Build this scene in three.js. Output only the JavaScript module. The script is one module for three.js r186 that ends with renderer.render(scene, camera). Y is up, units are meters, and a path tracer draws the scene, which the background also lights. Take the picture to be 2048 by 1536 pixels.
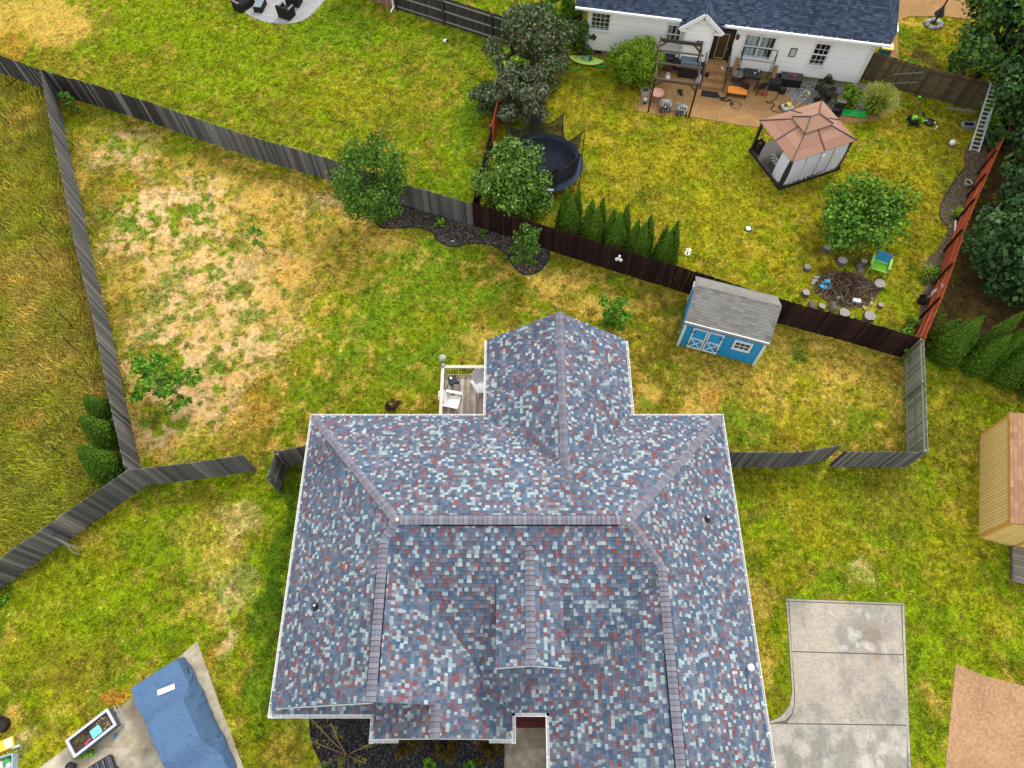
import * as THREE from 'three';
import { mergeGeometries } from 'three/addons/utils/BufferGeometryUtils.js';
import { RoundedBoxGeometry } from 'three/addons/geometries/RoundedBoxGeometry.js';

// ---------- camera, sky, sun, exposure ----------
const scene = new THREE.Scene();
const camera = new THREE.PerspectiveCamera(56.75, 4 / 3, 0.1, 600);
camera.position.set(0, 29, 0);
camera.rotation.x = -THREE.MathUtils.degToRad(62.86);
const renderer = new THREE.WebGLRenderer({ antialias: true });
renderer.toneMapping = THREE.LinearToneMapping;
renderer.toneMappingExposure = 1.5;
renderer.shadowMap.enabled = true;
{ // bright overcast: a cloud sheet, a little brighter overhead, the same all the way round
  const W = 64, Hh = 32, d = new Float32Array(W * Hh * 4);
  for (let j = 0; j < Hh; j++) for (let i = 0; i < W; i++) {
    const el = ((j + 0.5) / Hh - 0.5) * Math.PI, s = Math.max(0, Math.sin(el)), L = 0.84 + 0.22 * s;
    const k = (j * W + i) * 4; d[k] = L * 0.97; d[k + 1] = L; d[k + 2] = L * 1.05; d[k + 3] = 1;
  }
  const sky = new THREE.DataTexture(d, W, Hh, THREE.RGBAFormat, THREE.FloatType);
  sky.mapping = THREE.EquirectangularReflectionMapping; sky.magFilter = THREE.LinearFilter; sky.needsUpdate = true;
  scene.background = sky; scene.environment = sky;
}
const sun = new THREE.DirectionalLight(new THREE.Color(1, 0.96, 0.9), 1.7);
sun.position.set(24, 52, -54); sun.target.position.set(0, 0, -16);
sun.castShadow = true; sun.shadow.radius = 26; sun.shadow.mapSize.set(2048, 2048);
Object.assign(sun.shadow.camera, { left: -45, right: 45, top: 45, bottom: -45, near: 1, far: 140 });
scene.add(sun, sun.target);

// ---------- small tools ----------
function rng(seed) { let a = seed >>> 0; return () => { a = (a + 0x6d2b79f5) | 0; let t = Math.imul(a ^ (a >>> 15), 1 | a); t = (t + Math.imul(t ^ (t >>> 7), 61 | t)) ^ t; return ((t ^ (t >>> 14)) >>> 0) / 4294967296; }; }
const R = rng(7);
const rr = (a, b, r = R) => a + (b - a) * r();
const pick = (a, r = R) => a[Math.floor(r() * a.length)];
function hash(i, j) { let h = Math.imul(i, 374761393) ^ Math.imul(j, 668265263); h = Math.imul(h ^ (h >>> 13), 1274126177); return ((h ^ (h >>> 16)) >>> 0) / 4294967296; }
function vn(x, y) { // value noise 0..1
  const i = Math.floor(x), j = Math.floor(y); let u = x - i, v = y - j; u = u * u * (3 - 2 * u); v = v * v * (3 - 2 * v);
  const a = hash(i, j), b = hash(i + 1, j), c = hash(i, j + 1), e = hash(i + 1, j + 1);
  return a + (b - a) * u + (c - a) * v + (a - b - c + e) * u * v;
}
const fbm = (x, y, n = 3) => { let s = 0, a = 0.5, t = 0; for (let k = 0; k < n; k++) { s += a * vn(x, y); t += a; a *= 0.5; x = x * 2.03 + 17.1; y = y * 2.03 + 9.7; } return s / t; };
const clamp = (v, a = 0, b = 1) => Math.min(b, Math.max(a, v));
const smooth = (a, b, v) => { const t = clamp((v - a) / (b - a)); return t * t * (3 - 2 * t); };
const mix3 = (a, b, t) => [a[0] + (b[0] - a[0]) * t, a[1] + (b[1] - a[1]) * t, a[2] + (b[2] - a[2]) * t];
const toS = (v) => { v = clamp(v); return Math.round(255 * (v <= 0.0031308 ? 12.92 * v : 1.055 * Math.pow(v, 1 / 2.4) - 0.055)); };
function inPoly(p, x, z) { let c = false; for (let i = 0, j = p.length - 1; i < p.length; j = i++) if ((p[i][1] > z) !== (p[j][1] > z) && x < (p[j][0] - p[i][0]) * (z - p[i][1]) / (p[j][1] - p[i][1]) + p[i][0]) c = !c; return c; }

// a tiling texture from a function of (u, v) in 0..1 returning linear rgb
function tex(size, fn, colour = true, sx = size, sy = size) {
  const d = new Uint8Array(sx * sy * 4);
  for (let j = 0; j < sy; j++) for (let i = 0; i < sx; i++) {
    const c = fn(i / sx, j / sy, i, j), k = (j * sx + i) * 4;
    if (colour) { d[k] = toS(c[0]); d[k + 1] = toS(c[1]); d[k + 2] = toS(c[2]); } else d[k] = d[k + 1] = d[k + 2] = clamp(c) * 255;
    d[k + 3] = 255;
  }
  const t = new THREE.DataTexture(d, sx, sy, THREE.RGBAFormat);
  t.wrapS = t.wrapT = THREE.RepeatWrapping; t.magFilter = THREE.LinearFilter; t.minFilter = THREE.LinearMipmapLinearFilter; t.generateMipmaps = true;
  if (colour) t.colorSpace = THREE.SRGBColorSpace;
  t.needsUpdate = true; return t;
}
// tiling value noise
const tn = (u, v, f, s = 0) => { const x = u * f, y = v * f, i = Math.floor(x), j = Math.floor(y); let a = x - i, b = y - j; a = a * a * (3 - 2 * a); b = b * b * (3 - 2 * b); const h = (p, q) => hash(((p % f) + f) % f + s * 131, ((q % f) + f) % f + s * 57); return h(i, j) * (1 - a) * (1 - b) + h(i + 1, j) * a * (1 - b) + h(i, j + 1) * (1 - a) * b + h(i + 1, j + 1) * a * b; };
const lin = (r, g, b) => new THREE.Color().setRGB(r, g, b);
const grit = tex(256, (u, v) => 0.5 * hash(Math.floor(u * 256), Math.floor(v * 256)) + 0.3 * tn(u, v, 64, 1) + 0.2 * tn(u, v, 16, 2), false);
const mottle = tex(256, (u, v) => { const k = 0.86 + 0.14 * (0.5 * tn(u, v, 8, 3) + 0.3 * tn(u, v, 32, 4) + 0.2 * hash(Math.floor(u * 256), Math.floor(v * 256))); return [k, k, k]; });
const matCache = {};
function M(r, g, b, o = {}) { // plain matt or glossy surface with a little mottling of its own
  const key = [r, g, b, JSON.stringify(o, (k, v) => (v && v.isTexture ? v.uuid : v))].join();
  return matCache[key] || (matCache[key] = new THREE.MeshPhysicalMaterial({ color: lin(r, g, b), roughness: 0.75, specularIntensity: (o.roughness ?? 0.75) > 0.6 ? 0.3 : 1, map: o.map === undefined ? mottle : o.map, ...o }));
}
const MP = (r, g, b, o = {}) => new THREE.MeshPhysicalMaterial({ color: lin(r, g, b), ...o });

const names = {};
const numbered = (n) => { const k = names[n] = (names[n] === undefined ? 0 : names[n] + 1); return k ? n + '_' + String(k).padStart(3, '0') : n; };
function tag(o, label, category, group, kind) { if (label) o.userData.label = label; if (category) o.userData.category = category; if (group) o.userData.group = group; if (kind) o.userData.kind = kind; return o; }
function thing(name, label, category, pos = [0, 0, 0], turn = 0, group) {
  const o = new THREE.Group(); o.name = numbered(name); o.position.set(...(pos.length === 2 ? [pos[0], 0, pos[1]] : pos)); o.rotation.y = turn; scene.add(o);
  return tag(o, label, category, group);
}
function part(parent, name, geo, mat, label) {
  if (Array.isArray(geo)) geo = merge(geo);
  const m = new THREE.Mesh(geo, mat); m.name = name; m.castShadow = m.receiveShadow = true; if (label) m.userData.label = label; parent.add(m); return m;
}
function solo(name, label, category, geo, mat, pos = [0, 0, 0], turn = 0, group) { // a thing that is one mesh
  const m = part(scene, numbered(name), geo, mat); m.position.set(...(pos.length === 2 ? [pos[0], 0, pos[1]] : pos)); m.rotation.y = turn; return tag(m, label, category, group);
}
function struct(name, geo, mat, label) { const m = part(scene, name, geo, mat); m.userData.kind = 'structure'; if (label) m.userData.label = label; return m; }
function copyOf(o, pos, turn, label) { const c = o.clone(); c.name = numbered(o.name.replace(/_\d+$/, '')); c.userData = { ...o.userData }; c.position.set(...(pos.length === 2 ? [pos[0], 0, pos[1]] : pos)); c.rotation.y = turn; if (label) c.userData.label = label; scene.add(c); return c; }

function merge(list) {
  list = list.map((g) => (g.index ? g.toNonIndexed() : g));
  for (const g of list) { for (const k of Object.keys(g.attributes)) if (!['position', 'normal', 'uv', 'color'].includes(k)) g.deleteAttribute(k); if (!g.attributes.uv) g.setAttribute('uv', new THREE.BufferAttribute(new Float32Array(g.attributes.position.count * 2), 2)); if (!g.attributes.normal) g.computeVertexNormals(); }
  return list.length === 1 ? list[0] : mergeGeometries(list);
}
const mv = (g, x = 0, y = 0, z = 0, rx = 0, ry = 0, rz = 0) => { const m = new THREE.Matrix4().makeRotationFromEuler(new THREE.Euler(rx, ry, rz)); m.setPosition(x, y, z); return g.applyMatrix4(m); };
// box with uv in metres; x, y, z = centre
function box(w, h, d, x = 0, y = 0, z = 0, rx = 0, ry = 0, rz = 0) {
  const g = new THREE.BoxGeometry(w, h, d), p = g.attributes.position, n = g.attributes.normal, uv = g.attributes.uv;
  for (let i = 0; i < p.count; i++) { const ax = Math.abs(n.getX(i)), ay = Math.abs(n.getY(i)); if (ax > 0.5) uv.setXY(i, p.getZ(i), p.getY(i)); else if (ay > 0.5) uv.setXY(i, p.getX(i), p.getZ(i)); else uv.setXY(i, p.getX(i), p.getY(i)); }
  return mv(g, x, y, z, rx, ry, rz);
}
const rbox = (w, h, d, r, x = 0, y = 0, z = 0, rx = 0, ry = 0, rz = 0) => mv(new RoundedBoxGeometry(w, h, d, 2, r), x, y, z, rx, ry, rz);
const cyl = (r1, r2, h, x = 0, y = 0, z = 0, rx = 0, ry = 0, rz = 0, n = 14) => mv(new THREE.CylinderGeometry(r1, r2, h, n), x, y, z, rx, ry, rz);
const ball = (r, x, y, z, sx = 1, sy = 1, sz = 1, n = 14) => new THREE.SphereGeometry(r, n, Math.max(6, n * 0.7 | 0)).scale(sx, sy, sz).translate(x, y, z);
const V = (a) => new THREE.Vector3(...a);
const tube = (pts, r, seg, n = 6, closed = false) => new THREE.TubeGeometry(new THREE.CatmullRomCurve3(pts.map(V), closed, 'centripetal'), seg || pts.length * 4, r, n, closed);
function rod(a, b, r, r2 = r, n = 7) { // straight bar between two points
  const A = V(a), B = V(b), d = B.clone().sub(A), g = new THREE.CylinderGeometry(r2, r, d.length(), n);
  return g.applyMatrix4(new THREE.Matrix4().compose(A.clone().add(B).multiplyScalar(0.5), new THREE.Quaternion().setFromUnitVectors(new THREE.Vector3(0, 1, 0), d.normalize()), new THREE.Vector3(1, 1, 1)));
}
function beam(a, b, w, h) { // rectangular bar between two points, h is its upright side
  const A = V(a), B = V(b), d = B.clone().sub(A), L = d.length(), g = box(w, h, L); d.normalize();
  const up = Math.abs(d.y) > 0.99 ? new THREE.Vector3(0, 0, 1) : new THREE.Vector3(0, 1, 0), x = new THREE.Vector3().crossVectors(up, d).normalize(), y = new THREE.Vector3().crossVectors(d, x);
  return g.applyMatrix4(new THREE.Matrix4().makeBasis(x, y, d).setPosition(A.add(B).multiplyScalar(0.5)));
}
// flat polygon ([x, z] points) as a slab from y0 up to y1, uv in metres
function slab(pts, y0, y1, holes) {
  const s = new THREE.Shape(pts.map(([x, z]) => new THREE.Vector2(x, -z)));
  if (holes) for (const h of holes) s.holes.push(new THREE.Path(h.map(([x, z]) => new THREE.Vector2(x, -z))));
  const g = new THREE.ExtrudeGeometry(s, { depth: y1 - y0, bevelEnabled: false });
  g.rotateX(-Math.PI / 2); g.translate(0, y0, 0); return g;
}
function curvy(pts, closed = true, n = 6) { const c = new THREE.CatmullRomCurve3(pts.map(([x, z]) => new THREE.Vector3(x, 0, z)), closed, 'centripetal'); return c.getPoints(pts.length * n).slice(0, closed ? -1 : undefined).map((v) => [v.x, v.z]); }
const lathe = (pts, n = 16) => new THREE.LatheGeometry(pts.map(([r, y]) => new THREE.Vector2(r, y)), n);
function tri(list) { const g = new THREE.BufferGeometry(); g.setAttribute('position', new THREE.Float32BufferAttribute(list, 3)); g.computeVertexNormals(); return g; }

// ---------- ground: lawns, bare soil, meadow ----------
const Z = { // yards, as the fences divide them
  meadow: [[-59.2, -39.35], [-30.33, -35.77], [-26.23, -33.46], [-23.56, -27.47], [-21.06, -21.79], [-19.39, -18.32], [-17.37, -13.75], [-15.87, -10.35], [-18.05, -7.79], [-20.43, -5.61], [-29.57, 3.1], [-65.77, -1.61]],
  yard: [[-26.23, -33.46], [-19.48, -31.07], [-9.61, -27.11], [-1.99, -24.02], [5.06, -21.17], [12.84, -18.1], [18.33, -16.2], [17.06, -10.83], [9.27, -10.81], [-8.96, -10.92], [-10.98, -10.67], [-15.87, -10.35], [-17.37, -13.75], [-19.39, -18.32], [-21.06, -21.79], [-23.56, -27.47]],
  north: [[-59.2, -39.35], [-30.24, -35.47], [-19.48, -31.07], [-9.61, -27.11], [-1.99, -24.02], [-1.09, -30.5], [-0.64, -38.34], [-7.19, -41.29], [-10.64, -45.79], [-75.77, -49.63]],
  west: [[-1.99, -24.02], [-1.09, -30.5], [-0.64, -38.34], [2.48, -45.26], [42.34, -46.86], [28.47, -31.66], [21.95, -22.35], [18.33, -16.2], [12.84, -18.1], [5.06, -21.17]],
  wood: [[18.33, -16.2], [21.95, -22.35], [28.47, -31.66], [31.88, -36.64], [50.12, -36.64], [36.66, -11.62], [23.28, -14.3], [21.67, -15.59], [19.79, -16.34]],
};
const C = { lush: [0.17, 0.235, 0.006], deep: [0.05, 0.12, 0.008], gold: [0.275, 0.245, 0.012], olive: [0.165, 0.145, 0.014], straw: [0.48, 0.30, 0.065], dirt: [0.57, 0.385, 0.19], rust: [0.43, 0.2, 0.03], litterAndShade: [0.09, 0.058, 0.024], emerald: [0.115, 0.205, 0.01], soil: [0.055, 0.04, 0.03] };
const bl = [ // [x, z, rx, rz], colour, strength
  // back yard: bare and dry ground
  [[-15.6, -21.3, 6.7, 9.2], 'straw', 0.8], [[-15.5, -13.1, 3.4, 2.9], 'straw', 0.7], [[12.2, -14.3, 6.4, 2.8], 'gold', 0.7], [[10.4, -14.8, 2.7, 1.5], 'straw', 0.45], [[15.6, -15.6, 2.5, 1.6], 'straw', 0.4],
  [[-18.1, -24.8, 4.2, 2.7], 'dirt', 1], [[-14.7, -20.7, 4.2, 3.3], 'dirt', 0.7], [[-16.1, -15.6, 2.5, 3.2], 'dirt', 0.8], [[-21.3, -29.4, 2.2, 1.9], 'dirt', 0.75], [[-19.8, -23.1, 1.5, 1.9], 'dirt', 0.7], [[-12.2, -25.1, 2.4, 1.7], 'straw', 0.6], [[-12.6, -18.3, 3.1, 2.3], 'dirt', 0.6], [[-16.7, -18.3, 1.9, 3.1], 'dirt', 0.6], [[-15.5, -13.1, 2.0, 2.0], 'dirt', 0.9], [[-13.7, -15.1, 2.1, 1.8], 'dirt', 0.8],
  [[-12.3, -16.7, 2.1, 1.6], 'dirt', 0.7], [[-11.4, -19.8, 2.2, 2.1], 'straw', 0.8], [[-8.4, -24.1, 2.3, 1.3], 'straw', 0.95], [[-6.8, -23.1, 1.8, 1.0], 'straw', 0.9], [[-10.1, -25.5, 1.6, 1.0], 'dirt', 0.6], [[-23.8, -28.3, 0.8, 4.0], 'straw', 0.8], [[-20.0, -20.7, 0.7, 3.0], 'straw', 0.8], [[-17.3, -14.3, 0.6, 3.0], 'straw', 0.9], [[-13.5, -20.7, 1.5, 1.2], 'dirt', 0.5], [[-8.6, -21.3, 1.5, 1.2], 'straw', 0.5],
  [[-20.8, -26.0, 1.1, 1.4], 'rust', 0.5], [[-11.6, -21.3, 1.2, 0.9], 'rust', 0.4], [[-3.5, -18.7, 0.4, 0.4], 'rust', 1], [[-4.6, -18.5, 0.5, 0.3], 'rust', 0.7], [[1.6, -20.1, 0.5, 0.4], 'rust', 0.7], [[0.5, -19.2, 0.4, 0.5], 'rust', 0.6], [[-13.2, -15.1, 1.1, 1.0], 'rust', 0.4], [[-11.4, -13.8, 1.1, 0.7], 'rust', 0.4],
  [[-5.3, -17.8, 4.5, 4.2], 'lush', 0.75], [[-4.1, -21.7, 2.5, 1.7], 'emerald', 0.9], [[-5.5, -19.5, 2.2, 1.5], 'emerald', 0.7], [[-7.7, -17.2, 1.7, 1.4], 'emerald', 0.85], [[-6.3, -18.0, 1.7, 0.8], 'emerald', 0.7], [[-2.5, -19.5, 2.2, 1.0], 'emerald', 0.75], [[-4.7, -15.6, 2.1, 1.6], 'emerald', 0.7], [[-6.4, -13.6, 1.8, 0.7], 'lush', 0.8], [[-2.0, -16.9, 0.9, 0.8], 'straw', 0.8], [[-0.8, -19.8, 2.0, 0.6], 'emerald', 0.6], [[-9.6, -14.1, 0.9, 1.0], 'lush', 0.6], [[-8.8, -14.6, 1.6, 1.5], 'emerald', 0.45], [[-2.9, -16.9, 1.4, 1.1], 'emerald', 0.6],
  [[2.6, -20.7, 2.2, 0.8], 'straw', 0.85], [[4.8, -19.5, 2.7, 0.7], 'straw', 0.7], [[2.9, -21.3, 1.5, 0.4], 'straw', 0.7], [[6.7, -16.9, 1.2, 1.1], 'olive', 0.7], [[6.2, -15.6, 1.2, 1.3], 'olive', 0.8], [[6.0, -14.3, 0.7, 1.0], 'straw', 0.9], [[6.2, -13.9, 0.7, 0.5], 'emerald', 0.8], [[8.5, -14.1, 1.1, 1.0], 'straw', 0.8], [[8.4, -14.8, 1.1, 0.8], 'straw', 0.6], [[10.2, -12.8, 1.1, 1.2], 'emerald', 0.8], [[9.8, -11.9, 0.9, 0.7], 'emerald', 0.6],
  [[12.6, -16.7, 1.4, 1.1], 'straw', 0.7], [[15.1, -15.1, 1.4, 1.6], 'straw', 0.45], [[9.4, -14.1, 0.5, 0.6], 'rust', 0.6], [[14.7, -15.6, 0.5, 0.3], 'rust', 0.4], [[13.2, -16.0, 0.6, 0.5], 'deep', 0.9], [[15.5, -12.8, 1.3, 1.0], 'emerald', 0.6], [[17.6, -14.1, 0.4, 2.8], 'straw', 0.6], [[12.8, -12.6, 1.6, 1.4], 'gold', 0.6], [[17.3, -16.7, 1.6, 0.8], 'straw', 0.6],
  [[-23.2, -31.3, 1.7, 0.9], 'lush', 0.6], [[-19.2, -29.7, 2.2, 0.9], 'lush', 0.7], [[-16.4, -28.3, 1.6, 1.1], 'olive', 0.6], [[-13.6, -27.5, 2.4, 0.9], 'olive', 0.6], [[-21.6, -25.1, 1.0, 3.7], 'olive', 0.55], [[-19.0, -18.3, 0.5, 2.8], 'olive', 0.8], [[-9.8, -23.1, 1.5, 1.0], 'olive', 0.5],
  // yard beyond the grey fence
  [[-30.0, -40.3, 4.7, 2.8], 'straw', 0.85], [[-30.5, -38.0, 1.8, 1.8], 'rust', 0.5], [[-27.4, -38.9, 1.8, 1.4], 'straw', 0.6], [[-21.4, -39.3, 3.7, 2.3], 'lush', 0.7], [[-10.6, -39.3, 3.4, 2.8], 'emerald', 0.7], [[-3.8, -38.0, 2.4, 2.7], 'emerald', 0.5], [[-16.3, -36.6, 4.5, 2.6], 'lush', 0.6], [[-9.3, -33.3, 4.0, 2.4], 'gold', 0.5], [[-13.1, -31.3, 3.4, 1.9], 'olive', 0.45], [[-5.8, -31.7, 2.5, 2.0], 'olive', 0.4], [[-21.2, -34.9, 3.5, 1.7], 'lush', 0.6], [[-2.4, -31.3, 1.1, 4.3], 'emerald', 0.9], [[-3.3, -26.8, 1.6, 1.4], 'emerald', 0.7], [[-13.3, -32.5, 2.6, 1.6], 'olive', 0.4], [[-19.6, -34.1, 1.7, 0.8], 'olive', 0.4],
  // yard of the white house
  [[3.6, -33.3, 1.4, 1.6], 'gold', 0.8], [[4.9, -35.3, 2.1, 1.3], 'lush', 0.6], [[3.1, -35.8, 0.9, 2.6], 'olive', 0.5], [[7.5, -28.3, 3.0, 2.2], 'gold', 0.8], [[12.6, -29.4, 1.7, 2.2], 'lush', 0.7], [[11.5, -25.8, 3.2, 2.7], 'gold', 0.7], [[9.6, -23.1, 2.0, 1.3], 'gold', 0.5], [[16.3, -23.1, 1.8, 1.0], 'olive', 0.9], [[17.1, -22.2, 2.3, 0.6], 'litterAndShade', 0.5], [[21.9, -28.3, 1.6, 2.5], 'gold', 0.5], [[21.1, -24.1, 1.0, 2.6], 'olive', 0.4], [[18.5, -19.8, 1.2, 1.2], 'lush', 0.6], [[15.5, -19.5, 1.2, 0.9], 'lush', 0.6], [[16.7, -18.3, 1.4, 0.8], 'lush', 0.6], [[16.4, -20.2, 1.5, 1.2], 'litterAndShade', 0.8], [[17.2, -19.2, 0.7, 0.6], 'dirt', 0.4], [[20.4, -19.5, 0.4, 1.8], 'emerald', 0.6], [[24.9, -32.1, 1.7, 1.2], 'olive', 0.6], [[23.1, -25.8, 0.6, 1.7], 'soil', 0.45], [[24.4, -38.0, 0.5, 3.2], 'emerald', 0.7], [[25.0, -36.6, 0.7, 1.5], 'litterAndShade', 0.8], [[24.8, -37.1, 0.6, 0.6], 'litterAndShade', 0.7], [[25.9, -33.7, 1.7, 0.8], 'litterAndShade', 0.5], [[1.7, -23.1, 1.0, 1.9], 'olive', 0.5],  // dark patches by the oak and corner tree are their shade painted on
  [[24.4, -39.9, 0.3, 0.4], 'straw', 1], [[25.1, -39.7, 0.4, 0.4], 'straw', 1], [[23.7, -37.5, 0.2, 0.2], 'straw', 0.9], [[24.3, -37.2, 0.3, 0.3], 'rust', 1],
  // front and side lawns
  [[-12.2, -7.6, 1.6, 1.9], 'straw', 0.55], [[-11.1, -6.0, 1.2, 1.2], 'dirt', 0.55], [[-12.3, -5.0, 0.8, 0.6], 'straw', 0.5], [[-11.4, -8.5, 1.0, 0.9], 'dirt', 0.4], [[-13.4, -9.4, 1.3, 0.4], 'olive', 0.6], [[-9.5, -7.2, 0.6, 3.3], 'deep', 0.85], [[-9.5, -10.2, 0.6, 1.4], 'deep', 0.8], [[-9.5, -4.5, 0.5, 2.1], 'deep', 0.8], [[-10.9, -3.6, 0.3, 0.9], 'dirt', 0.8], [[-11.2, -3.0, 0.3, 0.7], 'rust', 0.5], [[-9.5, -1.3, 0.6, 1.0], 'emerald', 0.9], [[-9.5, -2.5, 0.6, 1.4], 'emerald', 0.7], [[-15.2, -1.6, 0.4, 0.4], 'rust', 0.9], [[-18.4, -5.6, 2.6, 1.6], 'lush', 0.7], [[-17.0, -2.8, 2.3, 1.1], 'olive', 0.5], [[-18.6, -1.1, 0.5, 0.7], 'straw', 0.8], [[-17.5, 0.0, 0.7, 0.5], 'dirt', 0.6], [[-17.1, -0.4, 0.5, 0.5], 'deep', 0.4], [[-14.3, -7.6, 1.4, 1.2], 'lush', 0.4],  // dark green strip beside the left wall paints the house shadow into the grass
  [[-8.1, -0.3, 0.7, 1.0], 'straw', 0.45], [[9.5, -5.6, 0.6, 1.2], 'straw', 0.7], [[9.6, -2.8, 0.5, 1.1], 'straw', 0.7], [[9.8, -1.6, 0.4, 0.7], 'olive', 0.5], [[13.8, -6.2, 0.6, 0.8], 'dirt', 0.6], [[12.3, -5.6, 1.4, 0.3], 'emerald', 0.7], [[14.8, -6.0, 1.0, 0.7], 'lush', 0.7], [[15.5, -3.4, 0.4, 2.2], 'emerald', 0.55], [[15.1, -0.3, 0.5, 1.3], 'emerald', 0.6], [[15.8, -1.3, 0.3, 1.0], 'straw', 0.6], [[10.0, -10.2, 1.1, 1.1], 'olive', 0.6], [[12.1, -9.1, 1.9, 1.7], 'gold', 0.75], [[16.0, -9.4, 2.3, 1.8], 'olive', 0.6], [[12.9, -7.6, 1.9, 1.0], 'gold', 0.6], [[17.9, -7.2, 1.2, 2.5], 'gold', 0.6], [[19.3, -12.1, 1.3, 2.9], 'olive', 0.6], [[21.7, -15.1, 1.4, 1.0], 'olive', 0.5], [[18.8, -4.9, 1.2, 1.1], 'gold', 0.6], [[9.3, -4.3, 0.3, 1.1], 'deep', 0.4], [[10.4, -3.7, 0.3, 1.8], 'emerald', 0.55], [[17.5, -9.4, 0.4, 3.5], 'lush', 0.5],
  // meadow
  [[-23.9, -20.7, 2.2, 3.3], 'straw', 0.6], [[-22.5, -16.1, 1.6, 2.1], 'straw', 0.6], [[-26.2, -26.5, 1.6, 2.8], 'gold', 0.7], [[-27.6, -31.7, 1.7, 0.9], 'straw', 0.5], [[-21.9, -12.8, 0.9, 0.5], 'rust', 0.6], [[-20.2, -9.4, 1.9, 1.3], 'lush', 0.6], [[-18.1, -9.4, 1.3, 0.9], 'olive', 0.6], [[-20.4, -10.9, 1.3, 0.9], 'lush', 0.5], [[-21.7, -18.3, 0.7, 3.1], 'olive', 0.6], [[-19.6, -13.3, 0.7, 2.7], 'olive', 0.7], [[-26.1, -29.7, 0.4, 0.5], 'litterAndShade', 0.7], [[-26.8, -31.1, 0.4, 0.5], 'litterAndShade', 0.7],
];
const base = { meadow: [0.21, 0.2, 0.015], yard: C.olive, north: C.lush, west: C.gold, wood: C.litterAndShade, front: C.lush };
function zoneOf(x, z) { for (const k of ['yard', 'north', 'west', 'meadow', 'wood']) if (inPoly(Z[k], x, z)) return k; return 'front'; }
// cheap zone grid so that the fill below is quick
const GX0 = -44, GZ0 = -60, GW = 88, GD = 72;
const zg = []; for (let j = 0; j <= GD * 2; j++) { zg[j] = []; for (let i = 0; i <= GW * 2; i++) zg[j][i] = zoneOf(GX0 + i / 2, GZ0 + j / 2); }
const zoneAt = (x, z) => { const i = Math.round((x - GX0) * 2), j = Math.round((z - GZ0) * 2); return (zg[j] && zg[j][i]) || 'front'; };
const bins = {}; bl.forEach((b) => { const [x, z, rx, rz] = b[0]; for (let i = Math.floor((x - rx * 1.4) / 4); i <= (x + rx * 1.4) / 4; i++) for (let j = Math.floor((z - rz * 1.4) / 4); j <= (z + rz * 1.4) / 4; j++) (bins[i + ',' + j] ||= []).push(b); });
function groundAt(x, z) { // [linear rgb, bareness 0..1, zone]
  const wx = x + 1.6 * (fbm(x * 0.7 + 40, z * 0.7, 3) - 0.5), wz = z + 1.6 * (fbm(x * 0.7, z * 0.7 + 80, 3) - 0.5);
  const zn = zoneAt(wx, wz) === 'wood' || zoneAt(x, z) === 'wood' ? zoneAt(wx, wz) : zoneAt(x, z);
  let c = base[zn], bare = 0;
  const big = fbm(x * 0.22 + 5, z * 0.22 + 9, 4), mid = fbm(x * 0.9, z * 0.9, 3), fine = fbm(x * 3.1, z * 3.1, 3), tiny = fbm(x * 9, z * 9, 2);
  // every lawn is a mix of greens and dry grass of its own
  if (zn === 'wood') c = mix3(c, C.olive, smooth(0.5, 0.75, mid) * 0.5);
  else {
    c = mix3(c, zn === 'north' ? [0.24, 0.17, 0.02] : C.gold, smooth(0.45, 0.68, big) * 0.7);
    c = mix3(c, C.lush, smooth(0.44, 0.6, mid) * 0.7);
    c = mix3(c, C.olive, smooth(0.48, 0.7, fbm(x * 1.7 + 31, z * 1.7, 3)) * 0.65);
    c = mix3(c, C.straw, smooth(0.52, 0.78, fbm(x * 2.4 + 61, z * 2.4 + 7, 3)) * (zn === 'yard' ? 0.7 : 0.35));
    c = mix3(c, C.deep, smooth(0.55, 0.8, fbm(x * 1.3 + 91, z * 1.3 + 17, 3)) * 0.45);
  }
  let dirt = 0;
  for (const b of bins[Math.floor(x / 4) + ',' + Math.floor(z / 4)] || []) {
    const [bx, bz, rx, rz] = b[0], d = Math.hypot((wx - bx) / rx, (wz - bz) / rz) + (fine - 0.5) * 0.9 + (mid - 0.5) * 0.7;
    let w = b[2] * smooth(1.15, 0.45, d); if (w <= 0) continue;
    if (b[1] === 'dirt' || b[1] === 'straw') { dirt = Math.max(dirt, w * (b[1] === 'dirt' ? 1 : 0.5)); bare = Math.max(bare, w); }
    c = mix3(c, C[b[1]], w * (0.55 + 0.45 * smooth(0.25, 0.6, tiny)));
  }
  if (zn === 'yard' || zn === 'front') { // clumps of live grass standing in the bare soil, scraps of bare soil in the grass
    const cl = Math.max(smooth(0.57, 0.62, fbm(x * 1.15 + 3, z * 1.15 + 71, 3) + 0.12 * (tiny - 0.5)), smooth(0.63, 0.68, fbm(x * 2.6 + 13, z * 2.6 + 7, 2) + 0.12 * (tiny - 0.5)));
    if (dirt > 0.05) { c = mix3(c, mid > 0.5 ? C.emerald : mid > 0.42 ? C.olive : C.lush, cl * Math.min(1, dirt * 1.3) * 0.95); bare *= 1 - cl; }
    if (zn === 'yard') { const s2 = smooth(0.56, 0.74, fbm(x * 2.1 + 23, z * 2.1 + 3, 4)); c = mix3(c, C.straw, s2 * 0.5 * (0.4 + 0.9 * tiny)); bare = Math.max(bare, s2 * 0.45); }
  }
  const grain = vn(x * 22 + 7, z * 22 + 3), k = bare > 0.6 ? 0.5 + 0.35 * tiny + 0.3 * fine + 0.38 * grain : -0.1 + 0.75 * tiny + 0.55 * fine + 0.95 * grain;
  const kk = Math.max(0.15, k); return [[c[0] * kk, c[1] * kk, c[2] * (kk * 0.9 + 0.1)], bare, zn];
}
console.log('ground');
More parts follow.
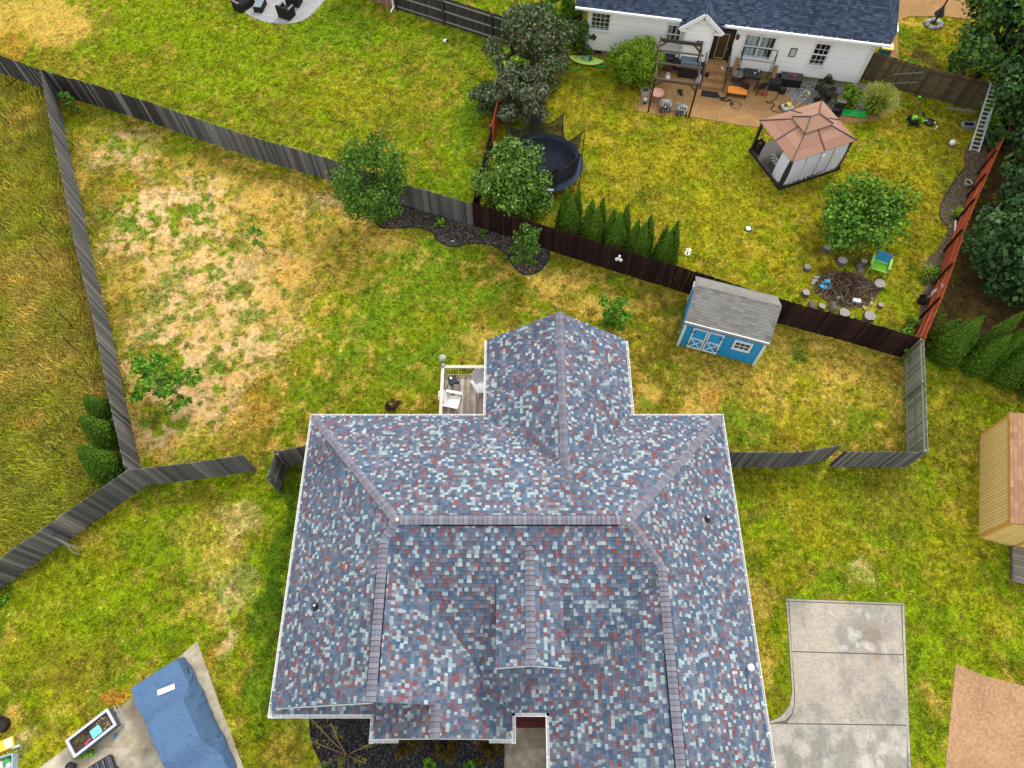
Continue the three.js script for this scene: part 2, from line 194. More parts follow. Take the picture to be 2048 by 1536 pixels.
{
  const N = 2048;
  const map = tex(N, (u, v) => groundAt(GX0 + u * GW, GZ0 + GD - v * GD)[0]);
  const g = new THREE.PlaneGeometry(GW * 7, GD * 7, 1, 1); g.rotateX(-Math.PI / 2); g.translate(GX0 + GW / 2, 0, GZ0 + GD / 2);
  const uv = g.attributes.uv, p = g.attributes.position;
  for (let i = 0; i < p.count; i++) uv.setXY(i, (p.getX(i) - GX0) / GW, (GZ0 + GD - p.getZ(i)) / GD);
  struct('ground', g, new THREE.MeshPhysicalMaterial({ map, roughness: 1, specularIntensity: 0 }), 'lawns and bare soil of the yards');
}
// hard surfaces and beds, as outlines in metres
const OUT = {
  gravelPatio: curvy([[-18.88, -44.23], [-17.94, -42.22], [-17.18, -41.53], [-16.35, -40.66], [-15.32, -40.1], [-14.36, -39.91], [-13.45, -40], [-12.73, -40.47], [-12.3, -41.24], [-11.85, -42.22], [-11.45, -44.23]], true, 4),
  patio: [[7.57, -34.16], [7.08, -32.37], [8.13, -32.09], [9.97, -31.94], [11.21, -31.66], [12.84, -31.23], [14.49, -30.96], [16.15, -30.8], [17.91, -31.19], [19.08, -31.42], [20.38, -31.54], [21.33, -31.97], [21.98, -32.65], [22.33, -33.26], [22.37, -33.87], [22.16, -34.08], [21.81, -33.34], [21.22, -32.69], [20.25, -32.21], [19.25, -32.17], [17.89, -32.53], [16.28, -33.1], [15.89, -33.67], [15.47, -34.08], [14.04, -35.34], [11.19, -36.2], [8.84, -36.55]],
  rockBed: [[15.51, -34.16], [15.89, -33.67], [16.28, -33.1], [17.89, -32.53], [19.25, -32.17], [20.25, -32.21], [21.22, -32.69], [21.81, -33.34], [22.16, -34.08], [20.5, -34.58], [15.82, -35.43]],
  carPad: [[-12.16, -3.7], [-11.57, -2.65], [-10.87, -1.44], [-9.62, 0.62], [-8.79, 2.22], [-17.16, 2.22], [-16.94, 0.62], [-16.07, -0.11], [-14.57, -1.35], [-13.19, -2.65]],
  drive: [[10.86, -5.3], [15.52, -5.12], [14.85, -1.95], [14.32, 0.62], [13.75, 3.39], [6.42, 3.39], [7.19, 0.69], [7.67, -0.87], [9.42, -0.88], [9.91, -1.07], [10.29, -1.41], [10.48, -1.87], [10.67, -3.55]],
  tanDrive: [[16.91, -2.87], [17.91, -2.44], [19.27, -2.09], [23.61, -1.1], [21.65, 3.67], [14.53, 3.67], [15.54, 0.62], [16.27, -1.27]],
  farDrive: [[24.46, -46.32], [22, -35.34], [23.03, -36.29], [23.72, -39.35], [24.03, -40.1], [24.41, -40.47], [24.82, -40.62], [25.74, -40.57], [26.7, -40.66], [28.77, -40.28], [32.19, -41.24], [33.87, -46.32]],
  mulchBed: curvy([[-7.07, -24.41], [-6.82, -23.95], [-6.04, -23.89], [-5.01, -23.95], [-4.22, -23.72], [-3.67, -22.98], [-3.03, -22.7], [-2.14, -22.89], [-0.99, -22.76], [-0.35, -22.25], [0.1, -21.42], [0.65, -20.96], [1.4, -21.2], [1.87, -22.03], [1.92, -22.35], [1.42, -22.73], [-0.62, -23.59], [-1.97, -24.12], [-3.23, -24.58], [-4.56, -25.11], [-5.91, -25.69], [-6.98, -25.79]], true, 4),
  frontBed: curvy([[-7.46, -1.27], [-7.39, -0.6], [-7.22, -0.11], [-6.81, 0.53], [-6.42, 1.62], [-0.42, 1.92], [-0.29, 0.69], [-0.3, -0.93], [-2.31, -1.61], [-6.06, -1.7]], true, 3),
  walk: [[-0.29, -0.74], [1.4, -0.74], [1.3, 3.39], [-0.27, 3.39]],
  sideBed: curvy([[24.98, -29.36], [24.42, -27.9], [23.39, -26.66], [22.48, -25.28], [22.3, -24.45], [22.53, -24.05], [21.42, -22.35], [20.58, -21.57], [20.46, -20.66], [19.75, -18.89], [18.82, -16.93], [19.73, -18.32], [20.92, -20.33], [22, -22.35], [23.19, -24.28], [25.15, -27.18], [27.26, -30.5], [26.14, -30.5]], true, 3),
};
const BLOCK = Object.values(OUT).concat([[[-7.7, -11.6], [8.1, -11.6], [8.1, 3], [-7.7, 3]], [[-3.1, -15.2], [4.6, -15.2], [4.6, -11], [-3.1, -11]], [[7.76, -16.93], [11.24, -15.83], [12.78, -17.76], [9.02, -19.18]], [[4.42, -37.21], [20.02, -34.25], [24.45, -44.23], [4.8, -45.26]], [[14.25, -26.59], [17.6, -27.97], [16.68, -30.69], [13.19, -29.25]]]);
const boxes = BLOCK.map((p) => [Math.min(...p.map((q) => q[0])), Math.max(...p.map((q) => q[0])), Math.min(...p.map((q) => q[1])), Math.max(...p.map((q) => q[1]))]);
const blocked = (x, z) => BLOCK.some((p, i) => x > boxes[i][0] && x < boxes[i][1] && z > boxes[i][2] && z < boxes[i][3] && inPoly(p, x, z));

function aggregate(cols, n, f, dark) { return tex(512, (u, v) => { const h = hash(Math.floor(u * n) + 3, Math.floor(v * n)), c = cols[Math.floor(h * cols.length)], k = 0.75 + 0.3 * tn(u, v, 64, 5) + 0.2 * (tn(u, v, 6, f) - 0.5) + dark * (tn(u, v, 128, 9) - 0.5); return [c[0] * k, c[1] * k, c[2] * k]; }); }
const aggTan = aggregate([[0.35, 0.19, 0.07], [0.40, 0.23, 0.095], [0.295, 0.155, 0.055], [0.45, 0.29, 0.145], [0.24, 0.125, 0.043]], 170, 2, 0.4);
aggTan.repeat.set(0.35, 0.35);
const gravelTex = aggregate([[0.36, 0.36, 0.37], [0.25, 0.25, 0.26], [0.46, 0.46, 0.47], [0.3, 0.29, 0.29]], 200, 4, 0.5); gravelTex.repeat.set(0.4, 0.4);
const gritBump = grit.clone(); gritBump.repeat.set(3, 3); gritBump.needsUpdate = true;
const tanMat = new THREE.MeshPhysicalMaterial({ map: aggTan, specularIntensity: 0.2, roughness: 0.95, bumpMap: gritBump, bumpScale: 0.004 });
struct('patio', slab(OUT.patio, -0.1, 0.03), tanMat, 'tan exposed aggregate patio behind the white house');
const aggFine = aggregate([[0.37, 0.215, 0.11], [0.4, 0.235, 0.125], [0.35, 0.2, 0.1], [0.43, 0.265, 0.15]], 256, 7, 0.2); aggFine.repeat.set(0.2, 0.2);
struct('neighbour_driveway', slab(OUT.tanDrive, -0.1, 0.03), new THREE.MeshPhysicalMaterial({ map: aggFine, specularIntensity: 0.2, roughness: 0.95 }), 'brown gravel textured driveway slab at the right edge');
struct('far_driveway', slab(OUT.farDrive, -0.1, 0.03), tanMat, 'tan driveway beside the white house');
struct('gravel_patio', slab(OUT.gravelPatio, -0.05, 0.025), new THREE.MeshStandardMaterial({ map: gravelTex, roughness: 1, bumpMap: gritBump, bumpScale: 0.008 }), 'rounded grey gravel patio');
struct('rock_bed', slab(OUT.rockBed, -0.05, 0.02), new THREE.MeshStandardMaterial({ map: aggregate([[0.16, 0.15, 0.13], [0.24, 0.22, 0.2], [0.1, 0.09, 0.08], [0.3, 0.28, 0.25]], 120, 6, 0.5), roughness: 1 }), 'bed of grey stones along the white house');
{ // concrete: stains, bleached drips and hairline cracks, in metres over the slab
  const x0 = 8.5, z0 = -5.6, w = 8, d = 9.5;
  const spots = [[12.49, -4.76], [13.96, -4.63], [13.67, -4.82], [13.19, -3.83], [13.33, -3.55], [12.83, -3.46], [13.62, -3.55], [13.15, -4.07], [13.79, -3.46], [12.66, -3.41], [13.42, -3.96], [14.31, -3.37]].map((p, i) => [...p, 0.12 + 0.1 * hash(i, 5)]);
  const crack = [[[12.38, -3.19], [12.56, -2.21], [12.8, -1.44], [12.88, -0.93]], [[13.08, -0.77], [12.98, -0.11], [13.07, 0.62]], [[11.59, -0.69], [11.53, 0.05], [11.65, 0.77]], [[10.17, -0.77], [10.26, 0.05], [10.36, 0.53]]];
  const segd = (x, z, a, b) => { const dx = b[0] - a[0], dz = b[1] - a[1], t = clamp(((x - a[0]) * dx + (z - a[1]) * dz) / (dx * dx + dz * dz)); return Math.hypot(x - a[0] - t * dx, z - a[1] - t * dz); };
  const map = tex(1024, (u, v) => {
    const x = x0 + u * w, z = z0 + (1 - v) * d; let c = mix3([0.375, 0.325, 0.26], [0.465, 0.425, 0.365], smooth(-1.2, -0.2, z + (fbm(x, z * 3, 2) - 0.5) * 0.1));
    const n1 = fbm(x * 0.8 + 3, z * 0.35, 4), n2 = fbm(x * 2.3, z * 2.3, 4), n3 = fbm(x * 14, z * 14, 2);
    c = mix3(c, [0.27, 0.25, 0.21], smooth(0.44, 0.68, n1) * 0.8 * (0.4 + 0.9 * smooth(0.35, 0.65, n2)));
    c = mix3(c, [0.2, 0.15, 0.1], smooth(1.2, 0.2, Math.hypot((x - 13.9) / 0.75, (z + 3.75) / 0.9) + (n2 - 0.5) * 1.6) * 0.65);
    c = mix3(c, [0.19, 0.185, 0.17], smooth(0.56, 0.8, fbm(x * 1.1 + 9, z * 0.8 + 4, 4)) * 0.6);
    for (const s of spots) c = mix3(c, [0.5, 0.485, 0.45], smooth(1.15, 0.5, Math.hypot(x - s[0], z - s[1]) / s[2] + (n2 - 0.5) * 0.6) * 0.45);
    for (const ln of crack) for (let i = 0; i + 1 < ln.length; i++) if (segd(x + (n2 - 0.5) * 0.25, z, ln[i], ln[i + 1]) < 0.014) c = mix3(c, [0.18, 0.155, 0.12], 0.6);
    const k = 0.8 + 0.4 * n3; return [c[0] * k, c[1] * k, c[2] * k];
  });
  const mat = new THREE.MeshPhysicalMaterial({ map, specularIntensity: 0.2, roughness: 0.95, bumpMap: gritBump, bumpScale: 0.003 });
  const fixuv = (g) => { const p = g.attributes.position, uv = g.attributes.uv; for (let i = 0; i < p.count; i++) uv.setXY(i, (p.getX(i) - x0) / w, 1 - (p.getZ(i) - z0) / d); return g; };
  const o = new THREE.Group(); o.name = 'driveway'; o.userData = { kind: 'structure', label: 'grey stained concrete driveway beside the shingled house' }; scene.add(o);
  // panels cast between grooves, with a tooled border
  part(o, 'joint_base', fixuv(slab(OUT.drive, -0.1, 0.022)), M(0.12, 0.11, 0.09));
  const P = (pts) => part(o, 'concrete_panel', fixuv(slab(pts, 0.0, 0.035)), mat);
  P([[10.97, -5.16], [15.35, -5.01], [14.98, -3.21], [10.74, -3.33]]); P([[10.73, -3.29], [14.97, -3.17], [14.5, -0.78], [10.11, -0.83], [10.36, -1.1], [10.51, -1.44], [10.61, -1.87]]);
  P([[9.5, -0.8], [14.49, -0.74], [14.16, 0.69], [13.63, 3.33], [6.49, 3.33], [7.21, 0.77], [7.58, -0.77]]);
  P([[10.87, -5.28], [15.49, -5.1], [15.48, -5.05], [10.94, -5.2]]); P([[10.85, -5.22], [10.92, -5.16], [10.57, -1.87], [10.48, -1.44], [10.35, -1.15], [10.07, -0.92], [9.54, -0.83], [9.43, -0.86], [9.93, -1.05], [10.3, -1.39], [10.5, -1.87], [10.69, -3.55]]);
  P([[15.4, -5.01], [15.49, -5.05], [14.83, -1.95], [14.3, 0.62], [13.75, 3.33], [13.66, 3.33], [14.21, 0.69], [14.72, -1.87]]);
}
{ // pad under the covered car
  const map = tex(512, (u, v) => { const n = fbm(u * 9, v * 9, 4), n2 = fbm(u * 40, v * 40, 3); let c = mix3([0.33, 0.27, 0.18], [0.45, 0.39, 0.29], smooth(0.35, 0.65, n)); c = mix3(c, [0.2, 0.17, 0.1], smooth(0.5, 0.75, fbm(u * 5 + 3, v * 5, 4)) * 0.6); const k = 0.75 + 0.5 * n2; return [c[0] * k, c[1] * k, c[2] * k]; });
  map.repeat.set(0.15, 0.15);
  struct('parking_pad', slab(OUT.carPad, -0.1, 0.035), new THREE.MeshStandardMaterial({ map, roughness: 0.95, bumpMap: gritBump, bumpScale: 0.004 }), 'old stained concrete pad under the covered car');
  const wm = map.clone(); wm.repeat.set(0.2, 0.2); wm.needsUpdate = true;
  struct('front_walk', slab(OUT.walk, -0.1, 0.05), new THREE.MeshStandardMaterial({ map: wm, color: lin(0.85, 0.88, 0.9), roughness: 0.95 }), 'concrete front walk between the two wings');
}
// mulch beds: dark soil with loose chips, and a plastic edging
function chips(name, label, poly, n, cols, sz, y, seed) {
  const r = rng(seed), x0 = Math.min(...poly.map((p) => p[0])), x1 = Math.max(...poly.map((p) => p[0])), z0 = Math.min(...poly.map((p) => p[1])), z1 = Math.max(...poly.map((p) => p[1]));
  const g = merge([box(1, 0.22, 0.42)]), m = new THREE.InstancedMesh(g, new THREE.MeshStandardMaterial({ roughness: 0.9 }), n), q = new THREE.Object3D(); let k = 0;
  for (let t = 0; t < n * 8 && k < n; t++) { const x = rr(x0, x1, r), z = rr(z0, z1, r); if (!inPoly(poly, x, z)) continue; q.position.set(x, y + r() * 0.02, z); q.rotation.set(rr(-0.5, 0.5, r), r() * 6.3, rr(-0.4, 0.4, r)); const s = sz * rr(0.4, 1.3, r); q.scale.set(s, s, s); q.updateMatrix(); m.setMatrixAt(k, q.matrix); const c = pick(cols, r), f = rr(0.7, 1.3, r); m.setColorAt(k, lin(c[0] * f, c[1] * f, c[2] * f)); k++; }
  m.count = k; m.name = name; m.castShadow = m.receiveShadow = true; scene.add(m); tag(m, label, null, null, 'stuff'); return m;
}
const mulchMat = M(0.022, 0.02, 0.02, { roughness: 1 });
struct('mulch_bed', slab(OUT.mulchBed, -0.05, 0.03), mulchMat, 'curved bed of black mulch along the fence');
struct('front_bed', slab(OUT.frontBed, -0.05, 0.03), mulchMat, 'black mulch bed in front of the shingled house');
struct('side_bed', slab(OUT.sideBed, -0.05, 0.015), M(0.11, 0.09, 0.06, { roughness: 1 }), 'narrow soil bed along the red fence');
const blk = [[0.018, 0.016, 0.017], [0.03, 0.028, 0.03], [0.05, 0.045, 0.05], [0.012, 0.011, 0.012], [0.09, 0.08, 0.08]];
chips('mulch', 'loose black mulch chips in the curved bed', OUT.mulchBed, 9000, blk.concat([[0.2, 0.13, 0.06]]), 0.085, 0.035, 31);
chips('front_mulch', 'loose black mulch chips in front of the house', OUT.frontBed, 12000, blk, 0.075, 0.035, 32);
chips('stones', 'grey stones strewn in the bed by the white house', OUT.rockBed, 5000, [[0.25, 0.24, 0.22], [0.4, 0.38, 0.35], [0.14, 0.13, 0.12]], 0.09, 0.03, 33);
chips('leaf_litter', 'dry leaves lying along the red fence bed', OUT.sideBed, 3500, [[0.2, 0.14, 0.07], [0.12, 0.09, 0.05], [0.06, 0.05, 0.03]], 0.08, 0.02, 34);
const edging = (pts) => { const c = pts.map(([x, z]) => [x, 0.05, z]); return merge([tube(c, 0.028, c.length * 3, 5)]); };
solo('bed_edging', 'black plastic edging curving round the mulch bed by the fence', 'edging', edging([[-7.07, -24.41], [-6.82, -23.95], [-6.04, -23.89], [-5.01, -23.95], [-4.22, -23.72], [-3.67, -22.98], [-3.03, -22.7], [-2.14, -22.89], [-0.99, -22.76], [-0.35, -22.25], [0.1, -21.42], [0.65, -20.96], [1.4, -21.2], [1.87, -22.03]]), M(0.02, 0.02, 0.02));
solo('bed_edging', 'black plastic edging of the front bed left of the porch', 'edging', edging([[-7.45, -1.19], [-7.39, -0.6], [-7.22, -0.11], [-6.81, 0.53], [-6.44, 1.46]]), M(0.02, 0.02, 0.02));
solo('bed_edging', 'dark edging round the small bed beside the red fence', 'edging', edging([[24.42, -27.9], [23.39, -26.66], [22.48, -25.28], [22.3, -24.45], [22.53, -24.05]]), M(0.05, 0.05, 0.05));

// grass: short tufts everywhere there is lawn, tall straw in the meadow
function tuftGeo(n, w, h, seed) { const r = rng(seed), p = []; for (let i = 0; i < n; i++) { const a = r() * 6.3, x = rr(-0.5, 0.5, r), z = rr(-0.5, 0.5, r), l = rr(0.3, 1.1, r), dx = Math.cos(a), dz = Math.sin(a), hh = h * rr(0.6, 1.2, r); p.push(x - dz * w, 0, z + dx * w, x + dz * w, 0, z - dx * w, x + dx * l * h, hh, z + dz * l * h); } return merge([tri(p)]); }
function grass(name, label, test, n, geo, size, seed, colour) {
  const r = rng(seed), m = new THREE.InstancedMesh(geo, new THREE.MeshPhysicalMaterial({ roughness: 1, specularIntensity: 0.05, side: THREE.DoubleSide }), n), q = new THREE.Object3D(); let k = 0;
  for (let t = 0; t < n * 6 && k < n; t++) {
    const z = 1.3 - 46 * Math.pow(r(), 0.93), half = 22.5 - z * 0.45, x = rr(-half, half, r);
    const ga = groundAt(x, z); if (!test(ga, x, z, r) || blocked(x, z)) continue;
    const s = size(ga, r); q.position.set(x, -0.01, z); q.rotation.set(0, r() * 6.3, 0); q.scale.set(s[0], s[1], s[0]); q.updateMatrix(); m.setMatrixAt(k, q.matrix);
    const c = colour(ga, r); m.setColorAt(k, lin(c[0], c[1], c[2])); k++;
  }
  m.count = k; m.name = name; m.castShadow = m.receiveShadow = true; scene.add(m); tag(m, label, null, null, 'stuff');
}
const GRASS_N = 260000;
console.log('grass');
const shadeOf = (ga, r) => { const k = Math.pow(2, rr(-1.5, 1.15, r)), y = rr(0, 0.12, r); return [clamp(ga[0][0] * k * (1 + y)), clamp(ga[0][1] * k), clamp(ga[0][2] * k)]; };
const lawnGeo = tuftGeo(7, 0.07, 0.34, 5);
grass('lawn_grass', 'short patchy lawn grass of all the yards', (ga, x, z, r) => ga[2] !== 'meadow' && r() > ga[1] * 0.93, GRASS_N, lawnGeo, (ga, r) => { const s = rr(0.1, 0.3, r) * (ga[2] === 'wood' ? 0.6 : 1); return [s, s * rr(0.6, 1.2, r)]; }, 41, shadeOf);
grass('meadow_grass', 'tall dry meadow grass left of the long fence', (ga) => ga[2] === 'meadow', GRASS_N / 10, tuftGeo(14, 0.045, 0.5, 6), (ga, r) => { const s = rr(0.25, 0.65, r); return [s, s * rr(0.5, 1.2, r)]; }, 42, (ga, r) => { const c = shadeOf(ga, r); return mix3(c.map((v) => v * 1.25), r() < 0.35 ? [0.47, 0.38, 0.1] : [0.19, 0.21, 0.02], rr(0.1, 0.6, r)); });

// coarse weed clumps standing in the bare soil, and pale fallen leaves and clover heads strewn over the lawns
grass('weed_clumps', 'dark green weed clumps dotted over the bare back yard', (ga, x, z, r) => ga[2] === 'yard' && x < 4 && r() < (fbm(x * 0.55 + 9, z * 0.55 + 2, 3) - 0.38) * 2.2 * (0.25 + ga[1]), 4200, tuftGeo(26, 0.06, 0.3, 8), (ga, r) => { const s = rr(0.18, 0.5, r) * rr(0.6, 1, r); return [s, s * rr(0.5, 1, r)]; }, 43, (ga, r) => { const k = rr(0.6, 1.3, r), c = pick([C.emerald, C.deep, C.olive, C.lush], r); return [c[0] * k, c[1] * k, c[2] * k]; });
{ const p = []; for (let i = 0; i < 5; i++) { const a = i / 5 * 6.283, b = (i + 1) / 5 * 6.283; p.push(0, 0.2, 0, Math.cos(b) * 0.5, 0.05, Math.sin(b) * 0.5, Math.cos(a) * 0.5, 0.05, Math.sin(a) * 0.5); }
  grass('fallen_leaves', 'tiny pale leaves and clover heads scattered on the lawns', (ga, x, z, r) => ga[2] !== 'meadow' && r() < (ga[2] === 'north' ? 1 : 0.4), 2600, merge([tri(p)]), (ga, r) => { const s = rr(0.035, 0.085, r); return [s, s * 2.5]; }, 44, (ga, r) => { const k = rr(0.7, 1.1, r), c = pick([[0.6, 0.55, 0.4], [0.62, 0.6, 0.55], [0.5, 0.36, 0.16], [0.35, 0.22, 0.1]], r); return [c[0] * k, c[1] * k, c[2] * k]; }); }

// ---------- the shingled house ----------
console.log('house');
// A roof plane: o = a point on its eave line, along = unit vector along the eave, up = unit vector up the slope. Shingle tabs are laid in courses and clipped to convex outlines.
function plane3(o, eaveDir, slopePlan, pitch) { // slopePlan = horizontal unit vector pointing up the slope
  const a = V(eaveDir), s = V(slopePlan), k = Math.hypot(1, pitch), up = new THREE.Vector3(s.x / k, pitch / k, s.z / k), n = new THREE.Vector3().crossVectors(a, up); const flip = n.y < 0; if (flip) n.negate();
  const O = V(o); return { O, a, up, n, flip, uv: (x, z) => { const dx = x - O.x, dz = z - O.z; return [dx * a.x + dz * a.z, (dx * s.x + dz * s.z) * k]; }, at: (u, v, h = 0) => new THREE.Vector3().copy(O).addScaledVector(a, u).addScaledVector(up, v).addScaledVector(n, h) };
}
function clipConvex(poly, clip) { // Sutherland-Hodgman, clip is counter-clockwise
  let out = poly;
  for (let i = 0; i < clip.length && out.length; i++) {
    const A = clip[i], B = clip[(i + 1) % clip.length], inp = out; out = [];
    const side = (p) => (B[0] - A[0]) * (p[1] - A[1]) - (B[1] - A[1]) * (p[0] - A[0]);
    for (let j = 0; j < inp.length; j++) { const p = inp[j], q = inp[(j + 1) % inp.length], sp = side(p), sq = side(q); if (sp >= 0) out.push(p); if ((sp >= 0) !== (sq >= 0)) { const t = sp / (sp - sq); out.push([p[0] + (q[0] - p[0]) * t, p[1] + (q[1] - p[1]) * t]); } }
  }
  return out;
}
const ccw = (p) => { let s = 0; for (let i = 0; i < p.length; i++) { const a = p[i], b = p[(i + 1) % p.length]; s += a[0] * b[1] - a[1] * b[0]; } return s < 0 ? p.slice().reverse() : p; };
const area = (p) => { let s = 0; for (let i = 0; i < p.length; i++) { const a = p[i], b = p[(i + 1) % p.length]; s += a[0] * b[1] - a[1] * b[0]; } return Math.abs(s) / 2; };
// lays the tabs of one plane; returns whole tabs (for single meshes) and clipped pieces (for the joined rest)
function layTabs(pl, outlines, exp, widths, palette, seed, thick = 0.024) {
  const polys = outlines.map((o) => ccw(o.map(([x, z]) => pl.uv(x, z)))), all = polys.flat();
  const u0 = Math.min(...all.map((p) => p[0])), u1 = Math.max(...all.map((p) => p[0])), v1 = Math.max(...all.map((p) => p[1])), v0 = Math.min(...all.map((p) => p[1]));
  const r = rng(seed), whole = [], bits = [];
  for (let row = Math.floor(v0 / exp); row * exp < v1; row++) for (let u = u0 - r() * 0.3, n = 0; u < u1; n++) {
    const w = widths(r), ci = palette(r), v = row * exp - r() * 0.02, gap = 0.004, lift = thick * rr(0.7, 1.2, r), rect = [[u + gap, v - 0.01], [u + w, v - 0.01], [u + w, v + exp + 0.012], [u + gap, v + exp + 0.012]];
    polys.forEach((pg) => { const c = clipConvex(rect, pg); if (c.length < 3 || area(c) < 0.0006) return; const full = area(c) > area(rect) * 0.999; (full ? whole : bits).push({ pl, u: u + gap, v: v - 0.01, w: w - gap, h: exp + 0.022, c, ci, lift, v0: v - 0.01, f: rr(0.85, 1.15, r) * (0.86 + 0.28 * fbm(u * 0.5 + seed, v * 0.22, 3)) }); });
    u += w;
  }
  return { whole, bits };
}
function joinTabs(list, colours) { // one joined mesh with a colour per tab
  const P = [], N = [], Cc = [], UV = [], q = new THREE.Vector3();
  const put = (pl, u, v, h, n, c) => { q.copy(pl.at(u, v, h)); P.push(q.x, q.y, q.z); N.push(n.x, n.y, n.z); Cc.push(...c); UV.push(u * 2, v * 2); };
  for (const t of list) {
    const { pl, c, lift, v0, h } = t, col = colours[t.ci].map((k) => k * t.f), hh = (p) => lift * (1 - 0.92 * (p[1] - v0) / h), dn = pl.up.clone().negate();
    for (let i = 1; i + 1 < c.length; i++) for (const p of pl.flip ? [c[0], c[i + 1], c[i]] : [c[0], c[i], c[i + 1]]) put(pl, p[0], p[1], hh(p) + 0.004, pl.n, col);
    for (let i = 0; i < c.length; i++) { const p = c[i], s = c[(i + 1) % c.length]; if (p[1] - v0 > h * 0.95 && s[1] - v0 > h * 0.95) continue; const bottom = Math.abs(p[1] - s[1]) < 1e-4, nn = bottom ? dn : pl.a.clone().multiplyScalar(s[1] > p[1] ? 1 : -1); for (const [w, k] of pl.flip ? [[p, 0], [s, 1], [s, 0], [p, 0], [p, 1], [s, 1]] : [[p, 0], [s, 0], [s, 1], [p, 0], [s, 1], [p, 1]]) put(pl, w[0], w[1] - (k || !bottom ? 0 : 0.007), k ? hh(w) + 0.004 : 0, nn, [0.04, 0.04, 0.045]); }  // edge faces near-black: cut asphalt, also painting in the course shadow lines
  }
  const g = new THREE.BufferGeometry(); g.setAttribute('position', new THREE.Float32BufferAttribute(P, 3)); g.setAttribute('normal', new THREE.Float32BufferAttribute(N, 3)); g.setAttribute('color', new THREE.Float32BufferAttribute(Cc, 3)); g.setAttribute('uv', new THREE.Float32BufferAttribute(UV, 2)); return g;
}
const tabGeos = {};
function tabGeo(w, h) { const wq = Math.round(w * 50) / 50, key = wq + ',' + h; if (!tabGeos[key]) { const g = box(1, 1, 1), p = g.attributes.position; for (let i = 0; i < p.count; i++) { const x = p.getX(i) + 0.5, y = p.getY(i) + 0.5, z = p.getZ(i) + 0.5; p.setXYZ(i, x, y, z * (1 - 0.85 * y)); } g.computeVertexNormals(); const nn = g.attributes.normal, cc = []; for (let i = 0; i < nn.count; i++) { const k = nn.getZ(i) > 0.5 ? 1 : 0.3; cc.push(k, k, k); } g.setAttribute('color', new THREE.Float32BufferAttribute(cc, 3)); tabGeos[key] = merge([g]); } return tabGeos[key]; }  // side faces darkened: asphalt edge plus painted shadow line
function tabMesh(parent, t, mat, name = 'shingle') { // one tab as a mesh of its own
  const m = part(parent, name, tabGeo(t.w, t.h), mat), X = t.pl.a.clone().multiplyScalar(t.w), Y = t.pl.up.clone().multiplyScalar(t.h), Zz = t.pl.n.clone().multiplyScalar(t.lift);
  if (new THREE.Vector3().crossVectors(X, Y).dot(Zz) < 0) { X.negate(); m.matrix.makeBasis(X, Y, Zz).setPosition(t.pl.at(t.u + t.w, t.v, 0.004)); } else m.matrix.makeBasis(X, Y, Zz).setPosition(t.pl.at(t.u, t.v, 0.004));
  m.matrix.decompose(m.position, m.quaternion, m.scale); return m;
}
// the sheathing under a plane: a prism hanging below the outline
function deckUnder(pl, outline, t = 0.14) {
  const pts = outline.map(([x, z]) => { const [u, v] = pl.uv(x, z); return pl.at(u, v, 0); }), P = [], n = pts.length;
  const dn = (p) => new THREE.Vector3(p.x, p.y - t, p.z), f = (...v) => v.forEach((p) => P.push(p.x, p.y, p.z));
  for (let i = 1; i + 1 < n; i++) { f(pts[0], pts[i], pts[i + 1]); f(dn(pts[0]), dn(pts[i + 1]), dn(pts[i])); }
  for (let i = 0; i < n; i++) { const a = pts[i], b = pts[(i + 1) % n]; f(a, dn(a), dn(b)); f(a, dn(b), b); }
  return tri(P);
}
const he = 2.9, XL = -8.02, XR = 8.42, ZB = -11.907, RZ = -6.526, pB = 0.706, pL = 0.881, pR = 0.8146;
const WLx = -4.12, WLz = -6.01, WRx = 4.86, WRz = -5.25, F1 = -1.2, F2 = -0.28, ZF = 3.4;
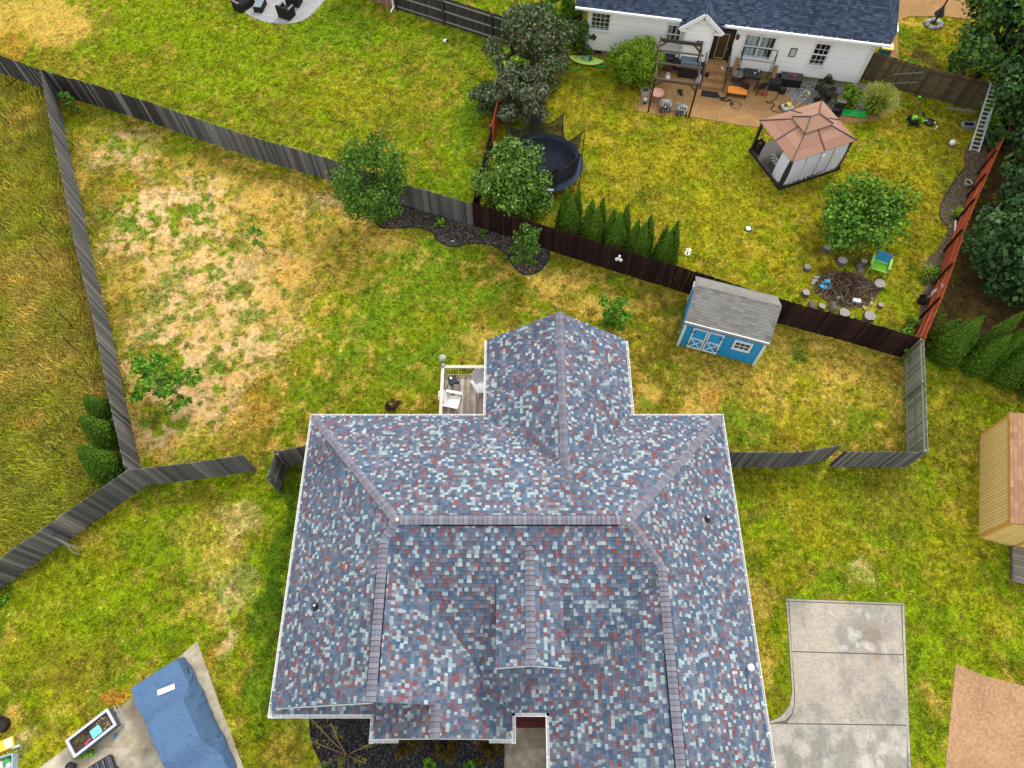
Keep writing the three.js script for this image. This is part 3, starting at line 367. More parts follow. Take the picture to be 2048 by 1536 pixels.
const planes = {
  left: [plane3([XL, he, ZB], [0, 0, 1], [1, 0, 0], pL), [[[XL, ZB], [XL, WLz], [WLx, WLz], [-3.707, RZ]], [[XL, WLz], [XL, F1], [WLx, F1], [WLx, WLz]]]],
  right: [plane3([XR, he, ZB], [0, 0, 1], [-1, 0, 0], pR), [[[XR, ZB], [XR, WRz], [WRx, WRz], [3.755, RZ]], [[XR, WRz], [XR, ZF], [WRx, ZF], [WRx, WRz]]]],
  back: [plane3([XL, he, ZB], [1, 0, 0], [0, 0, 1], pB), [[[XL, ZB], [XR, ZB], [3.755, RZ], [-3.707, RZ]]]],
  front: [plane3([-4, 2.849, -1.07], [1, 0, 0], [0, 0, -1], pB), [[[-3.707, RZ], [3.755, RZ], [WRx, WRz], [1.25, -1.07], [0, -1.07], [WLx, WLz]]]],
  leftInner: [plane3([0, 2.849, -6], [0, 0, 1], [-1, 0, 0], 0.846), [[[WLx, WLz], [WLx, F1], [-0.1, F1]], [[-2.36, F1], [-2.36, F2], [0, F2], [0, -1.07], [-0.1, F1]]]],
  smallGable: [plane3([-4.58, 2.9, -2], [0, 0, 1], [1, 0, 0], 0.878), [[[-4.58, -1.6], [-4.58, F2], [-2.36, F2], [-2.36, -1.6]]]],
  rightInner: [plane3([1.25, 2.849, -6], [0, 0, 1], [1, 0, 0], 0.8174), [[[WRx, WRz], [1.25, -1.07], [1.25, ZF], [WRx, ZF]]]],
  wingLeft: [plane3([-1.04, he, -15.5], [0, 0, 1], [1, 0, 0], 0.734), [[[-1.04, -15.5], [1.89, -15.5], [1.89, -8.8], [-1.04, -11.95]]]],
  wingRight: [plane3([4.82, he, -15.5], [0, 0, 1], [-1, 0, 0], 0.734), [[[4.82, -15.5], [1.89, -15.5], [1.89, -8.8], [4.82, -11.95]]]],
  dormerLeft: [plane3([-0.49, 5.4, -5], [0, 0, 1], [1, 0, 0], 0.755), [[[-0.49, -2.23], [0.57, -2.23], [0.57, -5.85], [-0.49, -4.74]]]],
  dormerRight: [plane3([1.63, 5.4, -5], [0, 0, 1], [-1, 0, 0], 0.755), [[[1.63, -2.23], [0.57, -2.23], [0.57, -5.85], [1.63, -4.74]]]],
  pent: [plane3([-8.02, 2.86, -1.02], [1, 0, 0], [0, 0, -1], 0.45), [[[-8.02, -1.02], [-4.6, -1.02], [-4.6, -1.7], [-8.02, -1.7]]]],
};
const shCol = [[0.085, 0.125, 0.185], [0.12, 0.168, 0.235], [0.31, 0.375, 0.39], [0.2, 0.09, 0.095], [0.175, 0.165, 0.205], [0.245, 0.245, 0.28], [0.23, 0.112, 0.12], [0.37, 0.45, 0.46], [0.135, 0.145, 0.185]];
const shPick = (r) => { const k = r(); return k < 0.21 ? 0 : k < 0.41 ? 1 : k < 0.51 ? 2 : k < 0.59 ? 3 : k < 0.73 ? 4 : k < 0.79 ? 5 : k < 0.85 ? 6 : k < 0.925 ? 7 : 8; };
const granule = tex(256, (u, v) => { const k = 0.72 + 0.28 * hash(Math.floor(u * 256), Math.floor(v * 256)) + 0.18 * (tn(u, v, 24, 8) - 0.5); return [k, k, k]; });
const shMats = shCol.map((c) => new THREE.MeshPhysicalMaterial({ specularIntensity: 0.25, color: lin(...c), vertexColors: true, map: granule, roughness: 0.95 }));
const house = thing('shingled_house', 'large house with blue, red and grey shingled roof of several gables', 'house');
const deckMat = M(0.13, 0.13, 0.15, { roughness: 1 });
{
  let whole = [], bits = [], seed = 100;
  const wid = (r) => rr(0.075, 0.17, r);
  for (const k in planes) {
    const [pl, outs] = planes[k], t = layTabs(pl, outs, 0.143, wid, shPick, seed++);
    whole = whole.concat(t.whole); bits = bits.concat(t.bits);
  }
  const roof = part(house, 'roof', Object.values(planes).map(([pl, outs]) => merge(outs.map((o) => deckUnder(pl, o)))), deckMat);
  // the 300 tabs that show largest are meshes of their own; the rest are joined
  const eye = new THREE.Vector3(0, 29, 0), q = new THREE.Vector3();
  for (const t of whole) { const p = t.pl.at(t.u + t.w / 2, t.v + t.h / 2); q.copy(eye).sub(p); const d = q.length(); t.size = t.w * t.h * Math.max(0, q.dot(t.pl.n)) / d ** 3; if (p.z > 0.3 || (t.pl === planes.leftInner[0] && p.x > -1 && p.z < -1.3) ) t.size = 0; }
  // a tab lying under another plane is not in view
  const tops = Object.values(planes).slice(0, 11).map(([pl, outs]) => ({ pl, outs }));
  const covered = (t) => { const p = t.pl.at(t.u + t.w / 2, t.v + t.h / 2); return tops.some(({ pl, outs }) => pl !== t.pl && outs.some((o) => inPoly(o, p.x, p.z)) && pl.at(...pl.uv(p.x, p.z)).y > p.y + 0.05); };
  whole.sort((a, b) => b.size - a.size); const single = []; const rest = [];
  for (const t of whole) if (single.length < 300 && !covered(t)) single.push(t); else rest.push(t);
  for (const t of single) tabMesh(roof, t, shMats[t.ci]);
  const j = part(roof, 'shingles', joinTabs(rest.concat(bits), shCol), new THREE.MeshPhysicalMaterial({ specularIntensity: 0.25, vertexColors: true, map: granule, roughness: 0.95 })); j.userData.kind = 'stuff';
  // ridge and hip caps
  const capMat = [[0.215, 0.207, 0.245], [0.25, 0.24, 0.28], [0.185, 0.18, 0.215]].map((c) => new THREE.MeshPhysicalMaterial({ specularIntensity: 0.25, color: lin(...c), map: granule, roughness: 0.95 }));
  function capGeo(p1, p2, L, w) { // two leaves folded over the ridge with a rounded crown
    const t = 0.04, prof = [[-w, -w * p1], [-w * 0.3, -w * 0.3 * p1 + 0.004], [0, 0.012], [w * 0.3, -w * 0.3 * p2 + 0.004], [w, -w * p2]], P = [];
    const f = (...v) => v.forEach((p) => P.push(...p));
    for (let i = 0; i < 4; i++) { const [x0, y0] = prof[i], [x1, y1] = prof[i + 1]; const a = [x0, y0 + 0.05, 0], b = [x1, y1 + 0.05, 0], c = [x1, y1 + 0.01, -L], d = [x0, y0 + 0.01, -L]; f(a, b, c); f(a, c, d); f([x0, y0 + 0.05 - t, -0.006], [x1, y1 + 0.05 - t, -0.006], b); f([x0, y0 + 0.05 - t, -0.006], b, a); if (i === 0) { f([x0, y0 - 0.01, 0], a, d); f([x0, y0 - 0.01, 0], d, [x0, y0 - 0.02, -L]); } if (i === 3) { f(b, [x1, y1 - 0.01, 0], [x1, y1 - 0.02, -L]); f(b, [x1, y1 - 0.02, -L], c); } }
    return merge([tri(P)]);
  }
  function caps(a, b, p1, p2, w = 0.15, lift = 0.012, from = 0, to = 1) { // from a (low end) to b; each cap's butt end looks at a
    const A = V(a), B = V(b), d = B.clone().sub(A), L = d.length(), e = 0.157, n = Math.round(L / e), geo = capGeo(p1, p2, L / n + 0.03, w); d.normalize();
    const x = new THREE.Vector3().crossVectors(d.clone().negate(), new THREE.Vector3(0, 1, 0)).negate().normalize(), y = new THREE.Vector3().crossVectors(d.clone().negate(), x);
    for (let i = 0; i < n; i++) { const m = part(roof, 'ridge_cap', geo, capMat[(i * 7 + (i >> 2)) % 3]); m.matrix.makeBasis(x, y, d.clone().negate()).setPosition(A.clone().addScaledVector(d, i * L / n).add(new THREE.Vector3(0, lift, 0))); m.matrix.decompose(m.position, m.quaternion, m.scale); }
  }
  function vent(a, b, w, drop) { // the black edges of the ridge vent under the caps
    const d = Math.abs(a[0] - b[0]) > 0.1 ? [0, 1] : [1, 0]; for (const s of [-1, 1]) { const o = s * (w + 0.012), q = (p) => [p[0] + d[0] * o, p[1] - drop, p[2] + d[1] * o]; part(roof, 'ridge_vent', [beam(q(a), q(b), 0.026, 0.07)], M(0.008, 0.008, 0.009, { roughness: 0.9 })); }
  }
  const Hr = 6.7;
  caps([-3.6, Hr, RZ], [3.66, Hr, RZ], 0.35, 0.35, 0.15, 0.03); vent([-2.95, Hr, RZ], [3.4, Hr, RZ], 0.15, 0.05);
  const hp = (p) => p * 0.62;
  caps([XL + 0.05, he + 0.04, ZB + 0.06], [-3.707, Hr, RZ], hp(pL), hp(pB)); caps([XR - 0.05, he + 0.04, ZB + 0.06], [3.755, Hr, RZ], hp(pB), hp(pR));
  caps([WLx, 6.336, WLz], [-3.707, Hr, RZ], hp(pL), hp(pB)); caps([WRx, 5.8, WRz], [3.755, Hr, RZ], hp(pB), hp(pR));
  caps([WLx, 6.336, F1], [WLx, 6.336, WLz], 0.5, 0.5, 0.15, 0.03); vent([WLx, 6.336, -1.75], [WLx, 6.336, -4.95], 0.15, 0.07);
  caps([WRx, 5.8, 0.75], [WRx, 5.8, WRz], 0.5, 0.5, 0.15, 0.03); vent([WRx, 5.8, 1.2], [WRx, 5.8, -2.6], 0.15, 0.07);
  caps([1.89, 5.05, -15.5], [1.89, 5.05, -8.85], 0.6, 0.6); caps([0.57, 6.2, -2.23], [0.57, 6.2, -5.82], 0.6, 0.6); caps([-2.36, 4.85, F2], [-2.36, 4.85, -1.2], 0.7, 0.7);
  // metal at the hip tops
  for (const x of [-3.68, 3.73]) part(roof, 'ridge_flashing', [ball(0.07, x, 6.74, RZ, 1, 0.5, 1, 10)], M(0.55, 0.52, 0.5, { roughness: 0.6 }));
  const pipe = (x, z, pl, white) => { const p = pl.at(...pl.uv(x, z)), o = part(roof, 'vent_pipe', [cyl(0.05, 0.05, 0.4, p.x, p.y + 0.15, p.z), lathe([[0.16, 0], [0.1, 0.07], [0.055, 0.16]], 12).translate(p.x, p.y - 0.01, p.z)], M(0.012, 0.012, 0.014, { roughness: 0.5 })); part(o, 'pipe_opening', [cyl(0.042, 0.042, 0.02, p.x, p.y + 0.35, p.z)], M(0.5, 0.5, 0.5)); };
  pipe(-6.6, -4.25, planes.left[0]); pipe(6.95, -7.3, planes.right[0]);
  { const pl = planes.right[0], p = pl.at(...pl.uv(7.95, -2.4)), o = part(roof, 'flue', [cyl(0.07, 0.08, 0.35, p.x, p.y + 0.12, p.z), box(0.32, 0.02, 0.3, p.x - 0.03, p.y + 0.03, p.z, 0, 0, -0.68)], M(0.3, 0.36, 0.42, { roughness: 0.4, metalness: 0.5 })); part(o, 'flue_cap', [cyl(0.12, 0.12, 0.05, p.x, p.y + 0.36, p.z), ball(0.12, p.x, p.y + 0.38, p.z, 1, 0.4, 1)], M(0.75, 0.76, 0.76, { roughness: 0.35 })); }
}
{ // walls of dark red brick under the eaves, siding on the dormer
  const brickTex = tex(512, (u, v) => { const row = Math.floor(v * 26), uu = u * 8 + (row % 2) * 0.5, col = Math.floor(uu), m = (v * 26 - row < 0.14 || uu - col < 0.06), h = hash(col % 8, row); const k = 0.7 + 0.5 * h + 0.3 * (tn(u, v, 64, 3) - 0.5); return m ? [0.2, 0.18, 0.16] : [0.13 * k, 0.035 * k, 0.028 * k]; });
  brickTex.repeat.set(0.5, 0.5);
  const brick = new THREE.MeshStandardMaterial({ map: brickTex, roughness: 0.95 });
  part(house, 'wall', [box(15.7, 2.75, 9.9, 0.2, 1.375, -6.6), box(5.1, 2.74, 3.8, 1.87, 1.37, -13.35), box(3.75, 2.74, 1.1, -2.32, 1.37, -1.15), box(6.5, 2.74, 5.2, 4.8, 1.37, 0.9)], brick);
  // gable ends
  const gable = (x0, x1, xm, y0, ym, z, dz, mat, name) => { const s = new THREE.Shape([new THREE.Vector2(x0, y0), new THREE.Vector2(x1, y0), new THREE.Vector2(xm, ym)]), g = new THREE.ExtrudeGeometry(s, { depth: dz, bevelEnabled: false }).translate(0, 0, z); return part(house, name, [g], mat); };
  const white = M(0.62, 0.62, 0.6);
  gable(-7.6, 0, -4.12, 2.74, 6.1, -1.75, 0.15, white, 'gable_wall'); gable(-4.2, -0.4, -2.36, 2.74, 4.6, -0.68, 0.1, white, 'gable_wall'); gable(-0.7, 4.45, 1.89, 2.74, 4.75, -15.22, 0.12, white, 'gable_wall'); gable(1.7, 8, 4.86, 2.74, 5.5, 3.3, 0.1, white, 'gable_wall');
  part(house, 'dormer_wall', [box(1.75, 1.6, 2.4, 0.57, 4.65, -3.75)], M(0.12, 0.13, 0.15)); gable(-0.33, 1.47, 0.57, 5.4, 6.05, -2.58, 0.04, M(0.12, 0.13, 0.15), 'dormer_gable');
  for (const g of [beam([-0.5, 5.28, -2.21], [0.57, 6.08, -2.21], 0.03, 0.12), beam([1.64, 5.28, -2.21], [0.57, 6.08, -2.21], 0.03, 0.12), beam([-4.6, 2.77, F2 + 0.02], [-2.36, 4.71, F2 + 0.02], 0.03, 0.12), beam([0.02, 2.73, F2 + 0.02], [-2.36, 4.71, F2 + 0.02], 0.03, 0.12), beam([-1.04, 2.77, -15.52], [1.89, 4.93, -15.52], 0.03, 0.12), beam([4.82, 2.77, -15.52], [1.89, 4.93, -15.52], 0.03, 0.12), beam([-8.02, 2.77, F1 + 0.02], [WLx, 6.21, F1 + 0.02], 0.03, 0.12)]) part(house, 'fascia', g, white);
  // porch floor of brick between the wings
  const porch = part(house, 'porch_floor', [box(1.25, 0.3, 1.1, 0.63, 0.15, -1.22)], M(0.05, 0.03, 0.028)); let k = 0;
  for (let i = 0; i < 11; i++) for (let j = 0; j < 3; j++) part(porch, 'brick', box(0.104, 0.02, 0.19, 0.09 + i * 0.112, 0.305, -0.78 - j * 0.2), [M(0.13, 0.035, 0.03), M(0.1, 0.03, 0.028), M(0.16, 0.05, 0.04)][(k++ * 5 + j) % 3]);
  part(house, 'wall_box', [rbox(0.5, 0.35, 1.25, 0.02, 8.45, 2.1, -5.3)], M(0.72, 0.72, 0.7));
}
{ // white gutters with their hangers
  const white = M(0.78, 0.78, 0.76, { roughness: 0.45 });
  function gutter(a, b, side, y = 2.86) { // from a to b ([x, z]); side = outward unit vector
    const L = Math.hypot(b[0] - a[0], b[1] - a[1]), [sx, sz] = side, A = (o, h) => [a[0] + sx * o, h, a[1] + sz * o], B = (o, h) => [b[0] + sx * o, h, b[1] + sz * o];
    const g = part(house, 'gutter', [beam(A(0.115, y - 0.06), B(0.115, y - 0.06), 0.018, 0.12), beam(A(0.055, y - 0.115), B(0.055, y - 0.115), 0.12, 0.012), beam(A(-0.005, y - 0.08), B(-0.005, y - 0.08), 0.012, 0.16)], white);
    const n = Math.max(1, Math.round(L / 0.85)); for (let i = 0; i < n; i++) { const t = (i + 0.5) / n, x = a[0] + (b[0] - a[0]) * t, z = a[1] + (b[1] - a[1]) * t; part(g, 'hanger', beam([x - sx * 0.07, y + 0.025, z - sz * 0.07], [x + sx * 0.13, y + 0.01, z + sz * 0.13], 0.03, 0.012), white); }
  }
  gutter([XL, ZB - 0.1], [XL, -0.92], [-1, 0]); gutter([XR, ZB - 0.1], [XR, ZF], [1, 0]); gutter([XL - 0.12, ZB], [-1.1, ZB], [0, -1]); gutter([4.85, ZB], [XR + 0.12, ZB], [0, -1]);
  gutter([-1.04, -15.5], [-1.04, -11.95], [-1, 0]); gutter([4.82, -15.5], [4.82, -11.95], [1, 0]);
  gutter([XL - 0.12, -1.02], [-4.62, -1.02], [0, 1], 2.82); gutter([-4.58, -1.3], [-4.58, -0.14], [-1, 0]); gutter([-4.7, F2], [-3.75, F2], [0, 1], 2.82);
  gutter([0, -1.12], [0, -0.14], [1, 0], 2.81); gutter([-0.75, F2], [0.12, F2], [0, 1], 2.79); gutter([0, -1.07], [1.5, -1.07], [0, 1], 2.81); gutter([1.25, -1.1], [1.25, ZF], [-1, 0], 2.81);
  part(house, 'cornice_return', [box(0.95, 0.03, 0.32, -4.2, 2.9, -0.36, 0.25), box(0.8, 0.03, 0.32, -0.36, 2.87, -0.36, 0.25)], M(0.5, 0.52, 0.53));
}

// ---------- the white house and its roof ----------
console.log('white house');
const WH = { o: [4.42, -37.21], a: -0.18795 };
const wh = thing('white_house', 'white vinyl sided house with dark blue shingled roof and small front gable', 'house', WH.o, WH.a);
const whW = (x, z) => { const c = Math.cos(WH.a), s = Math.sin(WH.a); return [WH.o[0] + x * c + z * s, WH.o[1] - x * s + z * c]; }; // its own x, z to the world's
const vinyl = M(0.86, 0.855, 0.82, { roughness: 0.6, map: null }), vinyl2 = M(0.82, 0.815, 0.78, { roughness: 0.6, map: null }), trimW = M(0.8, 0.8, 0.78, { roughness: 0.45 });
{
  const L = 15.8, D = 8.5;
  const stone = tex(256, (u, v) => { const row = Math.floor(v * 8), c = Math.floor(u * 5 + (row % 2) * 0.5), k = 0.7 + 0.5 * hash(c % 5, row) + 0.3 * (tn(u, v, 32, 2) - 0.5); return [0.27 * k, 0.21 * k, 0.13 * k]; });
  part(wh, 'foundation', [box(L - 0.06, 0.36, D, L / 2, 0.18, -D / 2 - 0.02), box(1.5, 0.36, 0.6, 6.27, 0.18, 0.28)], new THREE.MeshStandardMaterial({ map: stone, roughness: 1 }));
  for (const x of [0.75, 11.6, 13.9]) part(wh, 'crawl_vent', [box(0.4, 0.18, 0.03, x, 0.2, -0.005)], M(0.02, 0.02, 0.02));
  // a hollow body: front wall with real openings, side and back walls, floor, ceiling and a partition
  const openings = [[0.15, 1.17, 1.7, 2.74], [4.52, 5.25, 1.44, 2.57], [8.9, 9.66, 1.17, 2.55], [9.76, 10.52, 1.17, 2.55], [12.74, 13.52, 1.18, 2.55]];
  const fs = new THREE.Shape([[0, 0.305], [L, 0.305], [L, 3.255], [0, 3.255]].map((p) => new THREE.Vector2(...p))); for (const [a, b, c, d] of openings) fs.holes.push(new THREE.Path([[a, c], [b, c], [b, d], [a, d]].map((p) => new THREE.Vector2(...p))));
  const wall = part(wh, 'wall', [new THREE.ExtrudeGeometry(fs, { depth: 0.13, bevelEnabled: false }).translate(0, 0, -0.16), box(0.15, 2.95, D - 0.2, 0.075, 1.78, -D / 2 - 0.13), box(0.15, 2.95, D - 0.2, L - 0.075, 1.78, -D / 2 - 0.13), box(L - 0.3, 2.95, 0.15, L / 2, 1.78, -D + 0.05), box(1.44, 2.9, 0.6, 6.27, 1.75, 0.28)], vinyl2);
  part(wh, 'inner_floor', [box(L - 0.3, 0.1, D - 0.3, L / 2, 0.42, -D / 2 - 0.06)], M(0.3, 0.22, 0.15)); part(wh, 'ceiling', [box(L - 0.3, 0.1, D - 0.3, L / 2, 3.2, -D / 2 - 0.06)], M(0.6, 0.6, 0.58)); part(wh, 'partition', [box(L - 0.3, 2.7, 0.1, L / 2, 1.82, -3.6)], M(0.45, 0.42, 0.38));
  // lapped siding, one board after another; each leans out a little at its foot
  const lap = 0.115, bg = {};
  const board = (w, x, y, z, ry = 0) => { const k = w.toFixed(2); if (!bg[k]) { const g = box(w, lap, 0.016), p = g.attributes.position; for (let i = 0; i < p.count; i++) if (p.getY(i) > 0) p.setZ(i, p.getZ(i) - 0.013); g.computeVertexNormals(); bg[k] = g; } const m = part(wall, 'siding_board', bg[k], (Math.round(y / lap) % 3) ? vinyl : vinyl2); m.position.set(x, y, z); m.rotation.y = ry; };
  for (let i = 0; i < 26; i++) {
    const y = 0.34 + lap * (i + 0.5); if (y > 3.26) break;
    for (const [A, B] of [[0, 5.54], [7.0, L]]) { let x = A; for (const [a, b, c, d] of openings) if (a > A && b < B && y > c - lap / 2 && y < d + lap / 2) { if (a - x > 0.05) board(a - x, (x + a) / 2, y, -0.012); x = b; } board(B - x, (x + B) / 2, y, -0.012); } if (y < 3.2) { board(1.44, 6.27, y, 0.6); board(0.58, 5.535, y, 0.28, -Math.PI / 2); board(0.58, 7.005, y, 0.28, Math.PI / 2); }
    board(D, -0.02, y, -D / 2 - 0.03, -Math.PI / 2);
  }
  for (let i = 0; i < 8; i++) { const y = 3.24 + lap * (i + 0.5), w = 1.6 * (1 - (y - 3.0) / 0.95); if (w > 0.1) board(w, 6.3, y, 0.6); }
  for (const [x, z] of [[0.0, 0], [L, 0], [5.53, 0.6], [7.01, 0.6]]) part(wh, 'corner_board', [box(0.12, z ? 2.75 : 2.9, 0.12, x, z ? 1.72 : 1.8, z - 0.05)], trimW);
  // windows: frame, panes, bars, curtain
  const glass = new THREE.MeshPhysicalMaterial({ color: lin(0.9, 0.95, 0.95), roughness: 0.03, transmission: 1, thickness: 0, ior: 1.5 });
  const cloth = M(0.5, 0.55, 0.56, { roughness: 1, side: THREE.DoubleSide });
  function win(x0, x1, y0, y1, cols, rows, sash, curtain) {
    const f = part(wh, 'window', [box(x1 - x0 + 0.16, 0.09, 0.09, (x0 + x1) / 2, y1 + 0.04, 0.03), box(x1 - x0 + 0.16, 0.09, 0.11, (x0 + x1) / 2, y0 - 0.04, 0.04), box(0.08, y1 - y0, 0.09, x0 - 0.04, (y0 + y1) / 2, 0.03), box(0.08, y1 - y0, 0.09, x1 + 0.04, (y0 + y1) / 2, 0.03)].concat(sash ? [box(x1 - x0, 0.06, 0.06, (x0 + x1) / 2, (y0 + y1) / 2, 0.03)] : []), trimW);
    part(f, 'pane', [box(x1 - x0, y1 - y0, 0.004, (x0 + x1) / 2, (y0 + y1) / 2, 0.045)], glass);
    for (let i = 1; i < cols; i++) part(f, 'glazing_bar', [box(0.022, y1 - y0, 0.01, x0 + (x1 - x0) * i / cols, (y0 + y1) / 2, 0.053)], trimW);
    for (let j = 1; j < rows; j++) if (!(sash && j * 2 === rows)) part(f, 'glazing_bar', [box(x1 - x0, 0.022, 0.01, (x0 + x1) / 2, y0 + (y1 - y0) * j / rows, 0.052)], trimW);
    if (curtain) for (const [a, b] of curtain) { const P = []; const n = 9; for (let i = 0; i < n; i++) { const u0 = a + (b - a) * i / n, u1 = a + (b - a) * (i + 1) / n, za = -0.2 + (i % 2) * 0.03, zb = -0.2 + ((i + 1) % 2) * 0.03; P.push(u0, y0, za, u1, y0, zb, u1, y1, zb, u0, y0, za, u1, y1, zb, u0, y1, za); } part(f, 'curtain', [tri(P)], cloth); }
    return f;
  }
  win(0.15, 1.17, 1.7, 2.74, 4, 4, false); win(4.52, 5.25, 1.44, 2.57, 3, 2, true, [[4.53, 4.75], [4.95, 5.1]]); win(8.9, 9.66, 1.17, 2.55, 3, 2, true, [[8.98, 9.6]]); win(9.76, 10.52, 1.17, 2.55, 3, 2, true, [[9.78, 10.2]]); win(12.74, 13.52, 1.18, 2.55, 3, 4, true);
  // door with oval-free long light, lamp, plaques
  const door = part(wh, 'door', [box(0.98, 2.02, 0.07, 7.7, 1.6, 0.03)], M(0.018, 0.014, 0.013, { roughness: 0.35 }));
  part(door, 'door_frame', [box(0.1, 2.1, 0.11, 7.17, 1.62, 0.03), box(0.1, 2.1, 0.11, 8.23, 1.62, 0.03), box(1.16, 0.1, 0.11, 7.7, 2.68, 0.03)], M(0.03, 0.024, 0.022)); part(door, 'door_glass', [box(0.52, 1.5, 0.02, 7.7, 1.66, 0.066)], M(0.055, 0.032, 0.014, { roughness: 0.15 }));
  part(door, 'glass_trim', [box(0.03, 1.54, 0.02, 7.43, 1.66, 0.075), box(0.03, 1.54, 0.02, 7.97, 1.66, 0.075), box(0.57, 0.04, 0.02, 7.7, 0.9, 0.075), box(0.57, 0.03, 0.02, 7.7, 2.44, 0.075)], M(0.45, 0.38, 0.3)); part(door, 'door_handle', [ball(0.04, 8.08, 1.55, 0.11, 1, 1, 1, 8)], M(0.4, 0.35, 0.25, { metalness: 0.8, roughness: 0.3 })); part(door, 'threshold', [box(1.1, 0.05, 0.2, 7.7, 0.56, 0.1)], M(0.6, 0.58, 0.55));
  const lampB = part(wh, 'wall_lamp', [box(0.12, 0.22, 0.04, 8.42, 2.35, 0.03), lathe([[0.02, 0.2], [0.1, 0.12], [0.09, -0.05], [0.04, -0.12]], 6).translate(8.42, 2.35, 0.14)], M(0.02, 0.02, 0.02, { roughness: 0.4 }));
  part(lampB, 'lamp_glass', [cyl(0.05, 0.04, 0.12, 8.42, 2.33, 0.15)], M(0.6, 0.55, 0.4, { roughness: 0.2 }));
  function plaque(x, y, z, w, h) { const p = part(wh, 'wall_plaque', [box(w, h, 0.03, x, y, z)], M(0.012, 0.012, 0.012)); const r = rng(91), m = tex(64, (u, v) => { const k = (u > 0.12 && u < 0.88 && v > 0.12 && v < 0.88 && hash(Math.floor(u * 12), Math.floor(v * 12)) > 0.55) ? 0.3 : 0.62; return [k, k, k]; }); part(p, 'plaque_face', [new THREE.PlaneGeometry(w - 0.1, h - 0.1).translate(x, y, z + 0.02)], new THREE.MeshStandardMaterial({ map: m, roughness: 0.8 })); }
  plaque(11.67, 1.78, 0.03, 0.36, 0.54); plaque(6.4, 2.05, 0.63, 0.36, 0.32);
  part(wh, 'gable_ornament', [box(0.16, 0.16, 0.04, 6.3, 3.62, 0.63, 0, 0, 0.785), ball(0.05, 6.3, 3.62, 0.66, 1, 1.4, 0.6, 8)], M(0.12, 0.08, 0.05));
  part(wh, 'downspout', [box(0.07, 2.9, 0.06, 0.12, 1.7, 0.05), box(0.07, 0.06, 0.4, 0.12, 3.15, 0.2)], trimW); part(wh, 'downspout', [box(0.07, 2.9, 0.06, L - 0.12, 1.7, 0.05), box(0.07, 0.06, 0.4, L - 0.12, 3.15, 0.2)], trimW);
  // roof: main slope, right end, gable
  const eh = 3.27, pm = 0.5, far = -5;
  const pls = { main: [plane3([0, eh, 0.42], [1, 0, 0], [0, 0, -1], pm), [[[-0.8, 0.42], [16.35, 0.42], [15.6, -2.7], [14.9, far], [-0.8, far]]]],
    end: [plane3([16.75, eh - 0.03, 0], [0, 0, -1], [-1, 0, 0], 1.45), [[[16.35, 0.42], [16.75, -0.7], [16.75, far], [14.9, far], [15.6, -2.7]]]],
    gl: [plane3([5.1, 2.98, 0], [0, 0, 1], [1, 0, 0], 0.82), [[[5.1, 0.85], [6.3, 0.85], [6.3, -1.6], [5.1, 0.3]]]], gr: [plane3([7.5, 2.98, 0], [0, 0, 1], [-1, 0, 0], 0.82), [[[7.5, 0.85], [6.3, 0.85], [6.3, -1.6], [7.5, 0.3]]]] };
  // the end slope must meet the main slope on the hip
  { const pl = pls.end[0], mp = pls.main[0], y1 = mp.at(...mp.uv(15.6, -2.7)).y, y2 = mp.at(...mp.uv(14.9, far)).y; const a = new THREE.Vector3(16.35, eh, 0.42), b = new THREE.Vector3(14.9, y2, far), c = new THREE.Vector3(16.75, eh - 0.05, -0.7), n = new THREE.Vector3().crossVectors(b.clone().sub(a), c.clone().sub(a)).normalize(); if (n.y < 0) n.negate(); const s = new THREE.Vector3(-n.x, 0, -n.z).normalize(), pit = Math.hypot(n.x, n.z) / n.y, e = new THREE.Vector3(-s.z, 0, s.x); pls.end[0] = plane3([c.x, c.y, c.z], [e.x, 0, e.z], [s.x, 0, s.z], pit); pls.end[1] = [[[16.35, 0.42], [16.75, -0.7], [16.75, far], [14.9, far]]]; pls.main[1] = [[[-0.8, 0.42], [16.35, 0.42], [14.9, far], [-0.8, far]]]; }
  const cols = [[0.035, 0.052, 0.085], [0.045, 0.065, 0.105], [0.028, 0.04, 0.068], [0.06, 0.08, 0.115]];
  const roof = part(wh, 'roof', Object.values(pls).map(([pl, outs]) => merge(outs.map((o) => deckUnder(pl, o, 0.1)))), M(0.03, 0.04, 0.06));
  let all = []; Object.values(pls).forEach(([pl, outs], i) => { const t = layTabs(pl, outs, 0.143, (r) => rr(0.16, 0.34, r), (r) => Math.floor(r() * 4), 300 + i, 0.016); all = all.concat(t.whole, t.bits); });
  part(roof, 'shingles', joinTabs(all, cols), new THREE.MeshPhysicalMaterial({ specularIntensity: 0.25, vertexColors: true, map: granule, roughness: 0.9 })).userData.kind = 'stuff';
  part(roof, 'roof_vent', [cyl(0.05, 0.05, 0.4, 14.35, 4.75, -2.1)], M(0.02, 0.03, 0.05)); part(roof, 'roof_vent', [cyl(0.09, 0.09, 0.06, 14.35, 4.98, -2.1)], M(0.8, 0.8, 0.8), 'white vent cap');
  part(wh, 'fascia', [box(5.95, 0.16, 0.03, 2.17, eh - 0.1, 0.42)], trimW); part(wh, 'fascia', [box(8.85, 0.16, 0.03, 11.9, eh - 0.1, 0.42)], trimW);
  part(wh, 'soffit', [box(17.1, 0.02, 0.44, 7.8, eh - 0.17, 0.2)], trimW);
  part(wh, 'gutter', [box(5.9, 0.11, 0.12, 2.15, eh - 0.06, 0.5)], trimW); part(wh, 'gutter', [box(8.8, 0.11, 0.12, 11.93, eh - 0.06, 0.5)], trimW); part(wh, 'gutter', [box(0.12, 0.11, 4.5, 16.78, eh - 0.06, -3)], trimW);
  for (let i = 0; i < 11; i++) part(wh, 'gutter_hanger', [box(0.03, 0.02, 0.16, 7.9 + i * 0.8, eh + 0.02, 0.48)], trimW);
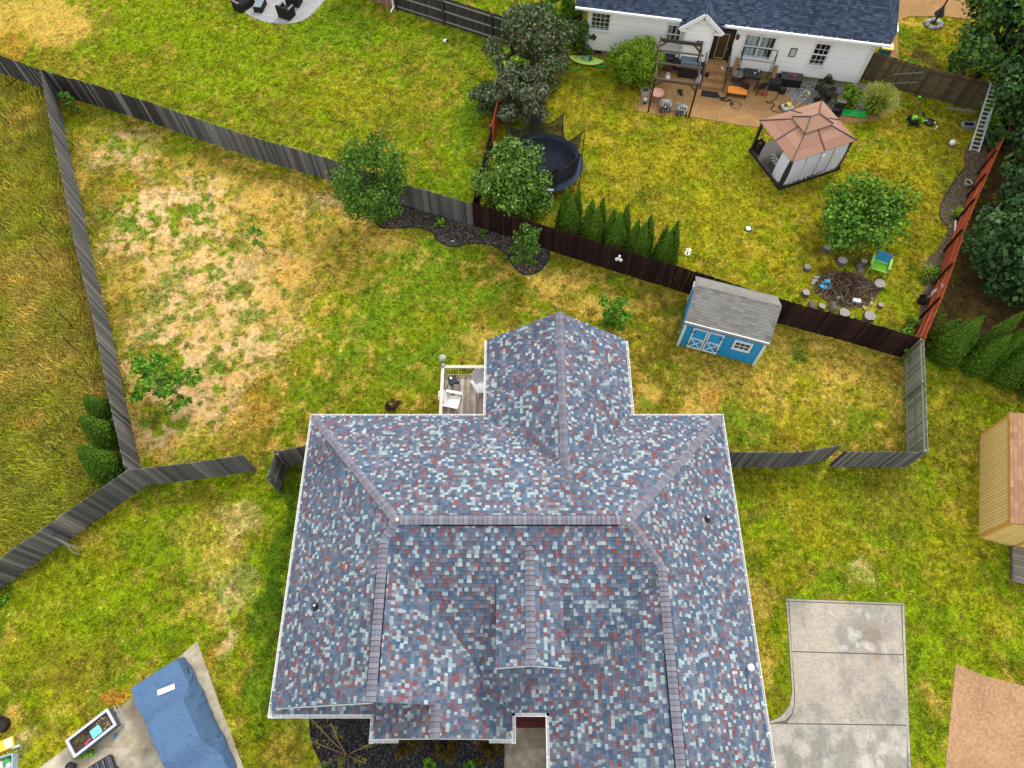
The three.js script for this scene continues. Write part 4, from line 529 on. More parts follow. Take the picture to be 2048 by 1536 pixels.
  part(wh, 'barge_board', [beam([5.1, 2.92, 0.86], [6.3, 3.93, 0.86], 0.05, 0.2)], trimW); part(wh, 'barge_board', [beam([7.5, 2.92, 0.86], [6.3, 3.93, 0.86], 0.05, 0.2)], trimW);
  part(wh, 'gable_soffit', [box(0.42, 0.14, 0.3, 5.35, 2.9, 0.72), box(0.42, 0.14, 0.3, 7.25, 2.9, 0.72)], trimW);
  // steps of pebbled concrete with an iron rail on each side
  const st = part(wh, 'steps', [box(1.25, 0.78, 1.0, 7.6, 0.39, 0.55)], tanMat);
  part(st, 'step', [box(1.25, 0.5, 0.36, 7.6, 0.25, 1.23)], tanMat); part(st, 'step', [box(1.25, 0.24, 0.36, 7.6, 0.12, 1.59)], tanMat);
  for (const x of [6.94, 8.27]) part(wh, 'handrail', [beam([x, 1.75, 0.15], [x, 1.0, 1.85], 0.05, 0.05), rod([x, 0.75, 0.2], [x, 1.72, 0.2], 0.02), rod([x, 0, 1.85], [x, 1.0, 1.85], 0.025), beam([x, 1.0, 0.15], [x, 0.3, 1.85], 0.03, 0.03)].concat([0, 1, 2, 3, 4, 5].map((i) => rod([x, 0.9 - i * 0.11, 0.35 + i * 0.25], [x, 1.66 - i * 0.11, 0.35 + i * 0.25], 0.01))), M(0.012, 0.012, 0.013, { roughness: 0.4 }));
}

// ---------- blue shed ----------
function shedRoof(o, pls, exp, wr, cols, seed, deck) {
  const roof = part(o, 'roof', pls.map(([pl, outs]) => merge(outs.map((q) => deckUnder(pl, q, 0.05)))), deck); let whole = [], bits = [];
  pls.forEach(([pl, outs], i) => { const t = layTabs(pl, outs, exp, wr, (r) => Math.floor(r() * cols.length), seed + i, 0.012); whole = whole.concat(t.whole); bits = bits.concat(t.bits); });
  const ms = cols.map((c) => new THREE.MeshPhysicalMaterial({ specularIntensity: 0.25, color: lin(...c), vertexColors: true, map: granule, roughness: 0.95 }));
  whole.slice(0, 300).forEach((t) => tabMesh(roof, t, ms[t.ci])); 
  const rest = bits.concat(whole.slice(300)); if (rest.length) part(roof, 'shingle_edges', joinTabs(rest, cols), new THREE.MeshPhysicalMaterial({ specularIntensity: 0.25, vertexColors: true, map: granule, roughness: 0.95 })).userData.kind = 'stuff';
  return roof;
}
{
  const o = thing('garden_shed', 'bright blue garden shed with grey shingled roof and white barn doors', 'shed', [7.76, -16.93], -0.306);
  const W = 3.65, D = 2.5, eh = 2.08, rh = 3.2, grooves = tex(256, (u, v) => { const g = (u * 6) % 1 < 0.06 ? 0.45 : 1, k = g * (0.9 + 0.2 * tn(u, v, 64, 2)); return [0.012 * k, 0.235 * k, 0.50 * k]; });
  const blue = M(0.012, 0.33, 0.68, { roughness: 0.55 }), white = trimW;
  const sf = new THREE.Shape([[0.03, 0.06], [W - 0.03, 0.06], [W - 0.03, 2.06], [0.03, 2.06]].map((p) => new THREE.Vector2(...p))); sf.holes.push(new THREE.Path([[2.4, 1.03], [3.04, 1.03], [3.04, 1.57], [2.4, 1.57]].map((p) => new THREE.Vector2(...p))));
  part(o, 'wall', [new THREE.ExtrudeGeometry(sf, { depth: 0.06, bevelEnabled: false }).translate(0, 0, -0.095), box(0.06, 2.0, D - 0.2, 0.06, 1.06, -D / 2 - 0.03), box(0.06, 2.0, D - 0.2, W - 0.06, 1.06, -D / 2 - 0.03), box(W - 0.06, 2.0, 0.06, W / 2, 1.06, -D + 0.06)], blue); part(o, 'floor', [box(W - 0.2, 0.05, D - 0.2, W / 2, 0.09, -D / 2)], M(0.3, 0.22, 0.14));
  const bgeo = box(0.196, 1.98, 0.02), blow = box(0.196, 0.95, 0.02), bup = box(0.196, 0.49, 0.02); for (let i = 0; i < 18; i++) { const x = 0.12 + i * 0.2; if (x > 2.3 && x < 3.14) { part(o, 'wall_panel', blow, blue).position.set(x, 0.555, -0.02); part(o, 'wall_panel', bup, blue).position.set(x, 1.815, -0.02); } else part(o, 'wall_panel', bgeo, blue).position.set(x, 1.07, -0.02); } const sg = box(0.02, 1.98, 0.19); for (let i = 0; i < 12; i++) { const m = part(o, 'wall_panel', sg, blue); m.position.set(0.02, 1.07, -0.14 - i * 0.2); }
  const gs = new THREE.Shape([new THREE.Vector2(0, 2.0), new THREE.Vector2(-D, 2.0), new THREE.Vector2(-D / 2, 3.05)]);
  for (const x of [0.03, W - 0.08]) part(o, 'gable', [new THREE.ExtrudeGeometry(gs, { depth: 0.05, bevelEnabled: false }).rotateY(-Math.PI / 2).scale(-1, 1, 1).translate(x, 0, 0)], M(0.012, 0.33, 0.68, { roughness: 0.55, side: THREE.DoubleSide }));
  const ys = [1.05];
  for (const [x, z] of [[0.05, 0], [W - 0.05, 0], [0.05, -D], [W - 0.05, -D]]) part(o, 'corner_trim', [box(0.11, 2.02, 0.09, x, 1.03, z)], white);
  part(o, 'eave_trim', [box(W + 0.1, 0.1, 0.04, W / 2, 2.06, 0.03)], white);
  // double doors
  for (const s of [0, 1]) {
    const x0 = 0.42 + s * 0.72, x1 = x0 + 0.7, d = part(o, 'door', [box(0.69, 1.68, 0.03, (x0 + x1) / 2, 0.97, 0.012)], M(0.014, 0.35, 0.7, { roughness: 0.55 }), s ? 'right leaf of the barn door' : 'left leaf of the barn door'), f = (g) => part(d, 'door_trim', [g], white);
    f(box(0.06, 1.68, 0.03, x0 + 0.04, 0.97, 0.035)); f(box(0.06, 1.68, 0.03, x1 - 0.04, 0.97, 0.035)); f(box(0.57, 0.07, 0.028, (x0 + x1) / 2, 1.77, 0.036)); f(box(0.57, 0.07, 0.028, (x0 + x1) / 2, 0.18, 0.036)); f(box(0.57, 0.06, 0.028, (x0 + x1) / 2, 0.95, 0.036));
    f(beam([x0 + 0.08, 0.22, 0.034], [x1 - 0.08, 0.9, 0.034], 0.022, 0.05)); f(beam([x0 + 0.08, 0.9, 0.03], [x1 - 0.08, 0.22, 0.03], 0.018, 0.05));
    for (const y of [0.45, 1.5]) part(d, 'hinge', [box(0.22, 0.035, 0.02, s ? x1 - 0.06 : x0 + 0.06, y, 0.058)], M(0.015, 0.015, 0.015));
    if (s) part(d, 'latch', [box(0.03, 0.14, 0.03, x0 + 0.04, 1.0, 0.06)], M(0.02, 0.02, 0.02));
  }
  const w = part(o, 'window', [box(0.82, 0.09, 0.06, 2.72, 1.62, 0.02), box(0.82, 0.09, 0.07, 2.72, 0.98, 0.02), box(0.09, 0.55, 0.06, 2.355, 1.3, 0.02), box(0.09, 0.55, 0.06, 3.085, 1.3, 0.02)], white);
  part(w, 'pane', [box(0.64, 0.55, 0.006, 2.72, 1.3, 0.006)], new THREE.MeshPhysicalMaterial({ color: lin(0.9, 0.95, 0.95), roughness: 0.03, transmission: 1, thickness: 0, ior: 1.5 })); part(w, 'glazing_bar', [box(0.64, 0.03, 0.015, 2.72, 1.3, 0.02)], white); for (const x of [2.61, 2.83]) part(w, 'glazing_bar', [box(0.025, 0.55, 0.014, x, 1.3, 0.02)], white);
  part(o, 'gable_vent', [box(0.1, 0.26, 0.3, -0.05, 2.35, -D + 0.7)], white);
  const pf = plane3([0, eh - 0.06, 0.1], [1, 0, 0], [0, 0, -1], 0.84), pb = plane3([0, eh - 0.06, -D - 0.1], [1, 0, 0], [0, 0, 1], 0.84);
  const grey = [[0.25, 0.235, 0.21], [0.28, 0.265, 0.24], [0.22, 0.205, 0.185], [0.265, 0.25, 0.22]];
  shedRoof(o, [[pf, [[[-0.06, 0.1], [W + 0.06, 0.1], [W + 0.06, -D / 2], [-0.06, -D / 2]]]], [pb, [[[-0.06, -D - 0.1], [W + 0.06, -D - 0.1], [W + 0.06, -D / 2], [-0.06, -D / 2]]]]], 0.143, (r) => rr(0.29, 0.32, r), grey, 400, M(0.2, 0.19, 0.18));
}
{ // tan shed at the right edge
  const a = [19.25, -7.75], b = [20.7, -12.38], L = Math.hypot(b[0] - a[0], b[1] - a[1]), o = thing('storage_shed', 'yellow tan storage shed with brown shingled roof and grey ramp', 'shed', a, Math.atan2(b[0] - a[0], -(b[1] - a[1])) * -1);
  const D = 3, eh = 2.15, tan = M(0.8, 0.55, 0.2, { roughness: 0.7 }), tan2 = M(0.75, 0.51, 0.18, { roughness: 0.7 }), trim = M(0.6, 0.3, 0.05, { roughness: 0.6 });
  part(o, 'wall', [box(D - 0.06, eh, L - 0.06, D / 2, eh / 2, -L / 2)], M(0.45, 0.28, 0.09));
  const g1 = box(0.02, eh, 0.134), n = Math.floor(L / 0.15); for (let i = 0; i < n; i++) { const m = part(o, 'wall_panel', g1, i % 3 ? tan : tan2); m.position.set(0.018, eh / 2, -0.09 - i * (L - 0.15) / (n - 1)); }
  const g2 = box(0.138, eh, 0.02); for (let i = 0; i < 19; i++) { const m = part(o, 'wall_panel', g2, i % 3 ? tan : tan2); m.position.set(0.1 + i * 0.155, eh / 2, -0.018); }
  for (const [x, z] of [[0.04, -0.04], [0.04, -L + 0.04]]) part(o, 'corner_trim', [box(0.1, eh, 0.1, x, eh / 2 + 0.01, z)], trim); part(o, 'door_trim', [box(0.09, 1.9, 0.05, 1.35, 0.95, 0.005)], trim); part(o, 'door_trim', [box(1.5, 0.09, 0.05, 2.1, 1.9, 0.006)], trim);
  part(o, 'eave_trim', [box(0.05, 0.12, L + 0.1, -0.02, eh - 0.06, -L / 2)], trim);
  const gs = new THREE.Shape([new THREE.Vector2(0, eh), new THREE.Vector2(D, eh), new THREE.Vector2(D / 2, eh + 0.7)]); part(o, 'gable', [new THREE.ExtrudeGeometry(gs, { depth: 0.05, bevelEnabled: false }).translate(0, 0, -0.06)], tan); part(o, 'gable', [new THREE.ExtrudeGeometry(gs, { depth: 0.05, bevelEnabled: false }).translate(0, 0, -L + 0.02)], tan);
  const pa = plane3([-0.03, eh + 0.02, -L / 2], [0, 0, 1], [1, 0, 0], 0.45), pb = plane3([D + 0.03, eh + 0.02, -L / 2], [0, 0, 1], [-1, 0, 0], 0.45), br = [[0.38, 0.2, 0.11], [0.43, 0.235, 0.13], [0.35, 0.185, 0.1], [0.4, 0.22, 0.13]];
  shedRoof(o, [[pa, [[[-0.03, 0.03], [-0.03, -L - 0.03], [D / 2, -L - 0.03], [D / 2, 0.03]]]], [pb, [[[D + 0.03, 0.03], [D + 0.03, -L - 0.03], [D / 2, -L - 0.03], [D / 2, 0.03]]]]], 0.143, (r) => rr(0.29, 0.32, r), br, 420, M(0.25, 0.14, 0.08));
  for (let i = 0; i < 10; i++) part(o, 'ramp_board', [box(1.55, 0.035, 0.135, 2.0, 0.2 - i * 0.012, 0.1 + i * 0.145, 0.08)], [M(0.19, 0.165, 0.135), M(0.16, 0.14, 0.12), M(0.22, 0.19, 0.16)][i % 3]);
  part(o, 'ramp_frame', [box(0.05, 0.16, 1.4, 1.26, 0.1, 0.72)], M(0.14, 0.12, 0.1));
}

// ---------- fences, board by board ----------
console.log('fences');
const grain = tex(256, (u, v) => { const k = 0.62 + 0.35 * tn(u, v * 0.12, 64, 4) + 0.2 * tn(u, v, 8, 6) + 0.12 * hash(Math.floor(u * 128), Math.floor(v * 64)); return [k, k, k]; });
grain.repeat.set(4, 0.6);
const woodM = (r, g, b) => new THREE.MeshPhysicalMaterial({ specularIntensity: 0.15, color: lin(r, g, b), map: grain, roughness: 0.95 });
const WOOD = {
  grey: [[0.115, 0.113, 0.108], [0.145, 0.142, 0.136], [0.088, 0.087, 0.085], [0.205, 0.2, 0.185], [0.12, 0.115, 0.106], [0.17, 0.165, 0.155], [0.075, 0.075, 0.075], [0.13, 0.128, 0.124]].map((c) => woodM(...c)),
  dark: [[0.026, 0.013, 0.011], [0.034, 0.017, 0.014], [0.02, 0.011, 0.01], [0.042, 0.022, 0.018]].map((c) => woodM(...c)),
  red: [[0.42, 0.09, 0.035], [0.47, 0.11, 0.045], [0.37, 0.078, 0.032], [0.44, 0.105, 0.05]].map((c) => woodM(...c)),
  brown: [[0.11, 0.085, 0.05], [0.14, 0.11, 0.068], [0.085, 0.065, 0.042], [0.16, 0.12, 0.06]].map((c) => woodM(...c)),
  green: [[0.21, 0.22, 0.155], [0.25, 0.255, 0.185], [0.17, 0.18, 0.13], [0.3, 0.3, 0.23]].map((c) => woodM(...c)),
  black: [[0.05, 0.048, 0.042], [0.065, 0.06, 0.052], [0.04, 0.039, 0.035]].map((c) => woodM(...c)),
  pale: [[0.22, 0.205, 0.18], [0.26, 0.24, 0.2]].map((c) => woodM(...c)),
  post: [woodM(0.075, 0.06, 0.04)], deck: [[0.44, 0.36, 0.285], [0.5, 0.42, 0.33], [0.37, 0.29, 0.225], [0.62, 0.55, 0.46]].map((c) => woodM(...c)),
};
const boardGeo = {};
// pts: ground points; the boards stand on the line, rails and posts on the side 'railSide' (+1 left of travel, -1 right, 0 none in view)
function fence(label, pts, h, wood, o = {}) {
  const f = thing(o.name || 'wooden_fence', label, o.category || 'fence', [pts[0][0], 0, pts[0][1]]), r = rng(o.seed || 500 + pts.length), w = o.w || 0.142, x0 = pts[0][0], z0 = pts[0][1], side = o.side || 0;
  const key = w + ',' + h + wood, bgx = boardGeo[key] || (boardGeo[key] = box(w - (wood === 'dark' ? 0.003 : 0.007), h, 0.022));
  for (let i = 0; i + 1 < pts.length; i++) {
    const a = pts[i], b = pts[i + 1], dx = b[0] - a[0], dz = b[1] - a[1], L = Math.hypot(dx, dz), n = Math.max(1, Math.round(L / w)), ang = Math.atan2(-dz, dx), nx = dz / L, nz = -dx / L;
    for (let k = 0; k < n; k++) {
      const t = (k + 0.5) / n, ms = o.mats ? o.mats(i, t, r) : WOOD[wood], m = part(f, 'board', bgx, pick(ms, r)); if (o.skip && r() < o.skip) { f.remove(m); continue; }
      m.position.set(a[0] + dx * t - x0, h / 2 + rr(-0.03, 0.035, r), a[1] + dz * t - z0); m.rotation.set(rr(-0.004, 0.004, r), ang, rr(-0.008, 0.008, r), 'YXZ'); m.scale.x = L / n / w;
    }
    if (side) {
      const off = 0.045 * side, P = (t, y, e = 0) => [a[0] + dx * t - x0 + nx * (off + e * side), y, a[1] + dz * t - z0 + nz * (off + e * side)];
      for (const y of o.rails || [0.25, h * 0.52, h - 0.2]) part(f, 'rail', [beam(P(0, y), P(1, y), 0.04, 0.09)], pick(WOOD[o.railWood || wood], r));
      const np = Math.max(1, Math.round(L / (o.span || 2.4))); for (let k = i ? 1 : 0; k <= np; k++) { const p = P(k / np, 0, 0.065); part(f, 'post', [box(0.09, h + 0.03, 0.09, p[0], h / 2, p[2], 0, ang)], pick(WOOD[o.postWood || wood], r)); }
    } else if (!o.noPosts) { const k2 = 0.07 * (o.back || 1), p = [a[0] - x0 + nx * k2, a[1] - z0 + nz * k2]; part(f, 'post', [box(0.09, h - 0.06, 0.09, p[0], h / 2 - 0.03, p[1], 0, ang)], WOOD[wood][2]); }
  }
  return f;
}
const FH = 1.8;
fence('long weathered grey board fence running from the top left corner to the black fence', [[-32.29, -36.29], [-30.24, -35.47], [-26.29, -33.67], [-23, -32.49], [-19.48, -31.07], [-14.18, -28.77], [-9.61, -27.11], [-4.55, -24.98], [-2.02, -24.05]], 1.7, 'grey', { seed: 511, mats: (i, t, r) => (i < 1 ? WOOD.pale.concat(WOOD.grey) : i < 4 ? (r() < 0.8 ? WOOD.black : WOOD.grey) : WOOD.grey) });
fence('weathered grey fence between the meadow and the back yard', [[-26.17, -33.46], [-24.85, -30.38], [-23.56, -27.47], [-22.16, -24.41], [-21.06, -21.79], [-19.39, -18.32], [-18.36, -16.07], [-17.37, -13.75], [-16.74, -12.36], [-15.71, -10.13]], FH, 'grey', { seed: 512, back: -1 });
{
  const f = fence('old grey fence with broken boards running to the left edge', [[-15.59, -10.02], [-17.57, -8.23], [-19.16, -6.82], [-20.43, -5.61], [-21.33, -4.76]], FH, 'grey', { seed: 513, back: -1, mats: (i, t, r) => (i === 1 && t < 0.3 ? WOOD.pale.concat(WOOD.grey) : WOOD.grey) });
  const q = [-17.98, -7.54]; // boards that have come loose
  for (const [dx, y, dz, a, b] of [[0, 0.9, 0.12, 0.9, 0.2], [0.25, 0.5, 0.22, 0.8, -0.15], [0.12, 0.25, 0.3, 1.1, 0.35]]) solo('loose_board', ['broken pale board hanging highest on the old grey fence', 'broken pale board hanging in the middle of the old grey fence', 'lowest broken pale board by the old grey fence'][Math.round(y * 2.2) === 2 ? 0 : y > 0.4 ? 1 : 2], 'board', box(0.14, 0.8, 0.022), WOOD.pale[0], [q[0] + dx, y, q[1] + dz + 0.05], 0).rotation.set(0.25, -0.6, a + b, 'YXZ');
}
fence('weathered grey fence ending at the gap left of the house', [[-15.59, -10.02], [-13.38, -10.29], [-10.98, -10.67]], FH, 'grey', { seed: 514 });
{ const a = [-9.75, -10.81], b = [-7.75, a[1] - 0.45]; fence('short grey fence piece between the open gate and the house', [a, b], FH, 'grey', { seed: 515 }); const g = fence('open gate leaf of grey boards left of the house', [[-9.72, -10.76], [-9.88, -9.66]], 1.75, 'grey', { seed: 516, name: 'fence_gate', category: 'gate', side: 1, span: 5 }); }
fence('weathered grey fence joined to the right side of the house', [[8.91, -10.81], [11.78, -10.81]], 1.75, 'grey', { seed: 517, skip: 0.0 });
fence('grey gate leaf standing ajar right of the house', [[11.8, -10.82], [13.62, -11.13]], 1.75, 'grey', { seed: 518, name: 'fence_gate', category: 'gate' });
fence('weathered grey fence between the ajar gate and the corner', [[13.8, -10.84], [17.06, -10.83]], 1.75, 'grey', { seed: 519 });
fence('greenish fence with rails facing the yard at its right end', [[17.07, -10.85], [17.81, -14.05], [18.29, -16.15]], FH, 'green', { seed: 520, side: 1, railWood: 'green', span: 2.6 });
fence('long black brown board fence between the two back yards', [[-1.94, -24.02], [1.32, -22.7], [5.06, -21.2], [8.65, -19.82], [12.84, -18.1], [15.51, -17.23], [18.3, -16.2]], FH, 'dark', { seed: 521 });
fence('red stained fence with dark posts along the wood', [[18.38, -16.23], [19.74, -18.38], [20.87, -20.33], [21.95, -22.35], [23.11, -24.28], [25.2, -27.54], [27.36, -30.8], [29.57, -34.16]], 1.72, 'red', { seed: 522, side: 1, postWood: 'dark', railWood: 'red', rails: [0.5, 1.2] });
fence('brown board fence with rails between the white house and the ladder', [[20.51, -35], [23.36, -33.67], [25.38, -32.93], [27.49, -32.13], [29.25, -31.42]], FH, 'brown', { seed: 523, side: -1, railWood: 'brown', postWood: 'post', span: 2.5 });
fence('dark grey fence with rails at the top behind the shrubs', [[-7.19, -41.29], [-4.15, -39.86], [-1.16, -38.43], [1.09, -37.39]], FH, 'black', { seed: 524, side: -1, railWood: 'pale', postWood: 'black', span: 2.5 });
fence('reddish brown fence behind the trampoline, mostly hidden by bushes', [[-1.92, -24.12], [-1.08, -29.36], [-0.35, -33.67], [0.18, -37.08]], FH, 'red', { seed: 525, mats: (i, t, r) => (i === 1 ? WOOD.red : WOOD.dark) });
{ // braces of the gate in the brown fence
  const f = thing('fence_brace', 'diagonal timber braces on the brown fence gate near the white house', 'brace'), a = [21.77, -34.41], b = [23.07, -33.79];
  for (const [p, q, y0, y1] of [[a, b, 0.9, 1.55], [a, b, 0.25, 0.9]]) part(f, 'brace', [beam([p[0], y0, p[1] + 0.12], [q[0], y1, q[1] + 0.12], 0.03, 0.08)], WOOD.pale[0]);
}
// steel stakes of an old wire fence in the meadow
for (const [a, l, ln] of [[[-27.13, -27.26], 'thin dark steel stake in the meadow, topmost of the row', 0.2], [[-25.78, -23.46], 'thin dark steel stake in the meadow at the left edge below the top one', 0.25], [[-23.5, -23.3], 'thin dark stake in the straw meadow nearest the dark shrub patch', 0.2], [[-23.24, -21.66], 'black steel stake in the meadow halfway along the fence', 0.3], [[-20.4, -16.61], 'black stake with pale tip above the three conifers', 0.2], [[-19.39, -14.87], 'thin stake just above the topmost small conifer', 0.2], [[-19.78, -13.18], 'thin stake left of the middle conifer', 0.2], [[-19.37, -11.27], 'thin stake left of the lowest conifer', 0.25], [[-20.96, -17.93], 'thin stake in the dry grass high above the conifers', 0.2]])
  { const s = thing('steel_stake', l, 'stake', a, 0, 'stakes of the old wire fence in the meadow'); part(s, 'stake', [beam([0, 0, 0], [-ln * 0.4, 1.15, -ln * 0.3], 0.028, 0.028)], M(0.02, 0.022, 0.025)); part(s, 'stake_tip', [box(0.03, 0.05, 0.03, -ln * 0.42, 1.17, -ln * 0.31)], M(0.5, 0.5, 0.5)); }
{ const a = [-28.23, -34.71]; solo('fallen_branch', 'bare dark branches lying by the fence corner at the top left', 'branch', merge([tube([[a[0] - 1.2, 0.1, a[1] + 0.5], [a[0], 0.5, a[1]], [a[0] + 0.8, 0.4, a[1] - 0.1]], 0.03), tube([[a[0], 0.1, a[1] - 0.3], [a[0] + 0.7, 0.5, a[1] + 0.1], [a[0] + 1.6, 0.25, a[1] + 0.3]], 0.025)]), M(0.02, 0.018, 0.016)); }

// ---------- trees, shrubs and hedging ----------
console.log('plants');
const leafMat = (rough = 0.6) => new THREE.MeshPhysicalMaterial({ vertexColors: true, roughness: rough, side: THREE.DoubleSide, transmission: 0.25, thickness: 0, specularIntensity: rough < 0.4 ? 0.4 : 0.15 });
const LM = leafMat(0.55), LMg = leafMat(0.39), bark = M(0.09, 0.065, 0.045, { roughness: 1 }), barkPale = M(0.2, 0.16, 0.12, { roughness: 1 });
function leafCloud(pts, size, cols, r, o = {}) { // pts: [x, y, z, nx, ny, nz, tone]; one folded leaf each
  const P = [], Cc = [], N = [];
  for (const p of pts) {
    const s = size * rr(0.5, 1.4, r), n = new THREE.Vector3(p[3] + rr(-1, 1, r) * (o.mess ?? 0.7), p[4] + rr(-1, 1, r) * (o.mess ?? 0.7) + (o.flat ?? 0.35), p[5] + rr(-1, 1, r) * (o.mess ?? 0.7)).normalize();
    const t = new THREE.Vector3(rr(-1, 1, r), rr(-0.6, 0.3, r), rr(-1, 1, r)); t.addScaledVector(n, -t.dot(n)).normalize(); const b = new THREE.Vector3().crossVectors(n, t), w = s * (o.slim ?? 0.42), k = rr(0.72, 1.3, r) * (p[6] ?? 1), c = pick(cols, r);
    const A = [p[0], p[1], p[2]], at = (u, v, h) => [A[0] + t.x * u + b.x * v + n.x * h, A[1] + t.y * u + b.y * v + n.y * h, A[2] + t.z * u + b.z * v + n.z * h];
    const q0 = at(-s / 2, 0, 0), q1 = at(0, w, s * 0.1), q2 = at(s / 2, 0, -s * 0.08), q3 = at(0, -w, s * 0.1);
    P.push(...q0, ...q3, ...q2, ...q0, ...q2, ...q1); for (let i = 0; i < 6; i++) Cc.push(c[0] * k, c[1] * k, c[2] * k);
  }
  const g = new THREE.BufferGeometry(); g.setAttribute('position', new THREE.Float32BufferAttribute(P, 3)); g.setAttribute('color', new THREE.Float32BufferAttribute(Cc, 3)); g.setAttribute('uv', new THREE.Float32BufferAttribute(new Float32Array(P.length / 3 * 2), 2)); g.computeVertexNormals(); return g;
}
const GREEN = [[0.075, 0.173, 0.018], [0.105, 0.217, 0.024], [0.053, 0.128, 0.018], [0.143, 0.255, 0.030]], BRIGHT = [[0.094, 0.237, 0.019], [0.125, 0.288, 0.025], [0.062, 0.175, 0.018], [0.175, 0.338, 0.031]], DARK = [[0.033, 0.078, 0.021], [0.048, 0.105, 0.027], [0.075, 0.150, 0.039], [0.024, 0.057, 0.018], [0.112, 0.195, 0.060]], GREYG = [[0.115, 0.149, 0.074], [0.162, 0.196, 0.115], [0.074, 0.101, 0.047], [0.203, 0.230, 0.149], [0.121, 0.095, 0.047]], LIME = [[0.264, 0.432, 0.024], [0.204, 0.360, 0.024], [0.336, 0.504, 0.042]], MAG = [[0.08, 0.18, 0.012], [0.12, 0.24, 0.02], [0.045, 0.11, 0.012], [0.2, 0.33, 0.045], [0.065, 0.15, 0.014]];
// a broadleaf tree: trunk, limbs to clump centres, leaves in shells round the clumps
function tree(name, label, category, at, o) {
  const t = thing(name, label, category, at, 0, o.group), r = rng(o.seed), H = o.h, Rr = o.r, y0 = o.y0 ?? H * 0.3, lean = o.lean || [0, 0], geos = [];
  const cl = []; for (let i = 0; i < o.clumps; i++) { const a = i * 2.4 + r(), e = Math.pow((i + 0.5) / o.clumps, o.topheavy ?? 0.8), y = y0 + (H - y0) * e * 0.92, env = Math.sin(Math.PI * clamp(0.12 + 0.8 * (y - y0) / (H - y0))) ** 0.7, d = Rr * env * rr(0.25, 0.85, r) * (o.squash ?? 1); cl.push([Math.cos(a) * d + lean[0] * y / H, y, Math.sin(a) * d * (o.squashz ?? 1) + lean[1] * y / H, Rr * rr(0.3, 0.48, r) * (o.cs ?? 1)]); }
  const tr = o.tr || 0.09; geos.push(rod([0, -0.05, 0], [lean[0] * 0.3, y0 + 0.2, lean[1] * 0.3], tr, tr * 0.7, 8));
  part(t, 'trunk', geos, o.bark || bark);
  part(t, 'limbs', cl.map((c) => tube([[lean[0] * 0.25, y0 * 0.8, lean[1] * 0.25], [c[0] * 0.45 + lean[0] * 0.2, (y0 + c[1]) / 2 + 0.1, c[2] * 0.45 + lean[1] * 0.2], [c[0], c[1], c[2]]], tr * 0.28, 6, 5)), o.bark || bark).userData.kind = 'stuff';
  const pts = []; for (let i = 0; i < o.leaves; i++) { const c = pick(cl, r), u = rr(-1, 1, r), a = r() * 6.283, q = Math.sqrt(1 - u * u), d = Math.pow(r(), o.shell ?? 0.45) * c[3]; pts.push([c[0] + Math.cos(a) * q * d, c[1] + u * d * (o.flatc ?? 0.75), c[2] + Math.sin(a) * q * d, Math.cos(a) * q, u, Math.sin(a) * q]); }
  if (o.sprigs) for (let i = 0; i < o.sprigs; i++) { const c = pick(cl, r), a = r() * 6.283, u = rr(-0.2, 1, r), L = c[3] * rr(1.0, 1.6, r); for (let k = 0; k < 9; k++) { const d = L * (0.5 + k / 16); pts.push([c[0] + Math.cos(a) * d * 0.8 + rr(-0.06, 0.06, r), c[1] + u * d * 0.8, c[2] + Math.sin(a) * d * 0.8 + rr(-0.06, 0.06, r), Math.cos(a), u, Math.sin(a)]); } }
  part(t, 'crown', leafCloud(pts, o.leaf, o.cols, r, o), o.mat || LM);
  return t;
}
tree('lawn_tree', 'leafy green tree at the left end of the mulch bed', 'tree', [-6.78, -24.45], { seed: 1, h: 4.8, r: 2.2, y0: 1.0, clumps: 24, leaves: 5600, leaf: 0.17, cols: GREEN, sprigs: 70, cs: 0.85, lean: [0.1, 0], slim: 0.3 });
tree('magnolia', 'dense glossy leaved evergreen in front of the trampoline', 'tree', [0.16, -24.71], { seed: 2, h: 4.3, r: 2.0, y0: 0.5, clumps: 30, leaves: 12000, leaf: 0.15, cols: MAG, mat: LMg, cs: 0.95, lean: [-0.15, 0], topheavy: 0.9 });
tree('young_tree', 'slender young tree in the curved mulch bed by the black fence', 'tree', [0.72, -21.35], { seed: 3, h: 3.0, r: 0.95, y0: 0.7, clumps: 14, leaves: 1000, leaf: 0.13, cols: GREEN.concat([[0.11, 0.15, 0.04]]), sprigs: 60, cs: 0.75, tr: 0.045, bark: barkPale });
tree('sapling', 'thin light green sapling alone in the bare yard', 'tree', [-12.47, -22.29], { seed: 4, h: 1.9, r: 0.5, y0: 0.7, clumps: 7, leaves: 300, leaf: 0.11, cols: BRIGHT, sprigs: 12, tr: 0.025, bark: barkPale });
tree('fruit_tree', 'young tree with spreading sparse branches near the left fence', 'tree', [-14.9, -14.13], { seed: 5, h: 2.9, r: 1.75, y0: 0.7, clumps: 18, leaves: 900, leaf: 0.15, cols: [[0.12, 0.29, 0.02], [0.16, 0.35, 0.025], [0.09, 0.22, 0.02]], sprigs: 150, cs: 0.5, lean: [-0.35, 0.1], tr: 0.05, bark: barkPale });
tree('shrub', 'bushy green shrub in the yard between roof gable and shed', 'shrub', [4.74, -17.98], { seed: 6, h: 2.1, r: 0.85, y0: 0.25, clumps: 12, leaves: 1000, leaf: 0.14, cols: BRIGHT, sprigs: 30, cs: 0.8, tr: 0.03 });
tree('oak_tree', 'round green tree near the fire pit', 'tree', [17.08, -23.26], { seed: 7, squashz: 0.72, h: 2.7, r: 3.0, y0: 1.0, clumps: 32, leaves: 5200, leaf: 0.18, cols: BRIGHT.concat(GREEN), sprigs: 70, cs: 0.72, tr: 0.1, lean: [0.1, 0] });
